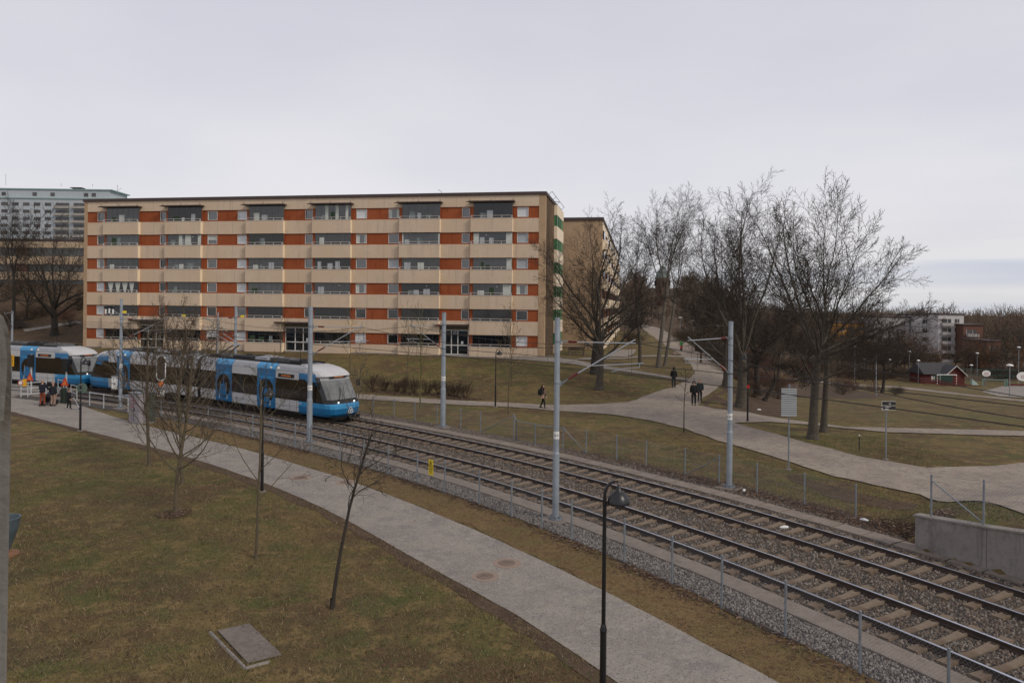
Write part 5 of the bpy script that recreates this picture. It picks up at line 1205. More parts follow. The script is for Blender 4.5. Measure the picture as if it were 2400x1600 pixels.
def tram(sn, label, rear_px=False, panto=True):
    t = thing('tram', label, 'tram', tp(sn-LT/2, 0, .17), th_at(sn-LT/2))
    def mod(a0, a1):
        p0, p1 = tp(sn-a0), tp(sn-a1); d = (p0-p1).normalized(); n = Vector((d.y, -d.x, 0))
        return lambda a, b, z: p0-d*((a-a0)*(p0-p1).length/(a1-a0))+n*b+Z*z, d, n
    gA = (3.1, aG1[0]); 
    fA, dA, nA = mod(0, aG1[0]); fM, dM, nM = mod(aG1[1], aG2[0]); fB, dB, nB = mod(aG2[1], LT)
    sec = [(1.20, .50), (1.30, .58), (1.325, 1.0), (1.325, 1.25), (1.325, 2.55), (1.31, 3.06), (1.20, 3.30), (1.02, 3.44), (.6, 3.49)]
    prof = sec+[(-b, z) for b, z in sec[::-1]]
    zone = [0, 0, 0, 1, 0, 2, 2, 2]   # 0 white, 1 glass band backing, 2 roof grey
    def shell(f, a0, a1, name):
        mb = MB(); n = len(prof)
        vs = [f(a, b, z) for a in (a0, a1) for b, z in prof]
        mb.v = [tuple(v) for v in vs]
        for i in range(n-1):
            mb.f.append((i, i+1, n+i+1, n+i)); zi = i if i < 8 else (2 if i == 8 else (16-i)); mb.m.append(zone[zi] if i != 8 else 2)
        mb.f.append((n-1, 0, n, 2*n-1)); mb.m.append(1); mb.f.append(tuple(range(n))); mb.m.append(3); mb.f.append(tuple(range(2*n-1, n-1, -1))); mb.m.append(3)
        return mb.build(name, [M_tw, M_tk, M_tg, M_bel], t)
    bA = shell(fA, 3.1, aG1[0], 'front_body'); bM = shell(fM, aG1[1], aG2[0], 'middle_body'); bB = shell(fB, aG2[1], LT-3.1, 'rear_body')
    def quadside(mb, f, a0, a1, z0, z1, out=.004, side=1, a0b=None):
        """panel on the body side following the section between z0 and z1"""
        zz = [z0]+[z for _, z in sec if z0 < z < z1]+[z1]
        def bw(z): return np.interp(z, [q[1] for q in sec], [q[0] for q in sec])+out
        vs = []
        for z in zz: vs += [f(a0, side*bw(z), z), f(a1, side*bw(z), z)]
        mb.add(vs, [(2*i, 2*i+1, 2*i+3, 2*i+2) for i in range(len(zz)-1)]); return mb
    # side window bands
    for sd_ in (1, -1):
        for f, spans in ((fA, [(aD2[1]+.12, aG1[0]-.15), (aD1[1]+.12, aD2[0]-.12), (aCab-.0, aD1[0]-.12)]), (fM, [(aG1[1]+.1, aG2[0]-.1)]), (fB, [(aG2[1]+.12, aD3[0]-.12), (aD3[1]+.12, aEnd-2.0)])):
            for a0, a1 in spans:
                w_ = quadside(MB(), f, a0, a1, 1.27, 2.52, .006, sd_).build('window_band', M_tgl, t)
        mb = MB()
        for f, a0, a1 in ((fA, 3.1, aG1[0]-.05), (fB, aG2[1]+.05, aEnd-2.1)):
            quadside(mb, f, a0, a1, .86, .875, .006, sd_); quadside(mb, f, a0, a1, 1.16, 1.17, .006, sd_); quadside(mb, f, a0, a1, 3.045, 3.06, .006, sd_)
        mb.build('panel_seams', mat('seam_dark', (.10, .10, .10), rough=.6), t)
        for f, (a0, a1) in ((fA, aD1), (fA, aD2), (fB, aD3)):
            d_ = quadside(MB(), f, a0-.12, a1+.12, .5, 3.44, .009, sd_).build('door', M_tb, t)
            mb = quadside(MB(), f, a0-.06, a1+.22, 3.10, 3.46, .014, sd_); mb.build('door_top_panel', M_tbl, d_)
            am = (a0+a1)/2
            for q0, q1 in ((a0, am-.03), (am+.03, a1)):
                lf_ = quadside(MB(), f, q0, q1, .55, 2.62, .018, sd_).build('door_leaf', M_tb, d_)
                quadside(MB(), f, q0+.05, q1-.05, 2.45, 2.58, .021, sd_).build('leaf_highlight', M_tbl, lf_)  # light blue strip across the top of the leaf
                # half ellipse of dark glass with the picture
                mb = MB(); cen = am+(.05 if q0 > am-.01 else -.05); sg_ = 1 if q0 > am-.01 else -1; rx = abs((q1 if sg_ > 0 else q0)-cen)-.06; pts = []
                for i in range(13):
                    th = -math.pi/2+math.pi*i/12; aa = cen+sg_*rx*math.cos(th); zz = 1.62+.80*math.sin(th); bb = np.interp(zz, [q[1] for q in sec], [q[0] for q in sec])+.022; pts.append(f(aa, sd_*bb, zz))
                mb.add(pts, [tuple(range(13))]); gl_ = mb.build('door_glass', M_tgl, lf_)
                mb = MB(); aa = cen+sg_*rx*.4; mb.tube([f(aa, sd_*1.36, 1.25), f(aa, sd_*1.36, 1.85)], .018, 5); mb.build('door_handle_bar', M_alu, lf_)
                mb = MB(); aa = (q0+q1)/2; P_ = lambda x, z: f(aa+x, sd_*1.352, z)
                mb.tube([P_(-.03, .95), P_(.0, .86), P_(-.02, .74)], .014, 4); mb.tube([P_(0, .86), P_(.09, .80)], .012, 4); mb.tube([P_(-.02, .74), P_(.06, .66)], .012, 4); mb.lathe([(.02, -.02), (.025, 0), (.02, .02)], P_(-.03, .99), 6); mb.build('pictogram', M_white, lf_)
    # bellows
    for (a0, a1), f0, f1 in (((aG1[0], aG1[1]), fA, fM), ((aG2[0], aG2[1]), fM, fB)):
        mb = MB(); n = len(prof); K_ = 9; vs = []
        for i in range(K_+1):
            q = i/K_; sc = .97 if i % 2 else .91
            for b, z in prof: vs.append(f0(a0-.02, b*sc, .6+(z-.5)*.96).lerp(f1(a1+.02, b*sc, .6+(z-.5)*.96), q))
        mb.add(vs, [(i*n+k, i*n+(k+1) % n, (i+1)*n+(k+1) % n, (i+1)*n+k) for i in range(K_) for k in range(n)]); mb.build('bellows', M_bel, t)
    # cabs: lofted nose at both ends
    za = [(.46, .22, 1.18), (.62, .06, 1.24), (.95, .0, 1.28), (1.16, .03, 1.29), (1.25, .12, 1.30), (1.32, .20, 1.31), (1.5, .28, 1.315), (1.9, .50, 1.315), (2.3, .74, 1.31), (2.62, .95, 1.30), (2.80, 1.02, 1.29), (2.86, .90, 1.28), (3.0, 1.02, 1.26), (3.16, 1.30, 1.22), (3.30, 1.72, 1.14), (3.40, 2.2, 1.04), (3.47, 2.85, .9)]
    def nose(f, amax, flip, kind):
        mb = MB(); rows = []
        bl = lambda a: f(a, 0, 0)
        aa = (lambda a: LT-a) if flip else (lambda a: a)
        for z, a0, hw in za:
            hwb = float(np.interp(z, [q[1] for q in sec], [q[0] for q in sec]))
            row = []
            ctl = [(amax, hwb), (max(a0+.05, min(amax-.35, a0+1.5)) if a0+1.5 < amax else (a0+amax)/2, (hwb+hw)/2), (a0+.62 if a0+.62 < amax else a0+(amax-a0)*.6, hw*.965), (a0+.28 if a0 < amax-.3 else a0+(amax-a0)*.4, hw*.89), (a0+.09, hw*.74), (a0+.02, hw*.42), (a0, 0)]
            pts = ctl+[(a, -b) for a, b in ctl[:-1][::-1]]
            rows.append([f(aa(a), b, z) for a, b in pts])
        n = len(rows[0]); M_ = {'blue': 0, 'light': 1, 'black': 2, 'white': 3, 'glass': 4, 'grey': 5, 'disp': 6}
        mb.v = [tuple(v) for r in rows for v in r]
        for i in range(len(rows)-1):
            z = (za[i][0]+za[i+1][0])/2
            for k in range(n-1):
                side = k < 2 or k >= n-3
                corner = k == 2 or k == n-4
                if z < 1.0: m_ = 0
                elif z < 1.21: m_ = 1
                elif side:
                    if z < 1.28: m_ = 0
                    elif z < 2.55: m_ = 4 if (k == 0 or k == n-2 or z < 2.2) else 0
                    elif z < 3.0: m_ = 0
                    elif z < 3.1: m_ = 5
                    else: m_ = 5 if k in (0, n-2) else 3
                elif corner: m_ = 2 if z < 1.3 else (2 if z < 2.75 else 3)
                elif z < 1.42: m_ = 2
                elif z < 2.55: m_ = 4
                elif z < 2.75: m_ = 5
                elif z < 2.84: m_ = 2
                else: m_ = 3
                mb.f.append((i*n+k, i*n+k+1, (i+1)*n+k+1, (i+1)*n+k)); mb.m.append(m_)
        mb.f.append(tuple((len(rows)-1)*n+k for k in range(n))); mb.m.append(3); mb.f.append(tuple(k for k in range(n))); mb.m.append(2)
        # split the windscreen off as its own part
        ws = MB(); ws.v = list(mb.v); fr = [(fc, m_) for fc, m_ in zip(mb.f, mb.m)]
        cab_parts = {'cab_shell': ([0, 1, 3, 5, 2], None), }
        sh = MB(); sh.v = list(mb.v); gl = MB(); gl.v = list(mb.v); sdw = MB(); sdw.v = list(mb.v)
        for fc, m_ in fr:
            k = fc[0] % n
            if m_ == 4 and len(fc) == 4:
                tgt = sdw if (k < 2 or k >= n-3) else gl; tgt.f.append(fc); tgt.m.append(0)
            else: sh.f.append(fc); sh.m.append(m_ if m_ < 4 else 4)
        o = sh.build('cab_shell', [M_tb, M_tbl, M_tk, M_tw, M_tg], t, smooth=False)
        gl.build('windscreen', M_ws, t, smooth=False); sdw.build('cab_side_window', M_tgl, t)
        # details on the front
        mb2 = MB()
        for b_ in (-.62, .62): mb2.lathe([(.02, -.05), (.055, 0), (.02, .05)], f(aa(.16), b_, 1.33), 8)
        mb2.build('headlight', M_hl, t)
        mb2 = MB(); mb2.tube([f(aa(.20), .55, 1.42), f(aa(.42), .25, 1.85), f(aa(.62), .15, 2.2)], .018, 4); mb2.build('wiper', M_tk, t)
        for sg_ in (1, -1):
            mb2 = MB(); mb2.tube([f(aa(1.35), sg_*1.30, 2.80), f(aa(.95), sg_*1.52, 2.82), f(aa(.88), sg_*1.56, 2.6)], .018, 5); mb2.box(f(aa(.88), sg_*1.56, 2.35), .10, .2, .42, (dA, nA, Z)); mb2.build('mirror', M_tk, t)
        mb2 = MB(); mb2.box(f(aa(.93), 0, 2.815), .06, 1.3, .10, (dA, nA, Z)); dsp = mb2.build('front_display', M_tk, t)
        mb2 = MB(); mb2.box(f(aa(.895), .0, 2.815), .02, .7, .05, (dA, nA, Z)); mb2.build('display_text', M_amb, dsp)
        # clover shaped emblem in white outline
        mb2 = MB()
        for k in range(3):
            cx, cz = .10*math.cos(math.pi/2+k*2.094), .10*math.sin(math.pi/2+k*2.094)
            ring = [f(aa(-.025), -.18+cx+.10*math.cos(a), .80+cz+.10*math.sin(a)) for a in np.linspace(0, 6.283, 11)]; mb2.tube(ring, .026, 5)
        mb2.build('front_emblem', M_white, t)
        mb2 = MB(); mb2.box(f(aa(.25), 0, .40), .5, 1.9, .2, (dA, nA, Z)); mb2.tube([f(aa(.25), 0, .42), f(aa(-.25), 0, .42)], .10, 8); mb2.build('coupler', M_tk, t)
    nose(fA, 3.1, False, 0); nose(fB, 3.1, True, 1)
    # cab side: blue panels and slanting window over the shell
    for f, aa in ((fA, lambda a: a), (fB, lambda a: LT-a)):
        for sd_ in (1, -1):
            a1 = aCab+.0
            mb = MB()
            if a1 > 3.1:
                quadside(mb, f, aa(a1), aa(3.1), .5, 1.26, .005, sd_); quadside(mb, f, aa(a1), aa(3.1), 2.54, 3.06, .005, sd_); mb.build('cab_side_panel', M_tb, t)
                quadside(MB(), f, aa(a1+.02), aa(3.1), 1.27, 2.53, .006, sd_).build('cab_window_rear', M_tgl, t)
            mb = MB()
            bt = quadside(mb, f, aa(4.0), aa(3.98), .6, 1.2, .012, sd_); quadside(mb, f, aa(3.3), aa(3.28), .6, 1.2, .012, sd_); mb.build('cab_hatch_seam', M_tk, t)
    # side destination display
    for sd_ in (1,):
        a0, a1 = SN-s_at(693), SN-s_at(657); d_ = quadside(MB(), fA, a0, a1, 2.62, 2.86, .012, sd_).build('side_display', M_tk, t)
        mb = MB(); n = 7
        for i in range(n): c0 = a0+(a1-a0)*(.22+.6*i/n); quadside(mb, fA, c0, c0+(a1-a0)*.045, 2.69, 2.79, .016, sd_)
        mb.build('display_text', M_amb, d_)
        a0 = aD1[0]-.9
    # numbers
    text_part('fleet_number', '6%d' % (28 if panto else 14), .16, M_white, t, fA(2.9, 1.345, 1.12), dA, Z, .002)
    # roof gear
    rr = random.Random(int(sn*10))
    for f, a0, a1 in ((fA, 3.4, aG1[0]-.4), (fB, aG2[1]+.4, LT-3.3)):
        mb = MB(); mb.box(f((a0+a1)/2, .95, 3.50), a1-a0, .05, .12, (dA, nA, Z)); mb.box(f((a0+a1)/2, -.95, 3.50), a1-a0, .05, .12, (dA, nA, Z)); mb.build('roof_gutter', M_tk, t)
        a = a0+.2
        while a < a1-1.2:
            l = rr.uniform(1.0, 2.6); l = min(l, a1-a-.1); h_ = rr.uniform(.10, .22)
            mb = MB(); mb.box(f(a+l/2, rr.uniform(-.15, .25), 3.49+h_/2), l, rr.uniform(1.0, 1.5), h_, (dA, nA, Z))
            for q in range(3): mb.box(f(a+l*(.2+.3*q), rr.uniform(-.4, .6), 3.49+h_+.03), .25, .3, .08, (dA, nA, Z))
            mb.build('roof_unit', rr.choice([M_eq, M_eq, M_tg, M_bel]), t); a += l+rr.uniform(.15, .5)
    mb = MB(); mb.tube([fA(4.3, .3, 3.45), fA(4.3, .3, 4.55)], .02, 5); mb.tube([fA(4.3, .3, 4.5), fA(4.15, .5, 4.72)], .03, 5); mb.build('roof_antenna', M_tk, t)
    for f, a in ((fA, 6.0), (fA, 5.2), (fB, LT-4.4), (fB, LT-5.2)):
        mb = MB(); mb.lathe([(.0, -.09), (.08, -.05), (.09, .03), (.05, .08), (0, .09)], f(a, 1.30, 3.17), 10); mb.build('side_camera', M_white, t)
    # bogies
    for f, a in ((fA, 4.6), (fM, (aG1[1]+aG2[0])/2), (fB, LT-4.6)):
        mb = MB(); mb.box(f(a, 0, .45), 2.9, 2.0, .36, (dA, nA, Z)); bg_ = mb.build('bogie', M_tk, t)
        for e_ in (-.9, .9):
            for b_ in (.7525, -.7525):
                mb = MB(); c = f(a+e_, b_, .47); mb.tube([c-nA*.05, c+nA*.05], [.30, .30], 18); mb.build('wheel', M_raildark, bg_)
    mb = MB()
    for f, a0, a1 in ((fA, 6.6, aG1[0]-.5), (fB, aG2[1]+.5, LT-6.6)): mb.box(f((a0+a1)/2, 0, .52), a1-a0, 2.3, .3, (dA, nA, Z))
    mb.build('underframe', M_tk, t)
    if panto:
        zc = 5.2; ap = SN-s_at(523, 0, 3.5)
        kn = ap-1.75
        mb = MB()
        for b_ in (-.35, .35): mb.tube([fA(ap, b_, 3.6), fA(kn, b_*.7, 4.35)], .045, 6)
        mb.box(fA(ap, 0, 3.58), 1.2, 1.3, .12, (dA, nA, Z)); pp = mb.build('pantograph', M_tk, t)
        mb = MB()
        for b_ in (-.25, .25): mb.tube([fA(kn, b_, 4.35), fA(ap+.55, b_*1.3, zc-.12)], .028, 6)
        mb.tube([fA(kn, -.3, 4.35), fA(kn, .3, 4.35)], .05, 6); mb.build('upper_arm', M_tg, pp)
        mb = MB()
        for e_ in (.35, .75): mb.tube([fA(ap+e_, -.95, zc-.2), fA(ap+e_, -.7, zc-.06), fA(ap+e_, .7, zc-.06), fA(ap+e_, .95, zc-.2)], .022, 5)
        mb.build('contact_strip', M_tk, pp)
    return t
tram(SN, 'blue and white articulated tram in front, its whole cab facing right, pantograph raised')
tram(SN-LT-.75, 'second blue and white tram behind the first, cut off by the left picture edge', panto=False)

# ================================================================ TREES (bare, early spring)
def grow(rr, segs, p, d, L, r, lev, prm):
    nseg = prm['nseg'][lev]; step = L/nseg; pts = [p]; rs = [r]; dirs = [d]
    taper = prm['taper'][lev]; g = prm['gnarl'][lev]; trop = prm['trop'][lev]
    for i in range(nseg):
        d = Vector((d.x+rr.gauss(0, g), d.y+rr.gauss(0, g), d.z+rr.gauss(0, g)+trop)).normalized()
        p = p+d*step; pts.append(p); dirs.append(d); rs.append(max(prm['rmin'], r*(1-taper*(i+1)/nseg)))
    for i in range(nseg): segs.append((pts[i], pts[i+1], rs[i], rs[i+1], lev))
    if lev+1 >= len(prm['nseg']): return pts
    n = prm['n'][lev]; n = max(1, int(n*rr.uniform(.8, 1.2))); st = prm['start'][lev]; phi = rr.uniform(0, 6.28)
    for i in range(n):
        t = st+(1-st)*(i+rr.uniform(.1, .9))/n; x = t*nseg; k = min(nseg-1, int(x)); f = x-k
        q = pts[k].lerp(pts[k+1], f); dd = dirs[k+1]; rad = rs[k]*(1-f)+rs[k+1]*f
        phi += 2.4+rr.uniform(-.5, .5); an = prm['ang'][lev]*(1.15-.45*t)+rr.uniform(-.14, .14)
        a = dd.orthogonal().normalized(); b = dd.cross(a); nd = (dd*math.cos(an)+(a*math.cos(phi)+b*math.sin(phi))*math.sin(an)).normalized()
        ll = L*prm['ratio'][lev]*(1-prm['fall'][lev]*(t-st)/(1-st+1e-6))*rr.uniform(.75, 1.2)
        grow(rr, segs, q, nd, ll, max(prm['rmin'], min(rad*.8, rad*prm['rr'][lev])), lev+1, prm)
    return pts
def tube_np(segs, sides):
    if not segs: return np.zeros((0, 3)), np.zeros((0, 4), int)
    A = np.array([s[0][:] for s in segs]); B = np.array([s[1][:] for s in segs]); r0 = np.array([s[2] for s in segs]); r1 = np.array([s[3] for s in segs])
    D = B-A; D /= np.linalg.norm(D, axis=1)[:, None]+1e-9; up = np.where(np.abs(D[:, 2:3]) < .9, np.array([[0, 0, 1.]]), np.array([[1., 0, 0]]))
    U = np.cross(D, up); U /= np.linalg.norm(U, axis=1)[:, None]; W_ = np.cross(D, U)
    n = len(segs); V = np.empty((n, 2*sides, 3))
    for k in range(sides):
        t = 2*math.pi*k/sides; o = U*math.cos(t)+W_*math.sin(t)
        V[:, k] = A-D*(r0*.3)[:, None]+o*r0[:, None]; V[:, sides+k] = B+D*(r1*.3)[:, None]+o*r1[:, None]
    F = [[k, (k+1) % sides, sides+(k+1) % sides, sides+k] for k in range(sides)]
    F = (np.array(F)[None]+(np.arange(n)*2*sides)[:, None, None]).reshape(-1, 4); return V.reshape(-1, 3), F
M_twig = bark('dark_twigs', (.018, .012, .008), (.042, .028, .018))
TREE = dict(nseg=[7, 7, 6, 5, 3], taper=[.55, .75, .8, .8, .7], gnarl=[.05, .10, .13, .16, .18], trop=[.02, .05, .04, .02, .0], n=[10, 9, 8, 5], start=[.28, .2, .15, .1], ang=[.95, .85, .85, .8], ratio=[.62, .5, .45, .5], fall=[.55, .45, .4, .3], rr=[.5, .45, .45, .5], rmin=.007)
def tree(name, label, p, Hh, r0, seed, bark_=None, lean=(0, 0), group=None, leaders=None, scale_from=None, parts=True, twigm=None, **kw):
    prm = dict(TREE); prm.update(kw); rr = random.Random(seed); segs = []
    d = Vector((lean[0], lean[1], 1)).normalized()
    if leaders is None: grow(rr, segs, Vector((0, 0, 0)), d, Hh, r0, 0, prm)
    else:
        # short bole, then several rising limbs
        hf, nl, spread, llen = leaders; pts = [Vector((0, 0, 0))]; rs = [r0*1.25]; q = Vector((0, 0, 0)); dd = d
        for i in range(5):
            dd = Vector((dd.x+rr.gauss(0, .03), dd.y+rr.gauss(0, .03), dd.z)).normalized(); q = q+dd*(Hh*hf/5); pts.append(q); rs.append(r0*(1-.07*(i+1)))
        for i in range(5): segs.append((pts[i], pts[i+1], rs[i], rs[i+1], 0))
        ph = rr.uniform(0, 6.28)
        for i in range(nl):
            ph += 2.4; t = .80+.2*(i/nl); k = min(4, int(t*5)); base = pts[k].lerp(pts[k+1], t*5-k) if k < 5 else pts[-1]
            an = spread*(rr.uniform(.30, 1.05) if i else .10)
            ell = prm.get('ell')
            if ell and i < nl*.35 and i: t = .55+.4*(i/nl); k = min(4, int(t*5)); base = pts[k].lerp(pts[k+1], t*5-k); an = spread*rr.uniform(.7, 1.1)
            if ell:
                dv = Vector((math.cos(ph)*math.sin(an), math.sin(ph)*math.sin(an), math.cos(an))); c_ = base-Vector((lean[0]*Hh*.5, lean[1]*Hh*.5, ell[0]*Hh)); A2 = (dv.x**2+dv.y**2)/ell[1]**2+dv.z**2/ell[2]**2; B2 = (c_.x*dv.x+c_.y*dv.y)/ell[1]**2+c_.z*dv.z/ell[2]**2; C2 = (c_.x**2+c_.y**2)/ell[1]**2+c_.z**2/ell[2]**2-1
                L_ = max(2.0, (-B2+math.sqrt(max(0, B2*B2-A2*C2)))/A2)*rr.uniform(.92, 1.06)
            else: L_ = Hh*(1-hf)*llen*(1-.18*an/max(spread, .01))*rr.uniform(.9, 1.1)
            nd = Vector((math.cos(ph)*math.sin(an), math.sin(ph)*math.sin(an), math.cos(an)))+d*.2
            grow(rr, segs, base, (nd-d*.2 if ell else nd).normalized(), L_, r0*rr.uniform(*prm.get('lr', (.28, .42))), 1, prm)
    # root flare
    segs.insert(0, (Vector((0, 0, -.15)), Vector((0, 0, .22)), r0*1.7, r0*1.15, 0))
    t = thing(name, label, 'tree', p, 0, group)
    tk_ = [s for s in segs if s[4] == 0]; big = [s for s in segs if s[4] in (1, 2)]; sm = [s for s in segs if s[4] > 2]
    V, F_ = tube_np(tk_, 9); o = npmesh('trunk', V, F_, bark_ or M_bark, t, smooth=True)
    V1, F1_ = tube_np(big, 5); V2, F2_ = tube_np(sm, 3)
    Vc = np.concatenate([V1, V2]); Fc = np.concatenate([F1_, F2_+len(V1)]); fm_ = np.concatenate([np.zeros(len(F1_), int), np.ones(len(F2_), int)])
    npmesh('crown', Vc, Fc, [bark_ or M_bark, twigm or M_barkr], t, fm=fm_, smooth=True)
    return t
YT = dict(rmin=.0045)
# young trees on the near lawn
tree('young_tree', 'young bare tree with low curving branches standing on a leaf mound in the lawn', G(411, 1205), 5.5, .072, 3, M_barky, n=[24, 7, 6, 4], start=[.24, .2, .2, .1], ang=[1.15, .75, .75, .7], ratio=[.56, .42, .42, .45], fall=[.62, .4, .3, .3], trop=[.01, .16, .08, .04, 0], nseg=[9, 7, 5, 4, 3], gnarl=[.035, .09, .12, .15, .15], **YT)
tree('young_tree', 'young bare tree pale at its foot, left of the two behind the leaf mound', G(350, 1092), 6.0, .082, 11, M_barky, n=[20, 7, 6, 4], start=[.33, .2, .2, .1], ang=[.95, .7, .7, .7], ratio=[.54, .42, .42, .45], fall=[.5, .4, .3, .3], trop=[.01, .14, .08, .04, 0], nseg=[9, 7, 5, 4, 3], gnarl=[.035, .09, .12, .15, .15], **YT)
tree('young_tree', 'young bare tree pale at its foot, right of the two behind the leaf mound', G(427, 1135), 6.0, .075, 12, M_barky, n=[18, 7, 6, 4], start=[.36, .2, .2, .1], ang=[.9, .7, .7, .7], ratio=[.5, .42, .42, .45], fall=[.5, .4, .3, .3], trop=[.01, .14, .08, .04, 0], nseg=[9, 7, 5, 4, 3], gnarl=[.035, .09, .12, .15, .15], **YT)
tree('young_tree', 'very slender young bare tree with few wide branches in front of a black lamp', G(600, 1308), 5.2, .042, 23, M_barky, n=[9, 5, 4, 3], start=[.30, .3, .2, .1], ang=[.95, .7, .7, .7], ratio=[.42, .4, .4, .45], fall=[.5, .4, .3, .3], trop=[.0, .07, .05, .03, 0], nseg=[9, 6, 4, 4, 3], gnarl=[.02, .10, .12, .15, .15], **YT)
tree('young_tree', 'young dark-barked tree leaning to the right, nearest one on the lawn beside the footpath', G(779, 1425), 4.3, .05, 31, M_barkd, lean=(.075, .02), n=[9, 5, 4, 3], start=[.52, .2, .2, .1], ang=[1.15, .75, .8, .8], ratio=[.36, .5, .45, .5], fall=[.5, .4, .3, .3], trop=[.0, .0, .0, .0, 0], nseg=[9, 6, 5, 4, 3], gnarl=[.04, .14, .16, .18, .2], twigm=M_barkd, **YT)
def mound(name, p, r, m, label):
    mb = MB(); mb.lathe([(r, -.02), (r*.75, .04), (r*.4, .09), (.05, .11)], p, 14); o = mb.build(name, m, smooth=True); tag(o, label, 'leaf mound'); return o
q = G(411, 1205); mound('leaf_mound', q+Vector((.05, -.1, 0)), .42, M_soil, 'low mound of brown leaves at the foot of the thickest young tree')
def around(q, r): a = random.uniform(0, 6.28); rr_ = r*math.sqrt(random.random()); x, y = q.x+rr_*math.cos(a), q.y+rr_*math.sin(a); return (x, y, hz(x, y)+.05+.06*(1-rr_/r))
scatter('leaf_litter', 350, lambda: around(q, .6), (.02, .05), lf, quad=True, fmats=4)
# saplings beyond the track
SP = dict(n=[12, 5, 4], start=[.3, .2, .2], ang=[.55, .5, .6], ratio=[.36, .4, .4], fall=[.45, .3, .3], trop=[.01, .06, .03, .02], nseg=[8, 5, 4, 3], gnarl=[.03, .07, .1, .12], taper=[.8, .8, .8, .8], rr=[.5, .45, .45], rmin=.006)
tree('sapling', 'slim sapling with a yellow-green stem in front of the shrubs, left of the right entrance', G(985, 958), 6.3, .055, 41, mat('yellow_stem', (.11, .10, .035), rough=.8), **SP)
tree('sapling', 'slim sapling right of the black path lamp, behind the corner of the fence', G(1191, 971), 5.9, .04, 42, M_barky, **SP)
tree('sapling', 'thin sapling on the slope just above the hedge shrubs', G(952, 905), 6.2, .04, 43, M_barky, **SP)
tree('sapling', 'thin sapling on the bank right of the path lamp, upslope of the other sapling', G(1200, 905), 6.2, .04, 44, M_barky, **SP)
tree('sapling', 'small knobbly pruned sapling at the edge of the gravel junction with few stubby shoots', G(1603, 1012), 3.7, .035, 45, M_barkd, n=[9, 2, 2], start=[.45, .3, .3], ang=[.9, .6, .6], ratio=[.22, .4, .4], fall=[.4, .3, .3], trop=[.0, .12, .05, .02], nseg=[8, 5, 3, 3], gnarl=[.03, .12, .1, .12], taper=[.7, .6, .8, .8], rr=[.6, .5, .45], rmin=.008)
tree('sapling', 'thin pale sapling at the near mesh fence, its top beside the tram front', G(817, 1088), 4.5, .022, 46, M_barkl, lean=(.16, 0), **SP)
for i, (px, py, h_, lab) in enumerate([(510, 905, 6.0, 'bare sapling behind the tram left of the pantograph'), (655, 858, 5.0, 'bare sapling on the bank behind the tram roof near the middle entrance'), (820, 880, 5.5, 'bare sapling on the bank just behind the tram cab'), (395, 870, 6, 'bare sapling rising behind the tram left of the left entrance')]):
    tree('sapling', lab, G(px, py), h_, .045, 50+i, M_barky, **SP)
# shrubs in a row on the lawn behind the tram nose
SH = dict(nseg=[4, 4, 3], n=[5, 3], start=[.25, .2], ang=[.5, .5], ratio=[.6, .5], fall=[.3, .3], trop=[.05, .03, .02], gnarl=[.10, .12, .12], taper=[.6, .7, .7], rr=[.6, .6], rmin=.007)
def shrub_mesh(seed, stems, h, spread):
    rr = random.Random(seed); segs = []
    for i in range(stems):
        a = rr.uniform(0, 6.28); an = spread*rr.random()**.7; d = Vector((math.cos(a)*math.sin(an), math.sin(a)*math.sin(an), math.cos(an)))
        grow(rr, segs, Vector((math.cos(a)*.12*rr.random(), math.sin(a)*.12*rr.random(), -.05)), d, h*rr.uniform(.65, 1.1), .014, 0, SH)
    return tube_np(segs, 3)
def shrub(label, p, seed, stems, h, spread, m, group=None):
    t = thing('shrub', label, 'shrub', p, 0, group); V, F_ = shrub_mesh(seed, stems, h, spread); npmesh('twigs', V, F_, m, t); return t
hs = [(872, 912), (900, 916), (930, 918), (948, 920), (970, 921), (1002, 922), (1028, 924), (1055, 928), (1068, 930), (1090, 932)]
for i, (px, py) in enumerate(hs):
    shrub('leafless brown shrub of the row along the path behind the far track', G(px, py), 60+i, 26, 1.12-.05*(i % 3), .8, M_barkr, 'hedge shrubs by the path')
qh = [G(px, py+4) for px, py in hs]
def on_h(): q = random.choice(qh); x = q.x+random.gauss(0, .8); y = q.y+random.gauss(0, .35); return (x, y, hz(x, y)+.04)
scatter('leaf_litter', 3000, on_h, (.04, .09), lf, quad=True, fmats=4)
# large trees right
tree('big_tree', 'large spreading bare tree right of the middle, the nearest one with the widest round crown', G(1905, 1028), 14.0, .27, 115, M_bark, twigm=M_twig, leaders=(.36, 14, 1.30, .95), nseg=[6, 10, 7, 5, 4], n=[0, 17, 10, 7], start=[0, .22, .12, .1], ang=[0, .74, .70, .75], ratio=[0, .42, .42, .45], fall=[0, .55, .4, .3], trop=[0, .006, .025, .025, .02], taper=[.3, .86, .8, .8, .7], gnarl=[.03, .055, .09, .12, .14], rr=[0, .42, .45, .5], rmin=.0065, lr=(.24, .42), ell=(.60, 5.7, 4.7))
tree('big_tree', 'slimmer grey trunk close behind the right of the widest bare tree', G(1930, 1012), 14.5, .19, 103, M_bark, leaders=(.42, 7, .8, .88), ell=(.62, 4.2, 5.6), nseg=[6, 8, 6, 5, 3], n=[0, 13, 9, 6], taper=[.3, .88, .8, .8, .7], start=[0, .2, .12, .1], ang=[0, .6, .7, .75], ratio=[0, .42, .42, .42], fall=[0, .45, .4, .3], trop=[0, .05, .05, .03, .02], gnarl=[.03, .07, .1, .12, .14], rr=[0, .45, .45, .5], rmin=.008)
M_twig0 = 0
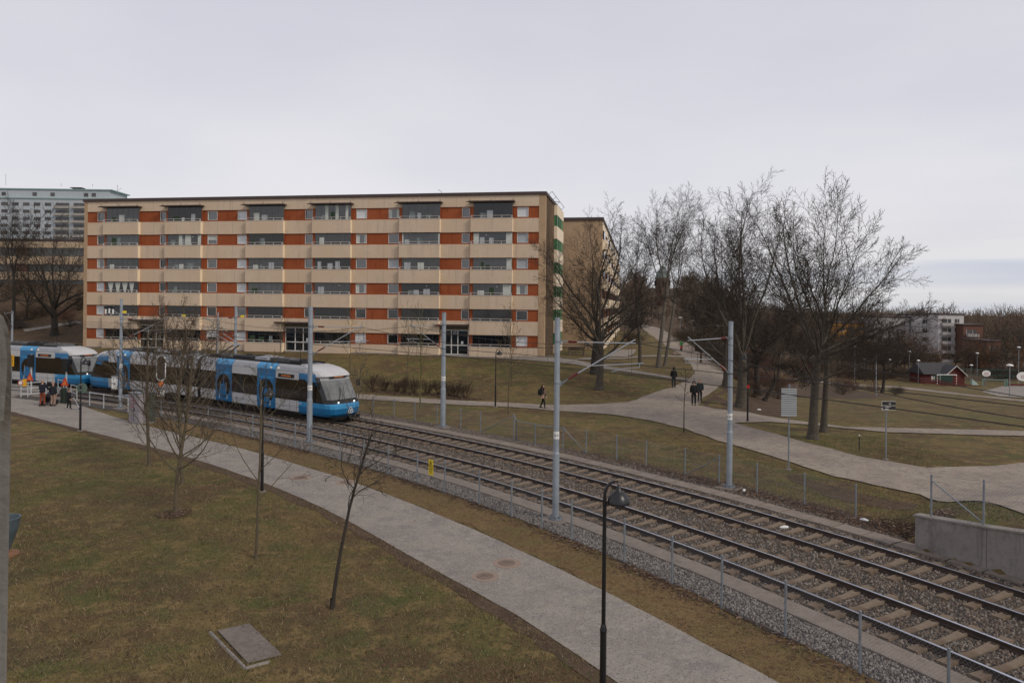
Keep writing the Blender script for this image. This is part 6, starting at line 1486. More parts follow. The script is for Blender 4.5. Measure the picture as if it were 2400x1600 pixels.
BT = dict(twigm=M_twig, nseg=[6, 8, 6, 5, 3], n=[0, 14, 9, 7], start=[0, .24, .12, .1], ang=[0, .72, .75, .78], ratio=[0, .40, .42, .45], fall=[0, .5, .4, .3], trop=[0, .012, .03, .025, .02], taper=[.3, .88, .8, .8, .7], gnarl=[.03, .08, .1, .12, .14], rr=[0, .42, .45, .5], rmin=.008)
tree('big_tree', 'thick-trunked bare tree behind the right catenary pole, tallest crown of its clump', G(1737, 955), 17.3, .40, 111, M_bark, leaders=(.24, 10, .95, .98), ell=(.58, 4.7, 6.4), **BT)
tree('big_tree', 'dark bare tree in the clump just right of the black lamp with the red notice', G(1775, 925), 15.5, .26, 112, M_barkd, leaders=(.25, 8, .85, .95), ell=(.58, 3.8, 6.0), **BT)
tree('big_tree', 'bare tree in the middle of the clump, behind the back of the grey road sign', G(1822, 915), 16.5, .24, 113, M_bark, leaders=(.28, 8, .85, .95), ell=(.58, 3.9, 6.3), **BT)
tree('big_tree', 'bare tree left in the clump behind the right catenary pole top', G(1700, 905), 16.2, .2, 114, M_bark, leaders=(.25, 8, .85, .95), ell=(.58, 3.8, 6.0), **BT)
tree('crooked_tree', 'crooked dark small tree bending over the bare ground right of the black lamp', G(1792, 940), 5.5, .16, 118, M_barkd, lean=(.5, 0), leaders=(.35, 4, .9, .9), nseg=[5, 6, 5, 4, 3], n=[0, 6, 6, 4], start=[0, .2, .1, .1], ang=[0, .8, .8, .8], ratio=[0, .5, .45, .42], fall=[0, .4, .3, .3], trop=[0, .02, .0, 0, 0], gnarl=[.12, .18, .2, .2, .2], rr=[0, .5, .5, .5], rmin=.01)
tree('big_tree', 'thick bare tree on the lawn before the tan end wall, front one of the two', G(1405, 913), 16.0, .33, 105, M_bark, leaders=(.26, 10, .95, .95), ell=(.57, 5.0, 6.2), **BT)
tree('big_tree', 'bare tree directly behind the left side of the front one before the tan end wall', G(1393, 876), 15.5, .36, 106, M_barkd, leaders=(.3, 8, .9, .9), ell=(.57, 4.9, 6.0), **BT)
tree('slender_tree', 'slender leaning bare tree on the grass island, left of the leaning pair', G(1543, 862), 20.5, .24, 107, M_barkl, lean=(.07, 0), leaders=(.42, 5, .42, .95), **BT)
tree('slender_tree', 'slender leaning bare tree on the grass island, right of the leaning pair', G(1559, 857), 17.5, .20, 108, M_barkl, lean=(.09, 0), leaders=(.42, 4, .42, .95), **BT)
tree('slender_tree', 'thin upright bare tree between the end-wall trees and the leaning pair', G(1500, 854), 17, .20, 109, M_bark, leaders=(.4, 4, .42, .9), **BT)
tree('bare_oak', 'big dark bare oak with a wide fork on the slope left of the apartment block', G(128, 785), 13.6, .5, 116, M_barkd, leaders=(.28, 10, 1.15, .95), ell=(.58, 6.0, 5.8), **BT)
tree('big_tree', 'tall thin bare tree at the far left in front of the pale tower block', G(30, 772), 19.5, .26, 121, M_barkd, leaders=(.45, 5, .5, .95), **BT)
tree('leaning_tree', 'dark leaning tree with a fan crown on the field, right of the plain mast', G(2068, 920), 7.6, .24, 122, M_barkd, lean=(.18, 0), leaders=(.5, 6, 1.0, 1.0), **BT)
tree('field_tree', 'thin bare tree on the grass just right of the widest bare tree', G(1948, 905), 5.5, .08, 123, M_barkr, **SP)
# dark stump beside the path
q = G(1635, 823); mb = MB(); mb.lathe([(.55, -.1), (.42, .4), (.38, 1.4), (.42, 2.2), (.3, 2.6)], q, 12); tag(mb.build('tree_stump', M_barkd, smooth=True), 'thick dark stump at the right edge of the gravel path above the cyclist', 'stump')
# background wood: six kinds of bare trees, copied
WT = dict(ell=(.58, 4.6, 5.0), nseg=[5, 6, 5, 3], n=[0, 9, 7], start=[0, .2, .1], ang=[0, .72, .78], ratio=[0, .42, .46], fall=[0, .45, .3], trop=[0, .01, .02, .02], gnarl=[.04, .09, .12, .14], taper=[.5, .75, .8, .8], rr=[0, .5, .55], rmin=.022)
protos = []
for i in range(6):
    m_ = [mat('wood_bark', (.040, .030, .022), rough=.9, var=.3), M_barkr, M_bark, M_barkr, mat('orange_twigs', (.17, .085, .038), rough=.9, var=.3), M_barkd][i]
    tt = tree('wood_tree', 'leafless tree standing in the brown wood beyond the park', Vector((0, 0, 0)), 12, .2, 200+i, m_, leaders=(.24, 9, 1.05, .9), twigm=m_, group='bare trees of the far wood', **WT)
    protos.append(tt)
used = set()
def wood(px, py, h, k, p=None):
    q = p or G(px, py); pr = protos[k]
    if k in used: o = copy_tree(pr)
    else: o = pr; used.add(k)
    o['label'] = 'leafless %s tree of the %s' % (['blackish', 'brown-twigged', 'grey', 'brown-twigged', 'orange-brown', 'blackish'][k], 'wooded slope at the far left' if px < 300 else ('brown wood along the top of the gravel path' if px < 1700 else ('thicket behind the big bare trees' if px < 1960 else 'wood in front of the distant houses')))
    sc = h/12; o.location = q; o.rotation_euler = (0, 0, random.uniform(0, 6.28)); o.scale = (sc*random.uniform(.9, 1.25), sc*random.uniform(.9, 1.25), sc); return o
wr = random.Random(5)
spots = []
for px in range(1470, 1700, 12):
    py = 762-wr.uniform(0, 18)+max(0, (px-1570))*.30; q = G(px, py); topy = (690 if px < 1520 else (738 if px < 1590 else (705 if px < 1620 else 668)))+wr.uniform(-12, 12); spots.append((px+wr.uniform(-4, 4), py, max(5, (py-topy)*q.y/FPX)))
for px in range(1640, 1960, 14): spots.append((px+wr.uniform(-5, 5), 832+wr.uniform(-8, 22), wr.uniform(8, 13)))
for px in range(1960, 2410, 14): spots.append((px+wr.uniform(-6, 6), 868+wr.uniform(-6, 14), wr.uniform(8, 12.5)))
for px in range(1900, 2410, 20): spots.append((px+wr.uniform(-6, 6), 838+wr.uniform(-6, 8), wr.uniform(9, 12)))
for px, py, h in spots:
    if 2150 < px < 2300:
        q = G(px, py); h = min(h, (py-wr.uniform(775, 815))*q.y/FPX)
        if 2175 < px < 2270 and py > 862: continue
    wood(px, py, h, wr.choice([0, 1, 2, 3, 4, 5] if px > 1950 else [0, 1, 2, 3, 5]))
for px, py, ty in [(2262, 872, 785), (2285, 868, 778), (2310, 872, 790), (2335, 876, 765), (2240, 862, 800), (2070, 870, 775), (2095, 868, 770), (2120, 870, 785), (2145, 866, 768), (2170, 868, 780), (2200, 858, 800), (2040, 868, 765)]: q = G(px, py); wood(px, py, (py-ty)*q.y/FPX, wr.choice([1, 4, 3]), q)
for px, py, h in [(-20, 742, 13), (20, 735, 12), (62, 750, 12), (95, 735, 14), (160, 738, 11), (183, 730, 12)]: wood(px, py, h, wr.choice([0, 2]))
# far wooded ridge that reads as one mass
def ridge():
    rr = random.Random(9); V = []; F_ = []; o = 0
    base = [shrub_mesh(300+i, 26, 1.0, 1.1) for i in range(5)]
    for i in range(520):
        x = rr.uniform(20, 420) if i < 390 else rr.uniform(-330, -100); y = rr.uniform(270, 460) if i < 390 else rr.uniform(190, 330)
        if i < 390 and (x/y < .16 or .185 < x/y < .23): continue
        z = hz(x, y); s = rr.uniform(9, 13) if x/y < .16 else (rr.uniform(8.0, 12.5) if not .44 < x/y < .66 else rr.uniform(9, 11.5)); v, f = base[rr.randrange(5)]
        a = rr.uniform(0, 6.28); c_, s_ = math.cos(a), math.sin(a)
        vv = np.stack([(v[:, 0]*c_-v[:, 1]*s_)*s*.75, (v[:, 0]*s_+v[:, 1]*c_)*s*.75, v[:, 2]*s], 1)+np.array([[x, y, z-.5]])
        V.append(vv); F_.append(f+o); o += len(v)
    return npmesh('far_wood', np.concatenate(V), np.concatenate(F_), mat('far_twigs', (.15, .108, .078), rough=.95, var=.3, vs=.05))
tag(ridge(), kind='stuff')
# undergrowth of the wood edge: individual bushes
bp = []
for i in range(4): bp.append(shrub_mesh(400+i, 60, 2.2, 1.25))
bd = [M_barkd, M_barkr, mat('red_twigs', (.11, .050, .036), rough=.9, var=.3), M_barkr]
bo = [None]*4
def bush(q, sc, k):
    if bo[k] is None:
        t = thing('bush', 'leafless dark bush at the edge of the wood and on the bare ground', 'bush', q, 0, 'bushes along the wood edge'); npmesh('twigs', bp[k][0], bp[k][1], bd[k], t); bo[k] = t; o = t
    else: o = copy_tree(bo[k])
    pxx = 1200+FPX*q.x/q.y
    o['label'] = 'leafless %s bush %s' % (['dark', 'brown', 'reddish', 'brown'][k], 'on the brown slope at the far left' if pxx < 250 else 'left of the top of the gravel path' if pxx < 1560 else ('along the right edge of the gravel path' if pxx < 1690 else ('on the bare ground by the clump of big trees' if pxx < 1900 and sc < 1 else ('in the hedge behind the clump of big trees' if pxx < 1930 else ('on the field around the leaning dark tree' if sc < 1 else 'in the hedge at the far side of the field')))))
    o.location = q; o.rotation_euler = (0, 0, random.uniform(0, 6.28)); o.scale = (sc*1.2, sc*1.2, sc)
for px, py, sc in [(1590, 797, .9), (1603, 800, .9), (1615, 801, .9), (1650, 818, .9), (1662, 826, .9), (1678, 838, .8), (1692, 850, .8), (1704, 862, .8), (1716, 878, .75), (1765, 905, .9), (1790, 905, .9), (1812, 912, .85), (1835, 905, .8), (1855, 900, .7), (1765, 930, .6), (1822, 935, .55), (1965, 912, .8), (1985, 908, .8), (2000, 915, .6), (1975, 925, .5), (2045, 918, .6), (2098, 925, .45), (2110, 920, .4), (1490, 805, .9), (1474, 800, .8), (1500, 770, 1.2), (1480, 768, 1.3), (1640, 812, 1), (1720, 860, .9), (1745, 872, .9), (1740, 895, .7)]:
    bush(G(px, py), sc, wr.randrange(4))
for px, py, sc in [(20, 755, .8), (45, 770, .6), (75, 748, .9), (100, 742, .7), (150, 748, .8), (165, 765, .5), (185, 742, .9), (40, 738, 1), (115, 728, 1), (178, 728, .9), (70, 722, .9), (10, 725, 1)]: bush(G(px, py), sc, wr.randrange(4))
for px in range(1700, 2420, 22): bush(G(px+wr.uniform(-6, 6), 868+wr.uniform(-6, 8) if px < 1950 else 888+wr.uniform(-10, 6)), 1.0+.6*wr.random(), wr.randrange(4)) if not 2180 < px < 2300 else None

# ================================================================ PEOPLE
M_skin = mat('skin', (.52, .30, .22), rough=.6)
def skinmesh(name, nodes, edges, radii, m, parent, lvl=1, root=0):
    me = bpy.data.meshes.new(name); me.from_pydata([tuple(n) for n in nodes], edges, []); o = bpy.data.objects.new(name, me); COL.objects.link(o)
    md = o.modifiers.new('s', 'SKIN'); md.use_smooth_shade = True; md.branch_smoothing = .3
    for i, r_ in enumerate(radii): me.skin_vertices[0].data[i].radius = r_ if isinstance(r_, tuple) else (r_, r_)
    me.skin_vertices[0].data[root].use_root = True
    s = o.modifiers.new('u', 'SUBSURF'); s.levels = lvl; s.render_levels = lvl
    dg = bpy.context.evaluated_depsgraph_get(); m2 = bpy.data.meshes.new_from_object(o.evaluated_get(dg)); bpy.data.objects.remove(o)
    m2.materials.clear(); m2.materials.append(m)
    for pl in m2.polygons: pl.use_smooth = True; pl.material_index = 0
    o = bpy.data.objects.new(name, m2); COL.objects.link(o); o.parent = parent; PM[o.name] = PM[parent.name].copy(); return o
def person(label, p, face, Hh, jacket, legs_c, hair=(.03, .02, .015), stride=.0, arms=None, hood=False, shoes=(.01, .01, .01), hat=None, longhair=False, top=None, bulk=1.0, skirt=.0, lean=0.0, legpose=None):
    """local frame: +y is where the person looks, z up; unit height then scaled"""
    rz_ = math.atan2(-face[0], face[1]); t = thing('person', label, 'person', p, rz_); k = Hh/1.75
    V3 = lambda x, y, z: Vector((x*k, y*k, z*k))
    hl = .93; sw = stride
    L = legpose or [((.09, 0, hl), (.10, sw*.35+.03, .49), (.10, sw*.55, .09)), ((-.09, 0, hl), (-.10, -sw*.25+.05, .49), (-.10, -sw*.6, .09+.03*min(1, sw*3)))]
    arms = arms or [((.175, lean*.4, 1.41), (.225, -sw*.25-.02+lean*.3, 1.14), (.215, -sw*.35+.06+lean*.2, .90)), ((-.175, lean*.4, 1.41), (-.225, sw*.25-.02+lean*.3, 1.14), (-.215, sw*.4+.06+lean*.2, .90))]
    nd = [V3(0, 0, .97), V3(0, lean*.2, 1.15), V3(0, lean*.4, 1.38), V3(0, lean*.5+.0, 1.49), V3(0, lean*.5+.01, 1.56), V3(0, lean*.55+.02, 1.64), V3(0, lean*.55+.015, 1.72)]
    rd = [(.15*k, .11*k), (.135*k, .10*k), (.15*k, .10*k), .055*k, .062*k, (.078*k, .092*k), .055*k]; ed = [(i, i+1) for i in range(6)]
    def add(ch, rs, fromi):
        prev = fromi
        for c, r_ in zip(ch, rs): nd.append(V3(*c)); rd.append(r_*k); ed.append((prev, len(nd)-1)); prev = len(nd)-1
        return prev
    for lg in L: e_ = add(lg, (.085, .058, .036), 0); add([(lg[2][0], lg[2][1]+.10, max(.055, lg[2][2]-.035))], (.022,), e_)
    for a in arms:
        w_ = add(a, (.062, .042, .030), 2)
        # palm and five fingers
        h0 = Vector(a[2]); dr = (Vector(a[2])-Vector(a[1])).normalized(); pm = h0+dr*.075; side = Vector((1, 0, 0)) if abs(dr.x) < .8 else Vector((0, 1, 0)); fwd = dr.cross(side).normalized()
        pi_ = add([tuple(pm)], (.030,), w_)
        for f_, ln in ((-.030, .055), (-.010, .070), (.010, .066), (.029, .052)):
            b_ = pm+fwd*f_+dr*.03; add([tuple(b_), tuple(b_+dr*ln*.6), tuple(b_+dr*ln+side*.02*(1 if a[0][0] < 0 else -1))], (.011, .009, .008), pi_)
        b_ = h0+dr*.035+fwd*.035; add([tuple(b_), tuple(b_+dr*.03+fwd*.02), tuple(b_+dr*.055+fwd*.022)], (.012, .010, .009), w_)
    body = skinmesh('body', nd, ed, rd, M_skin, t)
    cm = lambda n_, c: mat('cloth_'+n_+'_%.3f_%.3f_%.3f' % c, c, rough=.9, var=.18, vs=9)
    # trousers
    hp = legs_c; hz_ = .03
    n2 = [V3(0, 0, 1.0), V3(0, 0, .93)]; r2 = [(.155*k*bulk, .12*k*bulk), (.165*k*bulk, .125*k*bulk)]; e2 = [(0, 1)]
    for lg in L:
        i = len(n2); n2 += [V3(*lg[0]), V3(*lg[1]), V3(lg[2][0], lg[2][1], lg[2][2]+.02)]; r2 += [.100*k*bulk, .072*k, .062*k]; e2 += [(1, i), (i, i+1), (i+1, i+2)]
    skinmesh('trousers', n2, e2, r2, cm('leg', legs_c), t)
    # shoes
    for lg in L:
        mb = MB(); c = V3(lg[2][0], lg[2][1], max(0, lg[2][2]-.09)); pts = [c+V3(0, -.07, .05), c+V3(0, .02, .05), c+V3(0, .12, .04), c+V3(0, .19, .03)]
        mb.tube(pts, [.045*k, .052*k, .048*k, .030*k], 8); mb.tube([c+V3(0, -.02, .03), c+V3(0, -.02, .13)], [.05*k, .045*k], 8); mb.build('shoe', cm('shoe', shoes), t, local=True, smooth=True)
    # jacket
    low = .86-skirt
    n3 = [V3(0, 0, low), V3(0, lean*.05, 1.0), V3(0, lean*.2, 1.18), V3(0, lean*.4, 1.37), V3(0, lean*.5, 1.49)]; r3 = [(.185*k*bulk, .145*k*bulk), (.18*k*bulk, .14*k*bulk), (.165*k*bulk, .13*k*bulk), (.175*k*bulk, .125*k*bulk), .075*k]; e3 = [(0, 1), (1, 2), (2, 3), (3, 4)]
    for a in arms:
        i = len(n3); w_ = Vector(a[1]).lerp(Vector(a[2]), .93); n3 += [V3(*a[0]), V3(*a[1]), V3(*w_)]; r3 += [.082*k*bulk, .066*k*bulk, .052*k]; e3 += [(3, i), (i, i+1), (i+1, i+2)]
    skinmesh('jacket', n3, e3, r3, cm('jacket', jacket), t)
    if top: mb = MB(); mb.add([V3(-.05, .128+lean*.3, .95), V3(.05, .128+lean*.3, .95), V3(.06, .142+lean*.4, 1.2), V3(.045, .13+lean*.5, 1.44), V3(-.045, .13+lean*.5, 1.44), V3(-.06, .142+lean*.4, 1.2)], [(0, 1, 2, 5), (5, 2, 3, 4)]); mb.build('blouse', cm('top', top), t, local=True)
    # hair / hood / hat
    hy = lean*.55
    def shell(nm, c, rx, ry, rzz, cut, m_, ztop=None):
        mb = MB(); vs = []; n, q = 14, 8
        for i in range(q+1):
            ph = math.pi/2-(math.pi/2+cut)*i/q
            for j in range(n): a = 2*math.pi*j/n; fr_ = 1.0; y_ = math.sin(a)*math.cos(ph); vs.append(V3(c[0]+rx*math.cos(a)*math.cos(ph), c[1]+ry*y_-(.0 if y_ < .3 or i < 3 else .045), c[2]+rzz*math.sin(ph)))
        mb.add(vs, [(i*n+j, i*n+(j+1) % n, (i+1)*n+(j+1) % n, (i+1)*n+j) for i in range(q) for j in range(n)]); mb.build(nm, m_, t, local=True, smooth=True)
    if hood: shell('hood', (0, hy-.02, 1.64), .12, .13, .155, 1.1, cm('jacket', jacket))
    elif hat: shell('hat', (0, hy, 1.66), .102, .115, .125, .25, cm('hat', hat)); mb = MB(); mb.lathe([(.0, -.04), (.04, 0), (.0, .04)], V3(0, hy, 1.82), 8); mb.build('bobble', cm('hat', hat), t, local=True)
    else: shell('hair', (0, hy-.012, 1.655), .092, .105, .115, .45, cm('hair', hair))
    if longhair:
        mb = MB(); mb.tube([V3(0, hy-.05, 1.66), V3(0, hy-.11, 1.5), V3(.02, hy-.12, 1.34)], [.085*k, .10*k, .05*k], 9); mb.build('long_hair', cm('hair', hair), t, local=True, smooth=True)
        for sx in (-1, 1): mb = MB(); mb.tube([V3(sx*.07, hy+.03, 1.62), V3(sx*.085, hy+.08, 1.45), V3(sx*.08, hy+.1, 1.32)], [.03*k, .04*k, .02*k], 6); mb.build('hair_strand', cm('hair', hair), t, local=True, smooth=True)
    # face
    mb = MB(); mb.tube([V3(0, hy+.095, 1.665), V3(0, hy+.125, 1.63), V3(0, hy+.1, 1.622)], [.008*k, .014*k, .010*k], 5)
    mb.build('nose', M_skin, t, local=True)
    mb = MB()
    for sx in (-.03, .03): mb.lathe([(.0, -.006), (.010, 0), (0, .006)], V3(sx, hy+.105, 1.665), 6)
    mb.build('eyes', M_in, t, local=True)
    mb = MB(); mb.box(V3(0, hy+.098, 1.59), .045*k, .012*k, .010*k); mb.build('mouth', mat('lips', (.30, .10, .09), rough=.6), t, local=True)
    if not hood:
        for sx in (-1, 1): mb = MB(); mb.lathe([(0, -.03), (.014, -.01), (.016, .015), (0, .03)], V3(sx*.088, hy+.015, 1.645), 6); mb.build('ear', M_skin, t, local=True)
    return t
# woman walking right past the lawn
q = G(1272, 957); person('woman with long dark hair, black jacket and pink top walking right on the path', q, (1, -.25), 1.68, (.010, .011, .013), (.008, .008, .009), hair=(.02, .010, .008), stride=.34, longhair=True, top=(.55, .30, .34), bulk=.9)
t = thing('backpack', 'black backpack on the back of the woman in the pink top', 'backpack', q+Vector((-.27, .07, 1.0)))
c = q+Vector((-.24, .06, 1.16)); mb = MB(); mb.tube([c-Z*.2, c-Z*.12, c+Z*.1, c+Z*.24], [.08, .13, .13, .07], 10); mb.build('pack_body', mat('pack_black', (.008, .009, .009), rough=.8), t, smooth=True)
mb = MB(); mb.tube([c+Vector((.05, -.12, .22)), c+Vector((.22, -.13, .28)), c+Vector((.30, -.13, .1))], .015, 5); mb.build('shoulder_strap', M_black, t)
person('person in a black hooded coat walking away on the thin side of the gravel junction', G(1579, 909), (.15, 1), 1.80, (.008, .009, .011), (.018, .022, .030), stride=.12, hood=True, bulk=1.12, skirt=.02)
person('man in a black hooded jacket walking toward the camera, front one of the pair', G(1626, 951), (-.25, -1), 1.86, (.009, .009, .010), (.008, .008, .008), stride=.22, hood=True, bulk=1.2, lean=.12)
person('man in a dark grey-blue jacket just behind the hooded man at the gravel junction', G(1640, 943), (-.2, -1), 1.80, (.020, .026, .032), (.010, .010, .012), hair=(.22, .14, .09), stride=.25, bulk=1.1)
# cyclist in green seen from behind
q = G(1597, 823); face = Vector((.16, 1, 0)).normalized()
cyc = person('cyclist in a bright green jacket seen from behind on the gravel path', q+Z*.0, (face.x, face.y), 1.75, (.02, .33, .06), (.012, .014, .02), stride=0, bulk=1.1, lean=.3, legpose=[((.09, .0, .93), (.13, .28, .62), (.11, .12, .24)), ((-.09, .0, .93), (-.13, .16, .52), (-.11, .10, .12))], arms=[((.19, .12, 1.40), (.27, .32, 1.2), (.25, .52, 1.10)), ((-.19, .12, 1.40), (-.27, .32, 1.2), (-.25, .52, 1.10))])
rz_ = math.atan2(-face.x, face.y); t = thing('bicycle', 'bicycle with a red bag behind the saddle under the cyclist in green', 'bicycle', q, rz_)
Lq = lambda x, y, z: Vector((x, y, z))
mb = MB(); mb.tube([Lq(0, -.05, .85), Lq(0, .12, .30), Lq(0, .55, .78), Lq(0, -.02, .76)], .018, 6); mb.tube([Lq(0, -.45, .34), Lq(0, .12, .30)], .014, 5); mb.tube([Lq(0, -.45, .34), Lq(0, -.03, .74)], .012, 5); mb.tube([Lq(0, .52, .92), Lq(0, .65, .34)], .016, 6); mb.build('frame', M_blk, t, local=True)
for y_ in (-.45, .65):
    mb = MB(); mb.tube([Lq(0, y_+.33*math.cos(a), .34+.33*math.sin(a)) for a in np.linspace(0, 6.283, 25)], .019, 6)
    for a in np.linspace(0, 3.14, 9): mb.tube([Lq(0, y_+.32*math.cos(a), .34+.32*math.sin(a)), Lq(0, y_-.32*math.cos(a), .34-.32*math.sin(a))], .003, 3)
    mb.build('wheel', M_rubber, t, local=True)
mb = MB(); mb.tube([Lq(-.28, .45, 1.02), Lq(-.1, .52, .98), Lq(.1, .52, .98), Lq(.28, .45, 1.02)], .014, 6); mb.build('handlebar', M_blk, t, local=True)
mb = MB(); mb.box(Lq(0, -.08, .90), .16, .28, .06); mb.build('saddle', M_blk, t, local=True)
mb = MB(); mb.box(Lq(0, -.48, .66), .38, .30, .34); mb.build('pannier_bag', mat('bag_red', (.45, .07, .05), rough=.7, var=.1), t, local=True)
# couple with the pushchair at the crossing
q = G(99, 952); person('man in navy jacket and rust-red trousers pushing a pushchair, seen from behind', q, (.05, 1), 1.84, (.008, .010, .020), (.20, .045, .018), hair=(.30, .22, .18), stride=.1, bulk=1.15, arms=[((.19, .06, 1.42), (.27, .12, 1.18), (.22, .42, 1.06)), ((-.19, .06, 1.42), (-.27, .12, 1.18), (-.22, .42, 1.06))])
t = thing('pushchair', 'dark pushchair in front of the man in rust-red trousers', 'pushchair', q+Vector((.05, .6, 0)))
B0 = q+Vector((0.03, .62, 0)); mb = MB(); mb.tube([B0+Vector((-.26, -.25, 1.05)), B0+Vector((-.26, .35, .35))], .016, 5); mb.tube([B0+Vector((.26, -.25, 1.05)), B0+Vector((.26, .35, .35))], .016, 5); mb.tube([B0+Vector((-.26, -.25, 1.05)), B0+Vector((.26, -.25, 1.05))], .018, 5); mb.tube([B0+Vector((-.30, -.2, .18)), B0+Vector((.30, -.2, .18))], .014, 5); mb.build('frame', M_alu, t)
mb = MB(); mb.tube([B0+Vector((0, -.15, .45)), B0+Vector((0, .1, .62)), B0+Vector((0, .3, .80))], [.24, .27, .22], 10); mb.build('seat_tub', M_tk, t)
for sx in (-.33, .33):
    for sy in (-.2, .4): c = B0+Vector((sx, sy, .17)); mb = MB(); mb.tube([c-X*.03, c+X*.03], [.17, .17], 16); mb.build('wheel', M_rubber, t)
person('woman in dark puffer jacket, beige trousers and pale hat beside the man with the pushchair', G(124, 952), (.02, 1), 1.68, (.010, .012, .018), (.30, .20, .15), stride=.05, hat=(.34, .20, .17), bulk=1.15, skirt=.08)
q = G(161, 960); person('child in black holding a small scooter behind the couple at the crossing', q, (.35, 1), 1.42, (.008, .008, .010), (.008, .008, .009), hair=(.10, .03, .02), stride=.12, bulk=1.1, longhair=False, shoes=(.3, .3, .3))
t = thing('kick_scooter', 'small dark kick scooter beside the child in black', 'scooter', q+Vector((.45, .0, 0)))
B0 = q+Vector((.42, .02, 0)); mb = MB(); mb.tube([B0+Vector((-.12, 0, .82)), B0+Vector((.30, 0, .12))], .016, 5); mb.tube([B0+Vector((-.12, -.15, .82)), B0+Vector((-.12, .15, .82))], .014, 5); mb.box(B0+Vector((0, 0, .10)), .55, .10, .03); mb.build('frame', M_alu, t)
for sx in (-.3, .33): c = B0+Vector((sx, 0, .09)); mb = MB(); mb.tube([c-Y*.02, c+Y*.02], [.09, .09], 12); mb.build('wheel', M_rubber, t)

# ================================================================ LEFT CROSSING FURNITURE
M_bar = mat('barrier_white', (.50, .53, .54), rough=.5, metal=.2)
def barrier(label, P, h, rails_):
    t = thing('guard_rail', label, 'guard rail', P[0])
    for p_ in P: mb = MB(); mb.tube([p_, p_+Z*h], .035, 7); mb.build('rail_post', M_bar, t)
    for z in rails_:
        for a_, b_ in zip(P[:-1], P[1:]): mb = MB(); mb.tube([a_+Z*z, b_+Z*z], .028, 6); mb.build('rail_bar', M_bar, t)
    return t
barrier('white three-bar guard rail at the crossing left of the couple', [G(49, 932), G(65, 931), G(108, 928)], 1.15, (.25, .68, 1.1))
barrier('white two-bar guard rail behind the woman in the puffer jacket', [G(136, 922), G(149, 925)], 1.15, (.5, 1.1))
barrier('curved white guard rail right of the child in black', [G(166, 936), G(180, 940)], 1.1, (.55, 1.1))
barrier('low galvanised rail between the round sign and the left catenary pole', [G(210, 951), G(243, 957), G(300, 966)], 1.0, (.95,))
def warn(label, px, py, ptop):
    p = G(px, py); Hh = (py-ptop)*p.y/FPX; t = thing('crossing_signal', label, 'crossing signal', p)
    mb = MB(); mb.tube([p, p+Z*Hh], .06, 8); mb.build('signal_post', M_bar, t)
    mb = MB(); c = p+Vector((0, -.09, Hh*.70)); mb.box(c+Z*.45, .42, .2, .95); mb.build('signal_box', M_tk, t)
    mb = MB(); c = p+Vector((-.05, -.1, Hh*.44)); mb.prism([c+Vector((-.32, 0, -.28)), c+Vector((.28, 0, -.28)), c+Vector((0, 0, .38))], (0, .03, 0)); tr = mb.build('warning_triangle', mat('signal_red', (.50, .05, .015), rough=.5), t)
    mb = MB(); mb.prism([c+Vector((-.18, -.01, -.20)), c+Vector((.15, -.01, -.20)), c+Vector((0, -.01, .16))], (0, .005, 0)); mb.build('triangle_face', mat('signal_orange', (.60, .16, .03), rough=.5), tr)
    return t
warn('crossing signal with an orange-red triangle left, above the white guard rail', 73, 925, 830)
warn('crossing signal with an orange-red triangle right, behind the child in black', 155, 938, 840)
q = G(149, 945); mb = MB(); mb.lathe([(.20, 0), (.20, 1.0), (.22, 1.05), (.14, 1.12)], q, 14); tag(mb.build('dark_bollard', mat('dark_green_bin', (.012, .022, .014), rough=.6)), 'dark cylindrical litter bin behind the child in black', 'bin')
pl = G(188, 1010)
t = thing('round_sign', 'round grey-green back of a traffic sign strapped to the left black lamp post', 'sign', pl+Z*2.4)
mb = MB(); mb.prism([pl+Vector((.02+.30*math.cos(a), .08, 2.42+.30*math.sin(a))) for a in np.linspace(0, 6.283, 25)[:-1]], (0, .02, 0)); mb.build('sign_disc', mat('sign_green_grey', (.10, .15, .12), rough=.6), t)
mb = MB(); mb.lathe([(.066, 2.30), (.066, 2.33)], pl, 10); mb.lathe([(.066, 2.62), (.066, 2.65)], pl, 10); mb.build('sign_straps', M_alu, t)
# yellow speed board at the far left
q = AT(28, 845, 62); t = thing('speed_board', 'yellow board with black figures at the far left beside the timber post', 'sign', Vector((q.x, q.y, 0)))
mb = MB(); mb.tube([Vector((q.x-.05, q.y+.05, 0)), Vector((q.x-.05, q.y+.05, q.z+.5))], .04, 6); mb.build('board_post', M_galv2, t)
mb = MB(); mb.box(q, .34, .03, .95); mb.build('board_face', mat('signal_yellow', (.70, .36, .01), rough=.5), t)
for ch, dz in (('5', .27), ('0', -.05)): text_part('board_figure', ch, .36, M_blk, t, q+Vector((0, -.025, dz)), X, Z, .002)
mb = MB(); mb.tube([q+Vector((.08, -.025, -.26)), q+Vector((-.08, -.025, -.40))], .018, 4); mb.build('board_arrow', M_blk, t)
t = thing('no_entry_board', 'small white sign with a red ring and a yellow plate on the guard rail end', 'sign', G(49, 932)+Z*1.0)
q = G(49, 932)+Vector((0, -.06, 1.15)); mb = MB(); mb.prism([q+Vector((.2*math.cos(a), 0, .2*math.sin(a))) for a in np.linspace(0, 6.283, 17)[:-1]], (0, .02, 0)); mb.build('sign_disc', M_white, t)
mb = MB(); mb.tube([q+Vector((.17*math.cos(a), -.01, .17*math.sin(a))) for a in np.linspace(0, 6.283, 17)], .025, 4); mb.build('red_ring', mat('stripe_red', (0, 0, 0)), t)
mb = MB(); mb.box(q+Vector((.28, .03, 0)), .3, .02, .55); mb.build('yellow_plate', mat('signal_yellow', (0, 0, 0)), t)
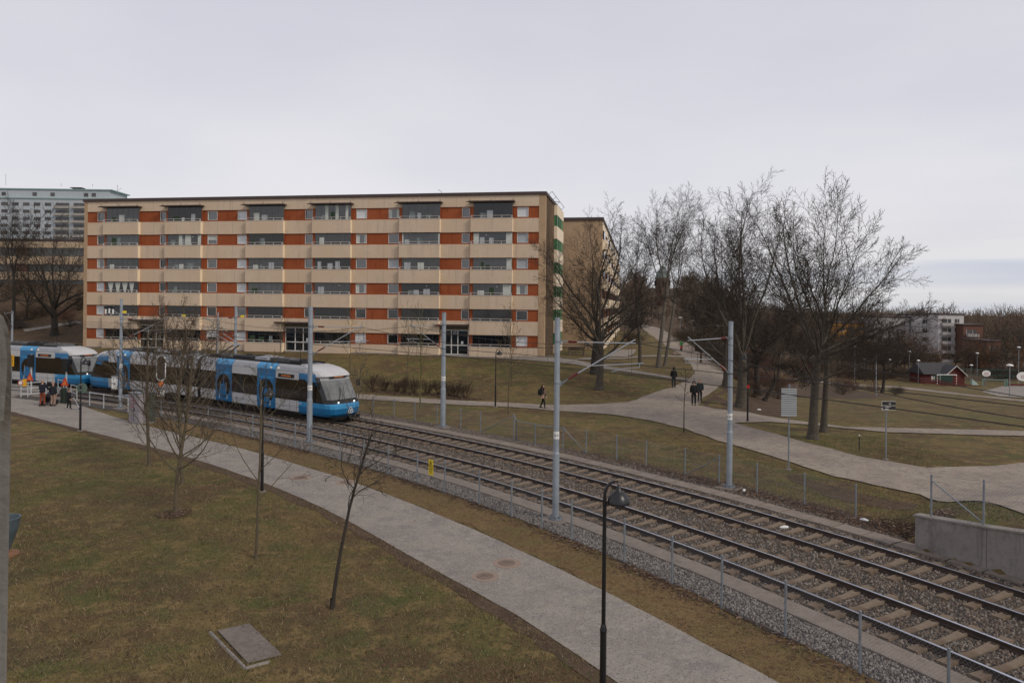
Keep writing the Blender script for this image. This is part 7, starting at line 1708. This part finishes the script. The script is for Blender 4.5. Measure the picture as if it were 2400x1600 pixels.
# oval loop sign with orange plate
q = G(377, 985); Hh = (985-832)*q.y/FPX; t = thing('loop_sign', 'tall white oval loop with a small orange plate below it, in front of the tram', 'sign', q)
c = q+Z*(Hh*.80); w_ = 10.5*q.y/FPX; h_ = 29*q.y/FPX; pts = []
for i in range(33):
    a = 2*math.pi*i/32; pts.append(c+Vector((w_*math.cos(a), -.05, (h_-w_)*(1 if math.sin(a) > 0 else -1)+w_*math.sin(a))))
pts.append(pts[0]); mb = MB(); mb.tube(pts, .035, 6); mb.build('oval_loop', M_white, t)
mb = MB(); mb.prism([c+Vector((w_*.9*math.cos(a), -.02, (h_-w_)*(1 if math.sin(a) > 0 else -1)+w_*.9*math.sin(a))) for a in np.linspace(.01, 6.27, 24)], (0, .02, 0)); mb.build('dark_backing', mat('dark_board', (.035, .028, .022), rough=.5), t)
mb = MB(); mb.box(c-Z*(h_+.20)+Vector((0, -.06, 0)), .34, .03, .30); mb.build('orange_plate', mat('signal_orange', (0, 0, 0)), t)
mb = MB(); mb.tube([q, c-Z*h_], .04, 7); mb.build('sign_post', M_galv2, t)
mb = MB(); mb.box(c-Z*(h_+.75)+Vector((0, -.06, 0)), .42, .08, .42); mb.build('white_box', M_white, t)
# cabinets
def cabinet(label, P0, w_, d_, h, m, ang=-.6):
    ax = (Vector((math.cos(ang), math.sin(ang), 0)), Vector((-math.sin(ang), math.cos(ang), 0)), Z); t = thing('cabinet', label, 'utility cabinet', P0)
    mb = MB(); mb.box(P0+Z*(h/2+.08), w_, d_, h, ax); mb.build('cabinet_body', m, t)
    mb = MB(); mb.box(P0+Z*(h+.11), w_+.08, d_+.08, .06, ax); mb.build('cabinet_roof', M_galv2, t)
    mb = MB(); mb.box(P0+Z*.04, w_+.06, d_+.06, .09, ax); mb.build('plinth', M_conc, t)
    mb = MB(); mb.box(P0+Z*(h/2+.08)-ax[1]*(d_/2+.004), .015, .01, h*.94, ax); mb.box(P0+Z*(h/2)-ax[1]*(d_/2+.02)+ax[0]*.08, .03, .03, .16, ax); mb.build('door_seam', M_tk, t)
    return t, ax
M_cab = mat('cabinet_grey', (.22, .21, .22), rough=.7, col2=(.30, .27, .29), vs=4)
t, ax = cabinet('grey utility cabinet with reddish graffiti beside the footpath, left of the young trees', G(322, 992), .95, .5, 1.75, M_cab, -.5)
mb = MB(); rr = random.Random(3); c0 = G(322, 992)
for i in range(6):
    z = 1.0+.12*i; x0 = rr.uniform(-.38, 0); pts = [c0+ax[0]*(x0+.12*j)-ax[1]*.262+Z*(z+rr.uniform(-.08, .1)) for j in range(4)]; mb.tube(pts, .018, 4)
mb.build('graffiti', mat('graffiti_red', (.28, .09, .10), rough=.7), t)
cabinet('dark green-grey utility cabinet right behind the graffiti one', G(345, 990), .8, .55, 1.75, mat('cabinet_dark', (.06, .075, .06), rough=.7, var=.2), -.5)
q = G(268, 945); t, ax = cabinet('small white box on the left catenary pole', q+Z*1.0, .32, .2, .85, M_white, 0)
q = G(300, 945); cabinet('low pale relay box beside the left catenary pole', q, .9, .5, .45, M_slab, -.5)
# ---------------------------------------------------------------- done
for o in bpy.data.objects:
    if o.type == 'MESH' and o.parent is None and not o.get('kind') and not o.get('label'): print('UNTAGGED', o.name)
print('objects', len(bpy.data.objects), 'tris', sum(len(m.polygons) for m in bpy.data.meshes))
